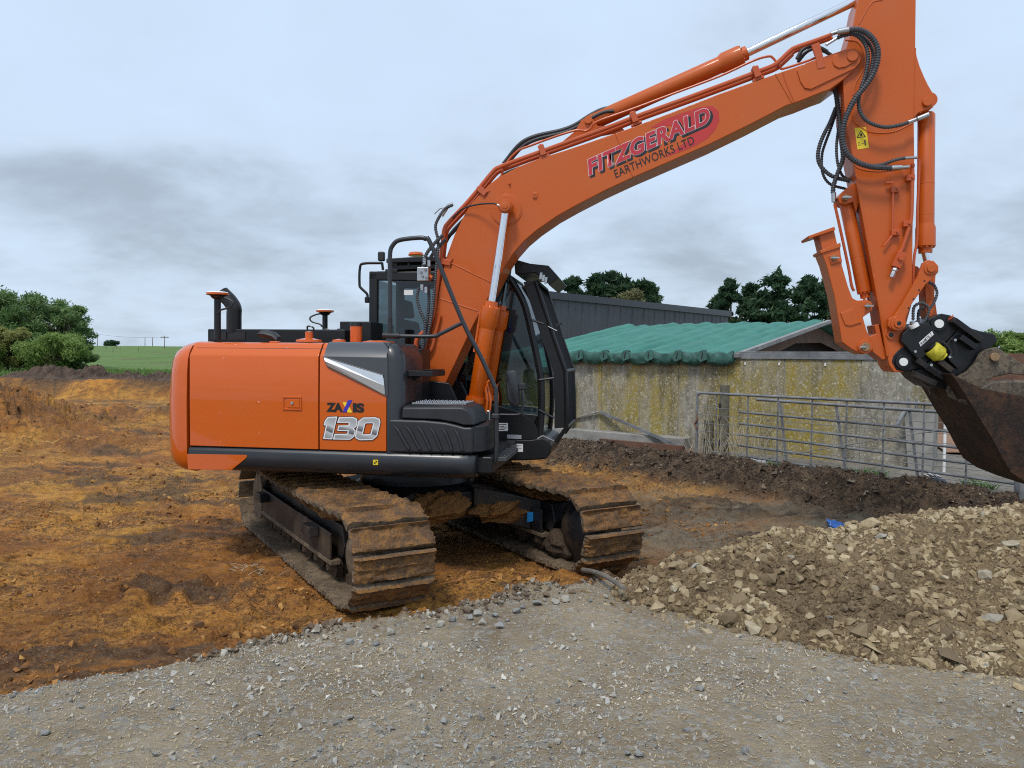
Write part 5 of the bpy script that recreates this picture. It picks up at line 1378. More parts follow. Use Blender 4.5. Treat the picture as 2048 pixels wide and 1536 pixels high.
for side in (-1, 1):
    # chain belt under the pads
    cb = MB(); n = 120; ring_o = [track_pt(PATHL * i / n) for i in range(n)]
    vs = []
    for (x, z, a) in ring_o:
        nx, nz = math.sin(a) * -1, math.cos(a)
        nx = -math.sin(a)
        for d, y in ((-0.004, -0.09), (-0.004, 0.09), (-0.085, 0.09), (-0.085, -0.09)):
            vs.append((x + (-math.sin(-a)) * 0 + math.sin(-a) * d, y, z + math.cos(a) * d))
    fs = []
    for i in range(n):
        j = (i + 1) % n
        for k in range(4):
            fs.append((i * 4 + k, i * 4 + (k + 1) % 4, j * 4 + (k + 1) % 4, j * 4 + k))
    cb.add(vs, fs)
    tr_o = cb.build('track', MUDD, EXC)
    tr_o.rotation_euler.z = UR
    cU, sU = math.cos(UR), math.sin(UR)
    tr_o.location = (-sU * side * TY, cU * side * TY, 0)
    tr_o['label'] = 'clay caked steel crawler track'
    for i in range(NSH):
        x, z, a = track_pt(PATHL * (i + 0.35 + 0.3 * (side > 0)) / NSH)
        so = bpy.data.objects.new('track_shoe', shoe_vars[(i * 5 + (3 if side > 0 else 0)) % 7]); link(so, tr_o)
        so.location = (x, 0, z); so.rotation_euler = (0, -a, 0) if False else (0, -a, 0)
    # frame, rollers and end wheels
    fy = 0.20
    f_ = MB().prism([(-1.22, 0.30), (1.16, 0.30), (1.22, 0.40), (1.16, 0.56), (-1.22, 0.58)], -0.15, 0.15)
    fo = f_.build('track_frame', UNDER, tr_o, 0.012)
    for sgn in (-1, 1):
        ol = MB().prism([(-1.20, 0.245), (1.14, 0.245), (1.14, 0.285), (-1.20, 0.285)], sgn * 0.15, sgn * 0.235); ol.build('frame_flange', PADM, tr_o, 0.006)
        pl2 = MB().prism([(-1.15, 0.285), (1.12, 0.285), (1.12, 0.50), (-1.15, 0.52)], sgn * 0.215, sgn * 0.235); pl2.build('frame_plate', UNDER, tr_o, 0.006)
        if sgn == side:
            g1 = MB().prism([(-1.42, 0.17), (-1.16, 0.20), (-1.12, 0.55), (-1.20, 0.68), (-1.36, 0.66), (-1.50, 0.48), (-1.50, 0.30)], sgn * 0.225, sgn * 0.245)
            g1.build('motor_guard', PADM, tr_o, 0.008)
            for xx in (0.72, -0.98):
                cg = MB().prism([(xx - 0.13, 0.42), (xx + 0.13, 0.42), (xx + 0.11, 0.50), (xx - 0.11, 0.50)], sgn * 0.236, sgn * 0.32); cg.build('step_lug', UNDER, tr_o, 0.008)
    for i in range(7):
        xx = -1.06 + i * 0.345
        MB().turned((xx, -0.22, 0.205), (xx, 1, 0.205), [(0, 0.03), (0.03, 0.05), (0.05, 0.095), (0.10, 0.095), (0.12, 0.075), (0.32, 0.075), (0.34, 0.095), (0.39, 0.095), (0.41, 0.05), (0.44, 0.03)], 18).build('roller', MUDD, tr_o)
    for xx, r_, nm in ((TH, 0.29, 'idler'), (-TH, 0.27, 'sprocket')):
        MB().turned((xx, -0.22, WZC), (xx, 1, WZC), [(0, 0.08), (0.02, 0.16), (0.06, 0.20), (0.08, r_ - .03), (0.13, r_), (0.31, r_), (0.36, r_ - .03), (0.38, 0.20), (0.42, 0.16), (0.44, 0.08)], 32).build(nm, PADM if side < 0 else UNDER, tr_o)
    lump('packed_clay', (0.0, 0.0, 0.585), (1.05, 0.19, 0.055), MUDO, tr_o, 12 + side, 4, 0.35)
    lump('packed_clay', (0.62, 0.0, 0.60), (0.50, 0.20, 0.07), MUDO, tr_o, 22 + side, 4, 0.35)
    lump('packed_clay', (1.28, -0.10 * side, 0.22), (0.22, 0.14, 0.14), MUDD, tr_o, 32 + side, 3, 0.35)
bs = MB()
for_c = Vector((0.94, 0.79, 0.40))
st_ = flat('blue_sticker', BLUE, caro, [(0.981, 0.70, 0.37), (0.981, 0.78, 0.37), (0.981, 0.78, 0.46), (0.981, 0.70, 0.46)])
# --- boom
YB = 0.19
boom_px = [(841, 772), (846, 745), (853, 715), (862, 672), (872, 622), (880, 575), (890, 521), (909, 469), (930, 427), (944, 405), (962, 386), (978, 369), (996, 355), (1035, 334), (1080, 316), (1126, 302), (1180, 284), (1257, 257), (1340, 226), (1440, 187), (1565, 143), (1620, 124), (1690, 99), (1700, 97), (1710, 99), (1718, 106), (1721, 116), (1718, 128), (1708, 141), (1682, 163), (1660, 179), (1640, 186), (1603, 201), (1573, 211), (1500, 249), (1418, 289), (1340, 323), (1266, 355), (1210, 381), (1152, 411), (1113, 433), (1074, 460), (1048, 482), (1027, 506), (1010, 531), (992, 566), (966, 614), (945, 653), (910, 727), (875, 799), (858, 806), (846, 796)]
boom = MB().prism(mpl(boom_px, -YB), -YB, YB).build('boom', BOOMO, EXC, 0.008)
def bplate(name, pts, t=0.010, mat=BOOMO, ym=-YB, parent=None, bev=0.003):
    return MB().prism(mpl(pts, ym), ym - t, ym + 0.004).build(name, mat, parent or boom, bev)
bplate('nose_plate', [(1594, 142), (1600, 163), (1609, 177), (1622, 179), (1668, 157), (1708, 138), (1719, 126), (1721, 116), (1718, 106), (1708, 98), (1690, 100), (1640, 117), (1610, 128)], 0.014)
bplate('nose_boss', [(1664, 125), (1667, 133), (1676, 138), (1688, 136), (1712, 124), (1716, 113), (1709, 102), (1697, 101), (1678, 108), (1667, 115)], 0.026)
pn = m3(1703, 115, -YB)
MB().cyl((pn[0], -YB - 0.04, pn[2]), (pn[0], YB + 0.04, pn[2]), 0.045, seg=24).build('pivot_pin', BOOMO, boom, 0.004)
for (u0, v0, u1, v1) in ((1231, 267, 1266, 353), (1551, 148, 1583, 204)):
    a, b = Vector(m3(u0, v0, -YB - 0.001)), Vector(m3(u1, v1, -YB - 0.001))
    MB().tube([a + (b - a) * (i / 14) for i in range(15)], 0.006, 6, rf=lambda i, n: 0.0055 + 0.0015 * (i % 2)).build('weld_seam', BOOMO, boom)
MB().tube([m3(u, v, -YB) for u, v in ((1566, 144), (1572, 165), (1590, 205))], 0.008, 6).build('weld_seam', BOOMO, boom)
bc = m3(1013, 420, -YB)
for r_, t_ in ((0.150, 0.008), (0.138, 0.013)):
    MB().cyl((bc[0], -YB - t_, bc[2]), (bc[0], -YB + 0.003, bc[2]), r_, seg=48).build('boss_ring', BOOMO, boom, 0.003)
for u0, v0, u1, v1 in ((895, 523, 983, 565), (879, 597, 955, 622), (845, 770, 872, 783)):
    MB().tube([m3(u0, v0, -YB), m3(u1, v1, -YB)], 0.006, 6).build('weld_seam', BOOMO, boom)
sq = m3(1070, 391, -YB); MB().box(sq[0] - 0.02, sq[0] + 0.02, -YB - 0.015, -YB, sq[2] - 0.024, sq[2] + 0.024).build('lug', BOOMO, boom, 0.003)
MB().cyl((sq[0], -YB - 0.017, sq[2]), (sq[0], -YB - 0.012, sq[2]), 0.006, seg=8).build('lug_hole', INK, boom)
sq = m3(1019, 367, -YB); MB().cyl((sq[0], -YB - 0.02, sq[2]), (sq[0], -YB, sq[2]), 0.012, seg=10).build('stud', BOOMO, boom)
# boom lettering
def bl(txt, name, mat, a, b, top, lift, **k):
    return flatletters(txt, name, mat, boom, a, b, top, -YB - lift, **k)
ea, eb, ec = Vector(m3(1300, 262, -YB - 0.0015)), Vector(m3(1437, 228, -YB - 0.0015)), Vector(m3(1325, 316, -YB - 0.0015))
swp = [(1300, 256), (1330, 238), (1365, 226), (1400, 214), (1425, 212), (1437, 222), (1439, 240), (1432, 258), (1415, 277), (1390, 292), (1360, 304), (1325, 316), (1350, 300), (1375, 280), (1385, 262), (1370, 250), (1335, 252)]
flat('logo_swoosh', REDSW, boom, mpath(swp, -YB - 0.0015))
FA, FB, FT = (1178, 352), (1424, 244), (1170, 321)
bl('FITZGERALD', 'logo_shadow', INK, (FA[0] + 4, FA[1] + 3), (FB[0] + 5, FB[1] + 3), (FT[0] + 4, FT[1] + 3), 0.0025, bold=0.045, shear=0.18, space=1.10, grow=0.03)
bl('FITZGERALD', 'logo_outline', WINK, FA, FB, FT, 0.0035, bold=0.045, shear=0.18, space=1.10, grow=0.016)
bl('FITZGERALD', 'logo_letters', REDF, FA, FB, FT, 0.0048, bold=0.045, shear=0.18, space=1.10)
bl('EARTHWORKS LTD', 'company_lettering', INK, (1232, 356), (1390, 287), (1227, 340.5), 0.0040, bold=0.0, space=1.05)
# --- boom cylinders
YC = 0.30
def ram(parent_name, p_base, p_head, p_rod, ym, rb_, rr, rh, label=None):
    b0, b1, b2 = [Vector((*q,)) for q in (p_base, p_head, p_rod)]
    d = (b1 - b0).normalized(); L = (b1 - b0).length
    o = MB().turned(b0, b1, [(0, rb_ * 0.8), (0.02, rb_), (L - 0.27, rb_), (L - 0.25, rb_ * 1.02), (L - 0.22, rh), (L - 0.06, rh), (L - 0.058, rh * 0.96), (L - 0.045, rh * 0.70), (L, rh * 0.68), (L + 0.002, rr)], 28).build(parent_name, ORANGE if parent_name == 'boom_cylinder' else BOOMO, EXC)
    MB().cyl(b1 - d * 0.02, b2, rr, seg=20).build('rod', CHROME, o)
    for k in range(10):
        u = d.orthogonal().normalized(); w = d.cross(u); a = 2 * math.pi * k / 10
        c = b1 - d * 0.058 + (u * math.cos(a) + w * math.sin(a)) * rh * 0.84
        MB().cyl(c, c + d * 0.014, 0.010, seg=6).build('gland_bolt', BOOMO, o)
    for q in (0.30, 0.52):
        c = b0 + d * (L * q + 0.25)
        MB().turned(c, c + d, [(0, rb_ * 1.003), (0.002, rb_ * 1.012), (0.008, rb_ * 1.012), (0.010, rb_ * 1.003)], 28).build('band_line', BOOMO, o)
    return o
bx0, bz0 = m2(945, 838, -YC); bx1, bz1 = m2(983.5, 603, -YC); bx2, bz2 = m2(1012, 414, -YC)
for y in (-YC, YC):
    ro = ram('boom_cylinder', (bx0, y, bz0), (bx1, y, bz1), (bx2, y, bz2), y, 0.073, 0.036, 0.092)
    MB().turned((bx2, y - 0.055, bz2), (bx2, y + 1, bz2), [(0, 0.060), (0.01, 0.066), (0.10, 0.066), (0.11, 0.060)], 28).build('rod_eye', BOOMO, ro)
    dd = Vector((bx1 - bx0, 0, bz1 - bz0)).normalized()
    c = Vector((bx0, y, bz0)) + dd * 0.16
    MB().turned(c, c + dd, [(0, 0.074), (0, 0.094), (0.05, 0.094), (0.05, 0.074)], 28).build('clamp_band', ORANGE, ro)
    for j, (ox, oy) in enumerate(((0.10, -0.03), (0.125, 0.0), (0.105, 0.035))):
        sd_y = 1 if y < 0 else 1
        p = [Vector((bx0 + ox + 0.03, y + oy, bz0 + 0.02)), Vector((bx0 + ox + 0.045, y + oy, bz0 + 0.18)), Vector((bx0 + ox + 0.03 - 0.02 * j, y + oy, bz0 + 0.28 + 0.05 * j)), Vector((bx0 + ox - 0.01 + dd.x * 0.35, y + oy, bz0 + 0.32 + 0.05 * j))]
        MB().tube(spline(p, 5), 0.013, 8).build('oil_pipe', ORANGE, ro)
    p_ = [Vector((bx0, y, bz0)) + dd * t + Vector((-0.085, 0, 0.02)) for t in (0.62, 0.9, 1.02)]
    MB().tube(p_ + [Vector((bx0, y, bz0)) + dd * 1.06 + Vector((-0.06, 0, 0.01))], 0.014, 8).build('oil_pipe', ORANGE, ro)
MB().cyl((bx2, -YC - 0.075, bz2), (bx2, YC + 0.075, bz2), 0.047, seg=28).build('boom_ram_pin', BOOMO, boom, 0.004)
MB().turned((bx2, -YC - 0.082, bz2), (bx2, -YC, bz2), [(0, 0.026), (0.001, 0.030), (0.006, 0.031), (0.007, 0.05), (0.02, 0.05)], 28).build('pin_cap', BOOMO, boom)
MB().tube(spline(mpath([(905, 437, -.2), (925, 418, -.22), (955, 409, -.26), (985, 407, -.34), (997, 410, -.36)], 0), 5), 0.008, 7).build('grease_line', RUBBER, boom)
MB().cyl(m3(994, 409.5, -.36), m3(1000, 412, -.36), 0.011, seg=8).build('grease_fitting', STEEL, boom)
# boom foot mounting brackets in the dark well
for y in (-0.27, 0.23):
    MB().prism([(0.05, 1.07), (0.72, 1.07), (0.55, 1.35), (0.40, 1.66), (0.20, 1.68), (0.08, 1.45)], y, y + 0.04).build('boom_bracket', BLACK, EXC, 0.01)
# --- arm cylinder on top of the boom
a0, a1, a2 = m3(1178, 247, 0), m3(1493, 106, 0), m3(1768, -25, 0)
ac = ram('arm_cylinder', a0, a1, a2, 0.0, 0.076, 0.040, 0.094)
for y in (-0.10, 0.07):
    MB().prism(mpl([(1120, 287), (1150, 262), (1163, 240), (1175, 234), (1186, 238), (1196, 252), (1240, 250), (1250, 262)], y), y, y + 0.03).build('cylinder_lug', BOOMO, boom, 0.004)
MB().cyl((a0[0], -0.125, a0[2]), (a0[0], 0.125, a0[2]), 0.036, seg=20).build('lug_pin', BOOMO, boom)
# --- pipes and hoses along the boom
def offs(pts, dx, dy): return [(u + dx, v + dy) for u, v in pts]
main_pipe = [(843, 722), (852, 690), (862, 645), (872, 590), (880, 530), (886, 480), (889, 458), (898, 444), (930, 410), (955, 381), (986, 343), (1000, 334), (1028, 323), (1080, 304), (1205, 259), (1281, 230), (1380, 194), (1503, 148), (1545, 132), (1562, 119), (1580, 102), (1592, 95), (1630, 82), (1660, 71)]
PP = []
for (ym, dx, dy, r_, cut) in ((-0.165, 0, 0, 0.021, None), (-0.11, 5, 7, 0.017, -3), (0.02, 4, 4, 0.021, None), (0.12, 2, 0, 0.021, None)):
    pts = main_pipe[:cut] if cut else main_pipe
    MB().tube(spline(mpath(offs(pts, dx, dy), ym), 4), r_, 9).build('hydraulic_pipe', PIPEO, boom)
thin = [(1000, 360), (1012, 328), (1035, 302), (1062, 291), (1102, 276), (1150, 261), (1170, 262), (1180, 257), (1195, 243), (1265, 218), (1345, 188), (1440, 152), (1505, 122), (1535, 113), (1546, 116), (1560, 134), (1568, 137), (1620, 120), (1642, 110)]
MB().tube(spline(mpath(thin, -0.14), 4), 0.011, 8).build('pilot_pipe', PIPEO, boom)
for px_, py_, sl in ((965, 383, 50), (1085, 302, 20), (1268, 236, 22), (1512, 146, 20), (893, 525, 78)):
    c = Vector(m3(px_, py_, -0.165)); a = R_(sl); u = Vector((math.cos(a), 0, math.sin(a))); w = Vector((-math.sin(a), 0, math.cos(a)))
    MB().obox(c + Vector((0, 0.0, 0)), u * 0.028, Vector((0, 0.045, 0)), w * 0.05).build('pipe_clamp', PIPEO, boom, 0.005)
    MB().obox(c - w * 0.06, u * 0.05, Vector((0, 0.025, 0)), w * 0.012).build('clamp_foot', PIPEO, boom, 0.003)
    MB().cyl(c + w * 0.05, c + w * 0.066, 0.012, seg=6).build('clamp_bolt', PIPEO, boom)
cb_ = [(1640, 84), (1642, 110), (1648, 137), (1636, 139), (1632, 122), (1628, 88)]
MB().prism(mpl([(1622, 92), (1638, 86), (1645, 112), (1650, 136), (1634, 140), (1630, 116)], -0.19), -0.21, -0.185).build('pipe_bracket', PIPEO, boom, 0.004)
def hose(pts, ym, r, mat=RUBBER, name='hydraulic_hose', corr=False, n=7, parent=None, seg=9):
    P = spline(mpath(pts, ym), n)
    if corr:
        L = sum((P[i + 1] - P[i]).length for i in range(len(P) - 1)); m = int(L / 0.0055)
        acc = [0.0]
        for i in range(len(P) - 1):
            acc.append(acc[-1] + (P[i + 1] - P[i]).length)
        Q = []; k = 0
        for i in range(m + 1):
            s = L * i / m
            while k < len(acc) - 2 and acc[k + 1] < s:
                k += 1
            Q.append(P[k].lerp(P[k + 1], (s - acc[k]) / max(1e-9, acc[k + 1] - acc[k])))
        mb = MB().tube(Q, r, 9, rf=lambda i, n_: r * (1.0 if (i // 2) % 2 else 0.80))
        return mb.build(name, RUBBERG, parent or boom, angle=80, smooth=False)
    return MB().tube(P, r, seg).build(name, mat, parent or boom)
hose([(1007, 328), (1038, 290), (1069, 273), (1121, 261), (1150, 250), (1180, 231), (1205, 219), (1226, 216)], -0.03, 0.020)
hose([(1010, 334), (1042, 296), (1073, 279), (1125, 266), (1152, 255), (1182, 237), (1207, 225), (1228, 222)], -0.07, 0.018)
hose([(890, 480), (915, 455), (940, 425), (975, 390), (1005, 352), (1040, 336)], -0.06, 0.018)
hose([(882, 505), (900, 470), (925, 442), (955, 412), (990, 370), (1030, 340)], -0.02, 0.018)
hose([(1594, 118), (1605, 100), (1622, 92), (1640, 96), (1655, 104)], -0.05, 0.018)
hose([(1596, 124), (1612, 105), (1630, 97), (1650, 103), (1665, 112)], 0.0, 0.016)
hose([(905, 410), (890, 418), (875, 440), (871, 456), (876, 480), (876, 500), (872, 540), (868, 590), (862, 640), (850, 690)], -0.26, 0.016, corr=True)
hose([(886, 470), (866, 490), (852, 510), (846, 535)], -0.28, 0.019, corr=True)
hose([(892, 478), (876, 496), (861, 515), (856, 536)], -0.24, 0.019, corr=True)
hose([(838, 575), (834, 595), (840, 620), (850, 648), (846, 690), (838, 735)], -0.28, 0.016, corr=True)
hose([(856, 572), (858, 600), (855, 640), (848, 690), (842, 740)], -0.24, 0.017, corr=True)
MB().tube([m3(906, 408, -.25), m3(896, 412, -.25), m3(888, 424, -.25), m3(883, 432, -.25)], 0.018, 10).build('steel_fitting', STEEL, boom)
MB().tube([m3(893, 414, -.26), m3(880, 417, -.26), m3(869, 428, -.26)], 0.006, 6).build('tap_lever', STEEL, boom)
vb = MB().obox(m3(848, 549, -0.30), (0.055, 0, 0), (0, 0.05, 0), (0.0, 0, 0.065)).build('valve_block', STEEL, boom, 0.006)
for px_, py_ in ((842, 545), (851, 540), (845, 553), (853, 556)):
    c = m3(px_, py_, -0.352); MB().cyl(c, (c[0], c[1] - 0.012, c[2]), 0.013, seg=10).build('valve_plug', GALV, vb)
for px_, py_ in ((849, 523), (858, 527), (844, 575), (852, 580)):
    MB().cyl(m3(px_, py_ - 6, -.28), m3(px_, py_ + 6, -.28), 0.018, seg=10).build('hose_fitting', STEEL, boom)
MB().cyl(m3(858, 552, -.30), m3(864, 556, -.30), 0.02, seg=10).build('valve_coil', ORANGE, vb)
MB().tube(spline(mpath([(848, 664), (836, 676), (832, 690), (836, 705), (848, 700)], -0.24), 5), 0.022, 10).build('hydraulic_pipe', PIPEO, boom)
for ym, pts in ((-.215, [(872, 590), (868, 625), (856, 660), (848, 668)]), (-.215, [(880, 630), (874, 655), (869, 672), (866, 690), (858, 705), (845, 716)])):
    MB().tube(spline(mpath(pts, ym), 5), 0.016, 8).build('hydraulic_pipe', PIPEO, boom)
MB().cyl(m3(845, 708, -.25), m3(836, 718, -.25), 0.013, seg=8).build('steel_fitting', STEEL, boom)
# --- arm
YA = 0.155
arm_px = [(1706, 52), (1716, 0), (1735, -48), (1770, -80), (1805, -82), (1826, -60), (1832, -20), (1832, 0), (1831, 94), (1834, 113), (1840, 133), (1848, 152), (1856, 169), (1866, 186), (1870, 197), (1871, 206), (1866, 215), (1852, 220), (1836, 226), (1828, 236), (1829, 313), (1829, 360), (1826, 438), (1825, 542), (1824, 607), (1815, 640), (1808, 668), (1806, 690), (1816, 706), (1822, 724), (1818, 738), (1806, 745), (1788, 744), (1778, 730), (1772, 700), (1760, 620), (1736, 485), (1714, 363), (1703, 305), (1690, 234), (1686, 167), (1686, 120)]
arm = MB().prism(mpl(arm_px, -YA), -YA, YA).build('arm', BOOMO, EXC, 0.007)
def aplate(name, pts, t=0.010, ym=-YA, mat=BOOMO, bev=0.003):
    return MB().prism(mpl(pts, ym), ym - t, ym + 0.004).build(name, mat, arm, bev)
MB().tube(spline(mpath([(1765, 0), (1748, 3), (1738, 12), (1728, 30), (1718, 48)], -YA), 5), 0.006, 6).build('weld_seam', BOOMO, arm)
MB().tube(spline(mpath([(1690, 80), (1715, 84), (1728, 105), (1728, 135), (1712, 165), (1706, 190)], -YA), 5), 0.007, 6).build('weld_seam', BOOMO, arm)
MB().tube(mpath([(1831, 96), (1828, 234)], -YA), 0.005, 6).build('weld_seam', BOOMO, arm)
MB().tube(spline(mpath([(1706, 240), (1716, 250), (1740, 264), (1785, 264), (1826, 246)], -YA), 5), 0.006, 6).build('weld_seam', BOOMO, arm)
MB().tube(spline(mpath([(1700, 318), (1716, 336), (1750, 343), (1790, 340)], -YA), 5), 0.006, 6).build('weld_seam', BOOMO, arm)
MB().tube(mpath([(1714, 362), (1736, 485), (1760, 620), (1775, 712)], -YA), 0.011, 7).build('edge_bead', BOOMO, arm)
for px_, py_, r_ in ((1853, 205, 0.038), (1703, 115, 0.05)):
    c = m3(px_, py_, -YA); MB().cyl((c[0], -YA - 0.03, c[2]), (c[0], YA + 0.03, c[2]), r_, seg=24).build('arm_pin', BOOMO, arm, 0.004)
a2v = Vector(a2); MB().cyl((a2v.x, -YA - 0.03, a2v.z), (a2v.x, YA + 0.03, a2v.z), 0.045, seg=24).build('arm_pin', BOOMO, arm, 0.004)
MB().turned((a2v.x, -0.06, a2v.z), (a2v.x, 1, a2v.z), [(0, 0.05), (0, 0.075), (0.12, 0.075), (0.12, 0.05)], 24).build('rod_eye', BOOMO, ac)
# warning sticker
ws = -YA - 0.0016
flat('warning_sticker', YELLOW, arm, mpath([(1709, 256), (1732, 254), (1738, 295), (1715, 299)], ws))
tri = mpath([(1722, 260), (1732, 274), (1713, 276)], ws - 0.001); flat('sticker_print', INK, arm, tri)
flat('sticker_print', YELLOW, arm, mpath([(1722, 263), (1729, 273), (1716, 274)], ws - 0.002))
flat('sticker_print', INK, arm, mpath([(1721, 267), (1724, 266), (1725, 272), (1720, 272.5)], ws - 0.003))
flat('sticker_print', INK, arm, mpath([(1728, 280), (1731, 280), (1732, 291), (1729.5, 291)], ws - 0.001))
flat('sticker_print', INK, arm, mpath([(1716, 285), (1720, 284.5), (1721, 291), (1717, 291.5)], ws - 0.001))
flat('sticker_print', YELLOW, arm, mpath([(1716.7, 286), (1719.4, 285.6), (1720.2, 290.2), (1717.5, 290.6)], ws - 0.002))
flat('sticker_print', INK, arm, mpath([(1722, 287.3), (1727.5, 286.4), (1727.5, 287.6), (1722, 288.4)], ws - 0.001))
# bucket cylinder in front of the arm
bb0, bb1, bb2 = m3(1853, 205, 0), m3(1850.5, 506, 0), m3(1860, 540, 0)
d0 = Vector(bb0) + (Vector(bb1) - Vector(bb0)) * 0.07
bcx = ram('bucket_cylinder', d0, bb1, bb2, 0, 0.071, 0.036, 0.083)
MB().turned((bb0[0], -0.075, bb0[2]), (bb0[0], 1, bb0[2]), [(0, 0.04), (0, 0.065), (0.15, 0.065), (0.15, 0.04)], 24).build('base_eye', BOOMO, bcx)
# arm piping
MB().tube(spline(mpath([(1824, 336), (1825, 345), (1824, 400), (1822, 440), (1815, 465), (1806, 492), (1800, 505)], -0.20), 5), 0.016, 9).build('hydraulic_pipe', PIPEO, arm)
MB().tube(spline(mpath([(1838, 318), (1838, 345), (1835, 420), (1834, 480), (1828, 520), (1826, 600)], -0.12), 5), 0.012, 8).build('hydraulic_pipe', PIPEO, arm)
MB().tube(spline(mpath([(1772, 366), (1784, 366), (1786, 372), (1785, 460), (1783, 472), (1768, 492)], -0.19), 4), 0.010, 8).build('hydraulic_pipe', PIPEO, arm)
MB().tube(mpath([(1822, 332), (1828, 332)], -.2), 0.022, 10).build('pipe_elbow', PIPEO, arm)
for px_, py_, ym in ((1790, 379, -.18), (1790, 465, -.18), (1814, 448, -.19), (1820, 356, -.19)):
    c = Vector(m3(px_, py_, ym)); MB().obox(c, (0.035, 0, 0), (0, 0.022, 0), (0, 0, 0.026)).build('pipe_clamp', PIPEO, arm, 0.004)
    MB().cyl(c + Vector((0.012, -0.02, 0)), c + Vector((0.012, -0.038, 0)), 0.010, seg=6).build('clamp_bolt', PIPEO, arm)
u_ = (Vector(m3(1782, 555, -.21)) - Vector(m3(1806, 498, -.21))).normalized(); c = Vector(m3(1797, 520, -.21))
MB().obox(c, u_ * 0.07, Vector((0, 0.03, 0)), u_.cross(Vector((0, 1, 0))) * 0.038).build('stop_valve', PIPEO, arm, 0.006)
MB().cyl(c - u_ * .01 + Vector((0, -.03, 0)), c - u_ * .01 + Vector((0, -.05, 0)), 0.018, seg=14).build('valve_spindle', PIPEO, arm)
MB().turned(c + u_ * 0.07, c + u_, [(0, 0.018), (0.01, 0.026), (0.03, 0.026), (0.035, 0.020), (0.06, 0.024), (0.09, 0.024)], 6).build('quick_coupling', STEEL, arm)
# big corrugated hoses at the elbow
hose([(1695, 61), (1715, 59), (1736, 68), (1752, 88), (1756, 112), (1749, 141), (1734, 167), (1710, 198), (1692, 234), (1685, 266), (1687, 292), (1697, 311), (1718, 326), (1747, 334), (1783, 336)], -0.30, 0.026, corr=True, parent=arm)
hose([(1674, 76), (1697, 68), (1715, 72), (1730, 88), (1736, 112), (1732, 146), (1722, 177), (1717, 206), (1723, 229), (1739, 245), (1768, 254), (1796, 251), (1817, 245)], -0.26, 0.018, corr=True, parent=arm)
hose([(1686, 72), (1712, 67), (1731, 78), (1744, 98), (1746, 118), (1740, 146), (1726, 172), (1704, 205), (1690, 240), (1686, 270), (1690, 300), (1702, 318), (1725, 330), (1760, 330), (1790, 320), (1810, 316)], -0.24, 0.016, corr=True, parent=arm)
for pts, r_ in (([(1676, 64), (1697, 60)], 0.027), ([(1662, 68), (1677, 63)], 0.018), ([(1652, 90), (1674, 76)], 0.013), ([(1783, 336), (1802, 335)], 0.024), ([(1802, 335), (1818, 334)], 0.017), ([(1815, 245), (1835, 238)], 0.017), ([(1835, 238), (1857, 229)], 0.021), ([(1810, 316), (1834, 315)], 0.013)):
    ym = -0.30 if r_ > 0.02 else -0.25
    MB().tube(mpath(pts, ym if pts[0][0] != 1662 else -0.22), r_, 10).build('hose_fitting', STEEL, arm)
hose([(1664, 160), (1672, 190), (1677, 225), (1681, 262), (1685, 300), (1685, 320), (1674, 350), (1667, 372), (1666, 388)], -0.03, 0.022, corr=True, parent=arm)
hose([(1672, 215), (1660, 245), (1645, 275), (1637, 300), (1637, 322), (1648, 340), (1668, 354), (1700, 362)], 0.0, 0.020, corr=True, parent=arm)
hose([(1673, 220), (1664, 250), (1651, 285), (1644, 310), (1645, 345), (1660, 368), (1692, 378)], 0.06, 0.014, corr=True, parent=arm)
hose([(1678, 250), (1673, 290), (1675, 325), (1684, 350), (1698, 360)], 0.05, 0.014, corr=True, parent=arm)
# --- thumb folded along the arm
MB().prism(mpl([(1675, 395), (1684, 384), (1706, 366), (1716, 374), (1718, 402), (1712, 425), (1706, 404), (1690, 410), (1679, 406)], -0.08), -0.09, 0.09).build('thumb_lug', BOOMO, arm, 0.006)
t0_, t1_ = m3(1691, 400, 0), m3(1731, 596, 0)
tcy = ram('thumb_cylinder', t0_, t1_, m3(1737, 614, 0), 0, 0.060, 0.026, 0.061)
MB().tube(spline(mpath([(1668, 408), (1672, 420), (1696, 530), (1703, 570), (1708, 582)], -0.03), 4), 0.013, 8).build('hydraulic_pipe', PIPEO, tcy)
MB().tube(mpath([(1667, 386), (1668, 404)], -0.03), 0.022, 10).build('hose_fitting', STEEL, tcy)
tb_px = [(1641, 501), (1680, 489), (1684, 530), (1696, 572), (1705, 596), (1714, 601), (1733, 600), (1743, 603), (1747, 612), (1744, 622), (1726, 634), (1733, 660), (1740, 675), (1742, 692), (1735, 706), (1725, 709), (1712, 703), (1700, 696), (1684, 684), (1677, 640), (1668, 588), (1652, 528)]
thumb = MB().prism(mpl(tb_px, -0.13), -0.13, 0.13).build('thumb', BOOMO, EXC, 0.008)
MB().prism(mpl([(1616, 472), (1669, 453), (1671, 460), (1618, 477)], -0.15), -0.15, 0.15).build('thumb_plate', BOOMO, thumb, 0.004)
MB().prism(mpl([(1638, 470), (1668, 459), (1675, 490), (1645, 500)], -0.11), -0.11, 0.11).build('thumb_neck', BOOMO, thumb, 0.005)
MB().prism(mpl([(1640, 501), (1681, 485), (1682, 494), (1642, 507)], -0.145), -0.145, 0.145).build('thumb_collar', BOOMO, thumb, 0.004)
MB().prism(mpl([(1680, 626), (1707, 617), (1718, 638), (1723, 645), (1700, 652), (1690, 650)], -0.13), -0.142, -0.128).build('cheek_plate', BOOMO, thumb, 0.004)
MB().prism(mpl([(1657, 512), (1680, 505), (1684, 524), (1662, 530)], -0.13), -0.140, -0.128).build('cheek_plate', BOOMO, thumb, 0.004)
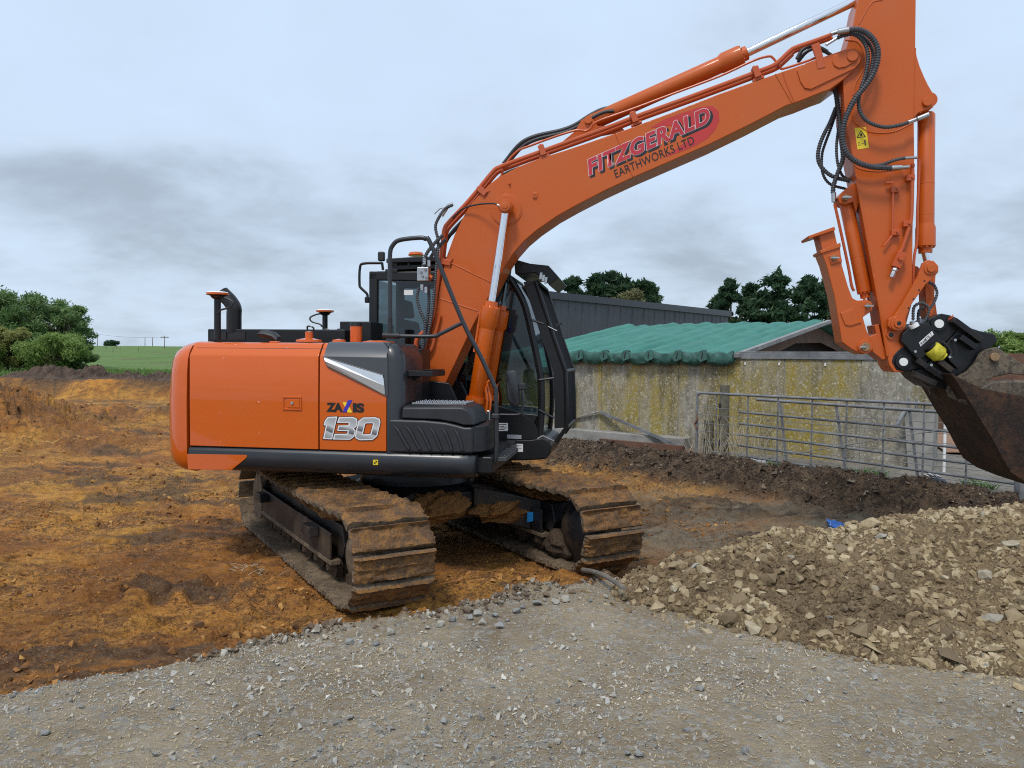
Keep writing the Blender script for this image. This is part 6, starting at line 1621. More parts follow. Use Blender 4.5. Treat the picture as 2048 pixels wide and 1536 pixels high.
for px_, py_ in ((1668, 516), (1736, 612), (1692, 395)):
    c = m3(px_, py_, -0.145); MB().cyl((c[0], -0.16, c[2]), (c[0], 0.14, c[2]), 0.024, seg=14).build('thumb_pin', BRASS, thumb)
    MB().bar((c[0] - .035, -.165, c[2]), (c[0] + .04, -.165, c[2]), 0.012, 0.012).build('lynch_clip', STEEL, thumb)
c = m3(1729, 694, -0.13); MB().cyl((c[0], -0.155, c[2]), (c[0], 0.15, c[2]), 0.062, seg=24).build('thumb_boss', BOOMO, thumb, 0.004)
MB().cyl((c[0], -0.175, c[2]), (c[0], 0.17, c[2]), 0.038, seg=18).build('thumb_pin', BRASS, thumb, 0.004)
MB().bar((c[0] - .055, -.178, c[2]), (c[0] + .0, -.178, c[2]), 0.014, 0.014).build('lynch_clip', STEEL, thumb)
MB().prism(mpl([(1737, 673), (1752, 668), (1748, 650), (1757, 648), (1766, 690), (1778, 716), (1765, 720), (1745, 704)], -0.11), -0.12, 0.12).build('thumb_bracket', BOOMO, arm, 0.006)
# --- bucket links
lk = [(1846, 525), (1856, 520), (1868, 522), (1877, 532), (1877, 544), (1866, 556), (1852, 568), (1822, 610), (1812, 634), (1810, 650), (1800, 659), (1785, 660), (1776, 652), (1777, 638), (1790, 630), (1804, 610), (1836, 552)]
for y in (-YA - 0.062, YA + 0.014):
    lo_ = MB().prism(mpl(lk, -YA - 0.06), y, y + 0.045).build('bucket_link', BOOMO, EXC, 0.006)
    if y < 0:
        for px_, py_ in ((1849, 562), (1838, 580), (1827, 598), (1817, 616)):
            c = m3(px_, py_, y); MB().cyl((c[0], y - 0.002, c[2]), (c[0], y + 0.002, c[2]), 0.008, seg=8).build('link_hole', INK, lo_)
        for px_, py_, r_ in ((1861, 537, 0.055), (1796, 647, 0.062)):
            c = m3(px_, py_, y); MB().cyl((c[0], y - 0.012, c[2]), (c[0], y + 0.04, c[2]), r_, seg=28).build('link_boss', BOOMO, lo_, 0.003)
            MB().cyl((c[0], y - 0.028, c[2]), (c[0], y + 0.04, c[2]), r_ * 0.62, seg=24).build('link_pin', BOOMO, lo_, 0.003)
        c = m3(1796, 647, y); MB().cyl((c[0], y - 0.030, c[2]), (c[0], y - 0.02, c[2]), 0.018, seg=14).build('pin_bore', INK, lo_)
c = m3(1781, 670, -YA); MB().cyl((c[0], -YA - 0.018, c[2]), (c[0], -YA, c[2]), 0.034, seg=18).build('grease_port', BOOMO, arm); MB().cyl((c[0], -YA - 0.020, c[2]), (c[0], -YA - 0.01, c[2]), 0.022, seg=14).build('port_bore', INK, arm)
MB().prism(mpl([(1850, 540), (1872, 540), (1869, 590), (1876, 640), (1884, 655), (1866, 655), (1852, 628), (1850, 580)], -0.08), -0.085, 0.085).build('tipping_link', BOOMO, EXC, 0.008)
hose([(1857, 565), (1868, 570), (1874, 586), (1868, 605), (1858, 620)], -0.16, 0.013, corr=True, parent=arm)
hose([(1826, 640), (1828, 615), (1842, 606), (1856, 614), (1856, 630), (1845, 648)], -0.17, 0.014, corr=True, parent=arm)
hose([(1836, 645), (1838, 622), (1848, 614)], -0.10, 0.014, corr=True, parent=arm)
# --- tilting hitch
HB = 0.16
h1 = [(1783, 724), (1786, 712), (1796, 700), (1812, 690), (1830, 664), (1850, 642), (1866, 632), (1884, 627), (1900, 630), (1916, 636), (1924, 650), (1905, 672), (1886, 692), (1872, 712), (1838, 738), (1822, 742), (1806, 744), (1792, 740)]
hit = MB().prism(mpl(h1, -HB), -HB, HB).build('tilt_hitch', BLACK, EXC, 0.012)
MB().prism(mpl([(1804, 668), (1826, 646), (1858, 646), (1862, 652), (1886, 680), (1884, 688), (1838, 722), (1832, 716), (1802, 684)], -HB - 0.05), -HB - 0.055, 0.1).build('hitch_housing', BLACK, hit, 0.012, 3)
hp_ = -HB - 0.0565
flat('name_plate', WINK, hit, mpath([(1838, 685), (1864, 662), (1867.5, 669), (1841.5, 693)], hp_))
letters('RAMTILT', 'plate_lettering', INK, hit, *(lambda a, b, c: (a, b - a, c - a))(Vector(m3(1843, 691, hp_ - .001)), Vector(m3(1865.5, 670, hp_ - .001)), Vector(m3(1840, 686, hp_ - .001))), bold=0.02, shear=0.1)
for px_, py_, r_ in ((1805, 724, 0.036), (1876, 648, 0.038)):
    c = m3(px_, py_, -HB); MB().cyl((c[0], -HB - 0.02, c[2]), (c[0], HB + 0.02, c[2]), r_ * 1.75, seg=28).build('hitch_boss', BLACK, hit, 0.004)
    MB().cyl((c[0], -HB - 0.035, c[2]), (c[0], HB + 0.03, c[2]), r_, seg=24).build('hitch_pin', WHITE, hit, 0.003)
MB().cyl(m3(1830, 655, -HB - .06), m3(1826, 648, -HB - .06), 0.040, seg=20).build('cap_disc', WHITE, hit)
MB().cyl(m3(1828, 652, -HB - .07), m3(1823, 642, -HB - .07), 0.020, seg=8).build('cap_bolt', STEEL, hit)
letters('A25', 'hitch_lettering', plain('orange_ink', (0.7, 0.12, 0.02), 0.4), hit, *(lambda a, b, c: (a, b - a, c - a))(Vector(m3(1897, 642, -HB - .0015)), Vector(m3(1908, 633, -HB - .0015)), Vector(m3(1895, 637, -HB - .0015))), bold=0.02, shear=0.1)
MB().cyl(m3(1858, 692, -.22), m3(1876, 712, -.22), 0.052, seg=18).build('tilt_cylinder', BLACK, hit)
YSL = plain('yellow_sleeve', (0.55, 0.48, 0.03), 0.6, 0, 0.35, 25, 0.3)
MB().turned(m3(1862, 696, -.22), m3(1884, 714, -.22), [(0, 0.066), (0.01, 0.071), (0.09, 0.073), (0.10, 0.066), (0.115, 0.05), (0.13, 0.048)], 20).build('yellow_sleeve', YSL, hit)
h2 = [(1822, 742), (1838, 738), (1872, 712), (1905, 672), (1924, 650), (1960, 662), (1990, 668), (1996, 682), (1972, 704), (1950, 722), (1928, 744), (1904, 772), (1892, 780), (1856, 772), (1836, 758)]
hl = MB().prism(mpl(h2, -0.17), -0.17, 0.17).build('hitch_base', BLACK, EXC, 0.01)
for k, (a, b) in enumerate((((1832, 720), (1872, 748)), ((1850, 734), (1886, 756)), ((1876, 722), (1902, 742)), ((1898, 716), (1916, 734)), ((1905, 640), (1962, 682)), ((1918, 674), (1950, 696)), ((1826, 748), (1870, 768)))):
    A_, B_ = Vector(m3(*a, -0.21)), Vector(m3(*b, -0.21))
    MB().bar(A_, B_, 0.09, 0.05).build('hitch_rib', BLACK if k % 2 else UNDER, hl, 0.006)
for px_, py_ in ((1863, 730), (1900, 714), (1895, 752), (1911, 680), (1831, 703)):
    c = m3(px_, py_, -0.26); MB().cyl(c, (c[0], -0.15, c[2]), 0.012, seg=8).build('rib_bolt', STEEL, hl)
hose([(1880, 680), (1892, 690), (1902, 704), (1900, 712)], -0.2, 0.012, parent=hl)
# --- bucket: ears, curved shell, side cheeks, stiffened lip
BW = 0.45
ear = [(1895, 779), (1900, 765), (1916, 752), (1934, 744), (1950, 728), (1962, 706), (1975, 698), (1994, 694), (2012, 706), (2030, 718), (2056, 734), (2056, 750), (2020, 748), (1988, 754), (1968, 764), (1954, 778), (1937, 797), (1915, 802), (1900, 794)]
bkt = MB()
prof_b = [(1826, 744), (1850, 779), (1874, 820), (1898, 858), (1916, 893), (1931, 918), (1958, 936), (1998, 952), (2043, 966), (2090, 960), (2135, 930), (2160, 880)]
outer = [m2(u, v, 0.42) for u, v in prof_b]
ins = []
cxb = sum(p[0] for p in outer) / len(outer); czb = m2(2000, 800, 0.42)[1]
for p in outer:
    v = Vector((cxb + 0.15 - p[0], czb + 0.2 - p[1])).normalized() * 0.03
    ins.append((p[0] + v.x, p[1] + v.y))
bkt.prism(outer + ins[::-1], -BW, BW)
bo = bkt.build('bucket', BUCKM, EXC, 0.004)
for y in (-BW - 0.022, BW + 0.002):
    MB().prism(outer + [m2(2110, 800, 0.42), m2(2060, 770, 0.42), m2(1960, 785, 0.42), m2(1880, 770, .42)], y, y + 0.02).build('side_plate', BUCKM, bo, 0.004)
for y in (-0.24, 0.19):
    MB().prism(mpl(ear, -0.24), y, y + 0.05).build('bucket_ear', LIPM, bo, 0.008)
for px_, py_ in ((1987, 714), (1918, 780)):
    c = m3(px_, py_, -0.24); MB().cyl((c[0], -0.275, c[2]), (c[0], 0.27, c[2]), 0.036, seg=20).build('bucket_pin', BRASS, bo, 0.004)
MB().prism(mpl([(1928, 803), (1948, 782), (1984, 762), (2030, 760), (2110, 764), (2110, 796), (2040, 800), (1975, 810), (1940, 812)], -0.42), -0.42, -0.26).build('lip_beam', LIPM, bo, 0.025, 3)
MB().prism([m2(1880, 770, 0.42), m2(1960, 785, 0.42), m2(2060, 770, 0.42), m2(2110, 800, 0.42), m2(2110, 806, 0.42), m2(2060, 777, 0.42), m2(1960, 792, 0.42), m2(1882, 778, 0.42)], -BW, BW).build('top_plate', BUCKM, bo)
# --- cab
YN, YF = 0.24, 1.20
def cabp(pts, y): return [m3(u, v, YN)[0::2] for u, v in pts]
cab = MB()
rear_x = m2(738, 600, YN)[0]; top_zc = m2(800, 545, YN)[1]
fr_px = [(1019, 556), (1038, 588), (1050, 616), (1062, 665), (1074, 720), (1081, 760), (1082, 820), (1078, 875), (1066, 905)]
frp = [m2(u, v, YN) for u, v in fr_px]
zb = 1.09
cabo = MB().prism([(rear_x, zb), (frp[-1][0], zb)] + [(frp[-1][0], 1.24), (frp[-2][0], 1.34), (rear_x + 0.7, 1.42), (rear_x, 1.42)], YN, YF).build('cab', BLACK, EXC, 0.015)
for y in (YN + 0.03, YF - 0.03):
    MB().tube(spline([(a, y, b) for a, b in frp[:-1]], 4), 0.036, 8).build('front_pillar', BLACK, cabo)
    MB().box(rear_x, rear_x + 0.09, y - 0.035, y + 0.035, 1.42, top_zc).build('rear_pillar', BLACK, cabo, 0.01)
    MB().bar((rear_x, y, top_zc - 0.03), (frp[0][0], y, frp[0][1]), 0.07, 0.09).build('roof_rail', BLACK, cabo, 0.01)
    xm_ = m2(880, 600, YN)[0] + 0.1
    MB().box(xm_, xm_ + 0.08, y - 0.03, y + 0.03, 1.42, top_zc - 0.02).build('middle_pillar', BLACK, cabo, 0.01)
MB().box(rear_x, rear_x + 0.09, YN + 0.07, YF - 0.07, 1.42, 1.60).build('rear_panel', BLACK, cabo, 0.01)
MB().prism([(rear_x + 0.02, top_zc - 0.03), (rear_x + 0.05, top_zc + 0.02), (frp[0][0] - 0.15, top_zc + 0.03), (frp[0][0] + 0.02, frp[0][1] + 0.03), (frp[0][0], frp[0][1] - 0.02)], YN + 0.03, YF - 0.03).build('roof', BLACK, cabo, 0.02)
def pane(name, pts3):
    return flat(name, GLASS, cabo, pts3)
pane('side_window', [(rear_x + 0.09, YN + 0.02, 1.42), (xm_, YN + 0.02, 1.42), (xm_, YN + 0.02, top_zc - 0.08), (rear_x + 0.09, YN + 0.02, top_zc - 0.08)])
pane('side_window', [(xm_ + 0.08, YN + 0.02, 1.40)] + [(frp[-2][0] - 0.03, YN + 0.02, 1.36)] + [(a - 0.03, YN + 0.02, b) for a, b in frp[-3::-1]] + [(xm_ + 0.08, YN + 0.02, top_zc - 0.06)])
pane('door_window', [(rear_x + 0.09, YF - 0.02, 1.42), (xm_, YF - 0.02, 1.42), (xm_, YF - 0.02, top_zc - 0.08), (rear_x + 0.09, YF - 0.02, top_zc - 0.08)])
pane('door_window', [(xm_ + 0.08, YF - 0.02, 1.40)] + [(frp[-2][0] - 0.03, YF - 0.02, 1.36)] + [(a - 0.03, YF - 0.02, b) for a, b in frp[-3::-1]] + [(xm_ + 0.08, YF - 0.02, top_zc - 0.06)])
pane('rear_window', [(rear_x + 0.01, YN + 0.08, 1.60), (rear_x + 0.01, YF - 0.08, 1.60), (rear_x + 0.01, YF - 0.08, top_zc - 0.05), (rear_x + 0.01, YN + 0.08, top_zc - 0.05)])
sv = spline([(a, 0, b) for a, b in frp[:-1]], 3)
q = MB(); vs = [(p.x + 0.01, YN + 0.05, p.z) for p in sv] + [(p.x + 0.01, YF - 0.05, p.z) for p in sv]; n_ = len(sv)
q.add(vs, [(i, i + 1, n_ + i + 1, n_ + i) for i in range(n_ - 1)]).build('windscreen', GLASS, cabo)
# seat, console and operator things inside
seat = MB().box(rear_x + 0.36, rear_x + 0.86, 0.48, 0.98, 1.42, 1.72).build('seat', RUBBER, cabo, 0.05)
MB().prism([(rear_x + 0.26, 1.66), (rear_x + 0.42, 1.66), (rear_x + 0.34, 2.30), (rear_x + 0.20, 2.30)], 0.50, 0.96).build('seat_back', RUBBER, seat, 0.04)
MB().prism([(rear_x + 0.20, 2.33), (rear_x + 0.32, 2.33), (rear_x + 0.29, 2.52), (rear_x + 0.18, 2.52)], 0.60, 0.86).build('head_rest', RUBBER, seat, 0.03)
for y in (0.34, 1.02):
    MB().box(rear_x + 0.55, rear_x + 1.0, y, y + 0.12, 1.42, 1.86).build('console', PLASTIC, cabo, 0.02)
    MB().tube([(rear_x + 0.92, y + 0.06, 1.84), (rear_x + 0.95, y + 0.06, 2.02)], 0.018, 8).build('joystick', RUBBER, cabo)
MB().obox(m3(1018, 650, 0.5), (0.015, 0, 0.005), (0, 0.11, 0), (-.01, 0, 0.075)).build('monitor', DBLUE, cabo, 0.005)
flat('cab_sticker', WINK, cabo, mpath([(808, 580), (826, 580), (826, 590), (808, 590)], YN + 0.016))
# roof guard, lights, beacon
rg_ = MB()
rgp = [(788, 512), (834, 511), (834, 519), (860, 517), (1030, 521), (1062, 528), (1116, 553), (1116, 558), (1095, 572), (1082, 565), (1040, 548), (1000, 534), (790, 536)]
MB().prism(mpl([(772, 517), (834, 513), (930, 513), (930, 522), (772, 526)], YN - 0.02), YN - 0.02, YF + 0.02).build('roof_guard', BLACK, EXC, 0.01)
MB().prism(mpl([(778, 530), (930, 526), (930, 535), (792, 540), (778, 540)], YN + 0.02), YN + 0.02, YF - 0.02).build('guard_rail', BLACK, EXC, 0.01)
for px_ in (790, 815):
    boxpx(MB(), px_, 524, px_ + 4, 532, YN + 0.01, YN + 0.05).build('guard_post', BLACK, EXC)
vis = MB().prism(mpl([(1028, 518), (1060, 527), (1097, 531), (1118, 555), (1098, 571), (1094, 562), (1070, 545), (1030, 548)], YN + 0.0), YN, YF).build('visor_guard', BLACK, EXC, 0.008)
flat('guard_slot', INK, vis, mpath([(1045, 529), (1067, 534), (1045, 536)], YN - 0.0015))
for k in range(3):
    MB().obox(m3(1082 + 5 * k, 552 + 4.5 * k, YN - 0.015), (0.012, 0, 0), (0, 0.012, 0), (0.004, 0, 0.032)).build('guard_clip', STEEL, vis)
MB().turned(m3(832, 512, 0.7), m3(832, 400, 0.7), [(0, 0.08), (0.01, 0.085), (0.035, 0.075), (0.045, 0.04), (0.048, 0)], 20).build('beacon', ORANGE, EXC)
MB().obox(m3(763, 513, YN - .02), (0.034, 0, 0), (0, 0.03, 0), (0, 0, 0.048)).build('work_lamp', RUBBER, EXC, 0.014)
MB().tube(mpath([(764, 525), (766, 540)], YN), 0.014, 8).build('lamp_stalk', BLACK, EXC)
MB().tube(spline(mpath([(764, 526), (728, 527), (720, 535), (719, 568), (722, 576), (734, 588), (735, 598)], YN + 0.05), 4), 0.014, 8).build('grab_bar', BLACK, EXC)
MB().obox(m3(734, 600, YN + .05), (0.02, 0, 0), (0, 0.02, 0), (0, 0, 0.03)).build('bar_foot', BLACK, EXC, 0.005)
boxpx(MB(), 770, 538, 795, 546, YN - 0.01, YN + 0.1).build('cab_trim', BLACK, EXC, 0.006)
# front guard: side rails, cross bars and slats
gp = [(1071, 562), (1090, 620), (1108, 676), (1131, 742), (1133, 800), (1133, 855), (1112, 884)]
gA = [m2(u, v, YN) for u, v in gp]
fg = MB().tube([(a, YN - 0.01, b) for a, b in gA], 0.022, 8).build('front_guard', BLACK, EXC)
MB().tube([(a, YF, b) for a, b in gA], 0.022, 8).build('guard_frame', BLACK, fg)
gin = [m2(u - 24, v + 2, YN) for u, v in gp[:-1]]
MB().add([(a, YN - 0.01, b) for a, b in gA[:-1]] + [(a, YN - 0.01, b) for a, b in gin], [(i, i + 1, 6 + i + 1, 6 + i) for i in range(5)]).build('guard_side', BLACK, fg)
for k in range(22):
    y = YN + 0.03 + (YF - YN - 0.06) * k / 21
    MB().tube([(a, y, b) for a, b in gA[:-1]], 0.009, 5).build('guard_slat', BLACK, fg)
for i in (0, 3, 5):
    MB().tube([(gA[i][0] + .004, YN, gA[i][1]), (gA[i][0] + .004, YF, gA[i][1])], 0.018, 8).build('guard_bar', BLACK, fg)
MB().tube(mpath([(1060, 885), (1086, 872), (1112, 884), (1134, 857)], YN), 0.012, 8).build('guard_brace', GALV, fg)
for a, b in (((1045, 575), (1072, 566)), ((1064, 640), (1088, 648)), ((1078, 760), (1108, 756)), ((1078, 820), (1108, 836))):
    MB().tube(mpath([a, b], YN - 0.005), 0.012, 8).build('guard_strut', DGREY, fg)
MB().tube(mpath([(1096, 653), (1114, 662)], YN - 0.04), 0.006, 6).build('latch_rod', STEEL, fg)
MB().tube(mpath([(1113, 652), (1123, 645)], YN - 0.04), 0.012, 8).build('latch_knob', RUBBER, fg)
# cab floor pod below the door line, with plates
MB().prism(mpl([(974, 880), (1060, 880), (1085, 876), (1098, 882), (1103, 892), (1100, 908), (1092, 918), (1074, 920), (1015, 922), (974, 922)], YN - 0.02), YN - 0.02, YF).build('cab_floor', BLACK, EXC, 0.015)
MB().prism(mpl([(974, 806), (1000, 812), (1040, 824), (1066, 842), (1076, 860), (1076, 881), (974, 881)], YN - 0.012), YN - 0.012, YN + 0.05).build('cab_skirt', BLACK, EXC, 0.012)
flat('data_plate', WINK, cabo, mpath([(996, 846), (1016, 846), (1016, 862), (996, 862)], YN - 0.0145))
flat('data_plate', SILVER, cabo, mpath([(1014, 869), (1043, 870), (1043, 878), (1014, 877)], YN - 0.0145))
flat('data_plate', WINK, cabo, mpath([(1021, 887), (1046, 888), (1046, 904), (1021, 903)], YN - 0.0225))
for i in range(4):
    flat('plate_print', INK, cabo, mpath([(998, 848.5 + 3.3 * i), (1013 - (i % 2) * 4, 848.5 + 3.3 * i), (1013 - (i % 2) * 4, 849.8 + 3.3 * i), (998, 849.8 + 3.3 * i)], YN - 0.0155))
    flat('plate_print', DGREY, cabo, mpath([(1023, 890 + 3 * i), (1043 - (i % 2) * 5, 890.3 + 3 * i), (1043 - (i % 2) * 5, 891 + 3 * i), (1023, 890.7 + 3 * i)], YN - 0.0235))
# mirror on its arm
mr = MB(); mrg = []
for y, k in ((-0.34, 0.82), (-0.33, 0.96), (-0.30, 1.0), (-0.27, 0.96)):
    pts = [(1013, 746), (1018, 740), (1030, 739), (1037, 746), (1040, 790), (1040, 808), (1034, 815), (1022, 813), (1016, 800), (1013, 770)]
    cc = m2(1026, 778, -0.30)
    mrg.append([(cc[0] + (m2(u, v, -0.30)[0] - cc[0]) * k, y, cc[1] + (m2(u, v, -0.30)[1] - cc[1]) * k) for u, v in pts])
mro = mr.loft(mrg).build('mirror', DGREY, EXC)
MB().tube(spline(mpath([(1044, 776), (1046, 800), (1044, 822), (1036, 829), (1000, 829), (990, 828)], -0.32), 4), 0.012, 8).build('mirror_arm', DGREY, mro)
MB().obox(m3(1045, 773, -0.31), (0.035, 0, 0), (0, 0.025, 0), (0, 0, 0.03)).build('mirror_joint', RUBBER, mro, 0.01)
MB().obox(m3(975, 835, -0.3), (0.03, 0, 0), (0, 0.04, 0), (0, 0, 0.07)).build('hose_manifold', STEEL, EXC, 0.01)
# ------------------------------------------------------------------ gates, posts, litter
G1, G2 = Vector((2.97, 12.32)), Vector((5.85, 8.88))
gd = (G2 - G1).normalized(); gn = Vector((-gd.y, gd.x))
if gn.y < 0:
    gn = -gn
GL = (G2 - G1).length
def gate_frame(name, label, org, z0, off):
    e = empty(name, (org.x, org.y, z0)); props(e, label, 'gate')
    return e
def gpt(s, d, z): 
    p = gd * s + gn * d
    return (p.x, p.y, z)
ga = gate_frame('wire_gate', 'galvanised tube gate with thin wires standing in front on the bank', G1, 0.33, 0)
fr = MB().tube(spline([gpt(0, 0, 0.0), gpt(0, 0, 0.55), gpt(0.0, 0, 0.98), gpt(0.025, 0, 1.03), gpt(0.09, 0, 1.05), gpt(0.4, 0, 1.05), gpt(GL, 0, 1.05)], 4), 0.021, 10).build('frame_tube', GALV, ga)
MB().tube([gpt(0, 0, 0), gpt(GL, 0, -0.03)], 0.021, 10).build('bottom_rail', GALV, ga)
MB().tube([gpt(GL, 0, -0.03), gpt(GL, 0, 1.05)], 0.021, 10).build('end_stile', GALV, ga)
for s in (0.36, 0.92, 1.42, 1.95, 2.45, 2.95, 3.45, 3.95):
    MB().tube([gpt(s, 0.012, 0.0), gpt(s, 0.012, 1.05)], 0.012, 8).build('upright', GALV, ga)
for z in (0.14, 0.29, 0.44, 0.58, 0.70, 0.83):
    MB().tube([gpt(0, -0.012, z + 0.01 * math.sin(z * 20)), gpt(GL * 0.5, -0.012, z - 0.008), gpt(GL, -0.012, z)], 0.0042, 5).build('wire', GALV, ga)
MB().tube([gpt(0.9, -0.02, 0.04), gpt(GL, -0.02, 0.95)], 0.0055, 5).build('brace_wire', GALV, ga)
RUST = plain('rust', (0.16, 0.07, 0.035), 0.8, 0.1, 0.4, 30)
MB().tube(spline([gpt(0.0, -.02, 0.70), gpt(0.03, -.03, 0.62), gpt(-0.02, -.03, 0.55), gpt(0.03, -.03, 0.48)], 4), 0.012, 6).build('chain', RUST, ga)
gb = gate_frame('bar_gate', 'heavier galvanised bar gate leaning behind the wire gate', G1, 0.30, 0.2)
s0g, s1g = 0.62, GL - 0.05
MB().tube([gpt(s0g + 0.3, 0.25, 1.01), gpt(s1g, 0.12, 0.97)], 0.023, 10).build('top_rail', GALV, gb)
for z0_, z1_ in ((0.80, 0.73), (0.62, 0.54), (0.45, 0.36), (0.28, 0.19), (0.12, 0.04), (-0.0, -0.04)):
    MB().tube([gpt(s0g, 0.24, z0_), gpt(s1g, 0.12, z1_)], 0.018, 9).build('bar', GALV, gb)
for s, tilt in ((1.42, 0.10), (2.32, 0.12), (3.3, 0.10), (s1g, 0.08)):
    MB().bar(gpt(s - tilt, 0.27 - s * .03, 1.0), gpt(s + tilt * 0.6, 0.25 - s * .03, -0.02), 0.035, 0.016, up=(gn.x, gn.y, 0)).build('stay', GALV, gb)
# timber posts
WOOD = plain('weathered_post_wood', (0.11, 0.10, 0.07), 0.9, 0, 0.4, 14, 0.6)
def tpost(px_, top, base_z, dep, r, label, seed):
    x = at(px_, 900, dep)[0]; z0 = gz_at(x, dep)
    zt = at(px_, top, dep)[2]
    e = empty('timber_post', (x, dep, z0)); props(e, label, 'post')
    MB().turned((0, 0, -0.3), (0, 0, 1), [(0, r), (0.3, r), (zt - z0 + 0.28, r * 0.95), (zt - z0 + 0.3, r * 0.88)], 14).build('shaft', WOOD, e)
    for k, zz in enumerate((0.25, 0.62, 0.85)):
        if zz < zt - z0:
            MB().obox((-r * 0.95, -0.02, zz), (0.018, 0, 0), (0, 0.025, 0), (0, 0, 0.035)).build('insulator', RUBBER, e, 0.006)
tpost(1447, 770, 0.3, 12.7, 0.085, 'tall weathered round timber post behind the gates', 1)
tpost(1417, 840, 0.3, 12.9, 0.085, 'short weathered timber post beside the taller gate post', 2)
tpost(1141, 752, 0.3, 15.5, 0.055, 'thin mossy timber post just past the cab front guard', 3)
st_ = MB().tube([at(2044, 840, 8.6), at(2044, 1010, 8.6)], 0.035, 10).build('steel_post', GALV); props(st_, 'round galvanised steel post under the raised bucket', 'post')
# plastic housing on the ground by the strainer post
c = gnd(1864, 978, 0.30)
cs = empty('plastic_case', c, 0.3); props(cs, 'small black and grey moulded plastic case lying under the gate', 'plastic case')
rg = []
for x, zt, yy in ((-0.20, 0.03, 0.06), (-0.17, 0.13, 0.10), (-0.06, 0.19, 0.12), (0.06, 0.17, 0.12), (0.16, 0.12, 0.11), (0.20, 0.05, 0.08)):
    rg.append([(x, -yy, -0.02), (x, yy, -0.02), (x, yy * 0.8, zt * 0.8), (x, yy * 0.4, zt), (x, -yy * 0.4, zt), (x, -yy * 0.9, zt * 0.7)])
MB().loft(rg).build('shell', PLASTIC, cs, 0.012, angle=50)
for k in range(4):
    MB().bar((-0.11 + 0.06 * k, -0.06, 0.178 - 0.012 * abs(k - 1)), (-0.07 + 0.06 * k, 0.05, 0.195 - 0.012 * abs(k - 1)), 0.012, 0.012).build('pale_stripe', WHITE, cs)
MB().tube([(-0.19, -0.09, 0.0), (-0.12, -0.115, 0.09), (0.02, -0.12, 0.10), (0.17, -0.11, 0.05)], 0.006, 6).build('trim_line', SILVER, cs)
# white downpipe stub by the wall foot
pp = Vector(gnd(1500, 918, 0.36))
o_ = MB().turned(pp, pp + Vector((0.5, -0.35, -0.05)), [(0, 0.05), (0.26, 0.05), (0.26, 0.044), (0.02, 0.042)], 18).build('drain_pipe', WHITE); props(o_, 'short white plastic drain pipe lying below the lichen wall', 'pipe')
# blue scrap of plastic sheet
bp = Vector(gnd(1686, 1051, 0.06)); rb2 = np.random.default_rng(6)
q = MB(); n1, n2 = 14, 9; vs = []
for j in range(n2):
    for i in range(n1):
        u, v = (i / (n1 - 1) - .5) * 0.34, (j / (n2 - 1) - .5) * 0.24
        k = 1 - 0.5 * abs(v) / 0.12 * (i % 3 == 0)
        x, y = bp.x + u * k, bp.y + v
        vs.append((x, y, gz_at(x, y) + 0.012 + 0.03 * rb2.random()))
q.add(vs, [(j * n1 + i, j * n1 + i + 1, (j + 1) * n1 + i + 1, (j + 1) * n1 + i) for j in range(n2 - 1) for i in range(n1 - 1)])
BLP = plain('blue_polythene', (0.02, 0.13, 0.45), 0.35, 0, 0.25, 20)
o_ = q.build('plastic_scrap', BLP, smooth=False); props(o_, 'crumpled bright blue plastic scrap on the pit floor', 'plastic scrap')
# grey stake lying from the far track to the heap
sa, sb = gnd(1166, 1140, 0.14), gnd(1248, 1177, 0.25)
stk = [Vector(sa) + (Vector(sb) - Vector(sa)) * t + Vector((0, 0, 0.03 * math.sin(t * 3.1))) for t in [i / 8 for i in range(9)]]
o_ = MB().tube(stk, 0.02, 9, rf=lambda i, n: 0.022 - 0.005 * i / n).build('stake', POLEM); props(o_, 'bent grey wooden stake lying between the far track and the rubble', 'stake')
# dry stalks round the posts and green weeds, grass straggling on the tracks
DRY = plain('dry_stalk', (0.44, 0.38, 0.28), 0.85, 0, 0.3, 20)
GRN = plain('weed_green', (0.085, 0.17, 0.035), 0.7, 0, 0.4, 9)
def tuft(name, label, cat, base, n, h, spread, mat, seed, lean=0.6, r=0.004, group=None):
    rr = random.Random(seed); q = MB()
    for i in range(n):
        a = rr.random() * 6.283; d = spread * rr.random() ** 0.6
        b0 = Vector((math.cos(a) * d, math.sin(a) * d, -0.03))
        a2_ = rr.random() * 6.283; hh = h * rr.uniform(0.4, 1.1); ll = hh * lean * rr.uniform(0.2, 1.2)
        tip = b0 + Vector((math.cos(a2_) * ll, math.sin(a2_) * ll, hh))
        q.tube(spline([b0, b0.lerp(tip, 0.5) + Vector((0, 0, hh * 0.18)), tip], 3), r, 4, rf=lambda i, n_: r * (1 - 0.75 * i / n_))
    o = q.build(name, mat, smooth=False); o.location = base
    props(o, label, cat, group)
    return o
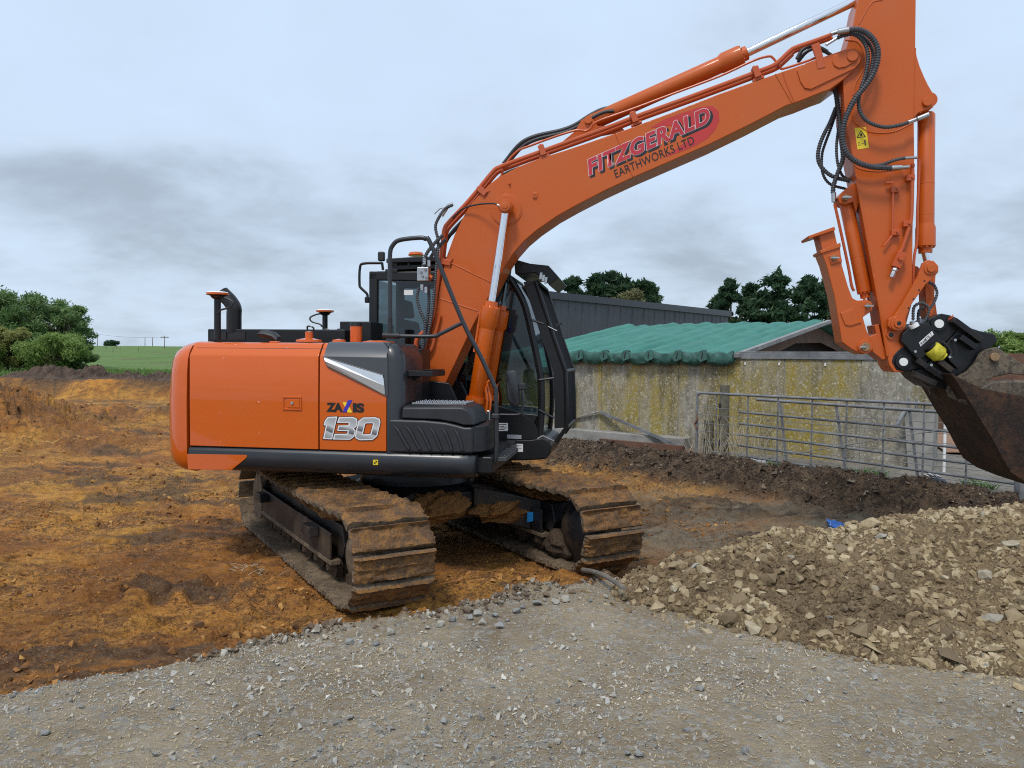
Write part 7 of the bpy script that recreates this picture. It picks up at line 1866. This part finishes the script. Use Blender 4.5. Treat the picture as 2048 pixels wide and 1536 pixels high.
for k, (px_, py_, n, h, sp, lb) in enumerate([(1405, 905, 26, 0.75, 0.35, 'pale dry weed stalks round the short timber post'), (1470, 912, 60, 0.7, 0.5, 'thick tangle of pale dry stalks beside the tall timber post'), (1520, 918, 18, 0.5, 0.4, 'sparse dry stalks behind the gates near the drain pipe'), (1230, 870, 10, 0.8, 0.3, 'few dry stalks at the foot of the lichen wall')]):
    x, y, z = gnd(px_, py_, 0.36)
    tuft('dry_weed', lb, 'weed', (x, y, gz_at(x, y)), n, h, sp, DRY, 80 + k, 0.6, 0.006)
for k, (px_, py_, lb) in enumerate([(1745, 950, 'low green weeds inside the gate, nearest the strainer post'), (1700, 948, 'low green weeds growing behind the bar gate'), (1955, 972, 'bright green grass tuft on the yard edge below the bucket'), (1560, 935, 'small green weeds below the lichen wall panels')]):
    x, y, z = gnd(px_, py_, 0.32)
    tuft('green_weed', lb, 'weed', (x, y, gz_at(x, y)), 90, 0.13, 0.20, GRN, 90 + k, 0.9, 0.008)
for k, (px_, py_) in enumerate([(490, 1140), (520, 1144)]):
    x, y, z = gnd(px_, py_, 0.03)
    tuft('grass_clump', 'uprooted pale grass clump beside the near track' if k else 'torn green and pale grass clump lying in the clay', 'grass', (x, y, gz_at(x, y)), 40, 0.05, 0.14, DRY, 110 + k, 3.0, 0.003)
# rough grass along the rim of the field
n_b = 26000; rgb = np.random.default_rng(66)
bx2_ = rgb.uniform(-40, -13, n_b); by2_ = rgb.uniform(33.5, 46, n_b)
bz2_, bm2 = ground_all(bx2_, by2_)
kp = (bm2['grass'] > 0.35)
bx2_, by2_, bz2_ = bx2_[kp], by2_[kp], bz2_[kp]
an = rgb.random(len(bx2_)) * 6.283; hb = rgb.uniform(0.08, 0.28, len(bx2_)); wb = 0.022
ln = rgb.normal(0, 0.4, (len(bx2_), 2)) * hb[:, None]
Vb = np.stack([np.stack([bx2_ - np.cos(an) * wb, by2_ - np.sin(an) * wb, bz2_ - 0.02], 1), np.stack([bx2_ + np.cos(an) * wb, by2_ + np.sin(an) * wb, bz2_ - 0.02], 1), np.stack([bx2_ + ln[:, 0], by2_ + ln[:, 1], bz2_ + hb], 1)], 1).reshape(-1, 3)
BLADE = plain('grass_blade', (0.12, 0.20, 0.04), 0.7, 0, 0.35, 0.8)
o = link(bpy.data.objects.new('rough_grass', np_mesh('rough_grass', Vb, np.arange(len(Vb)).reshape(-1, 3), BLADE)))
props(o, 'rough green grass along the near rim of the field', 'grass', kind='stuff')
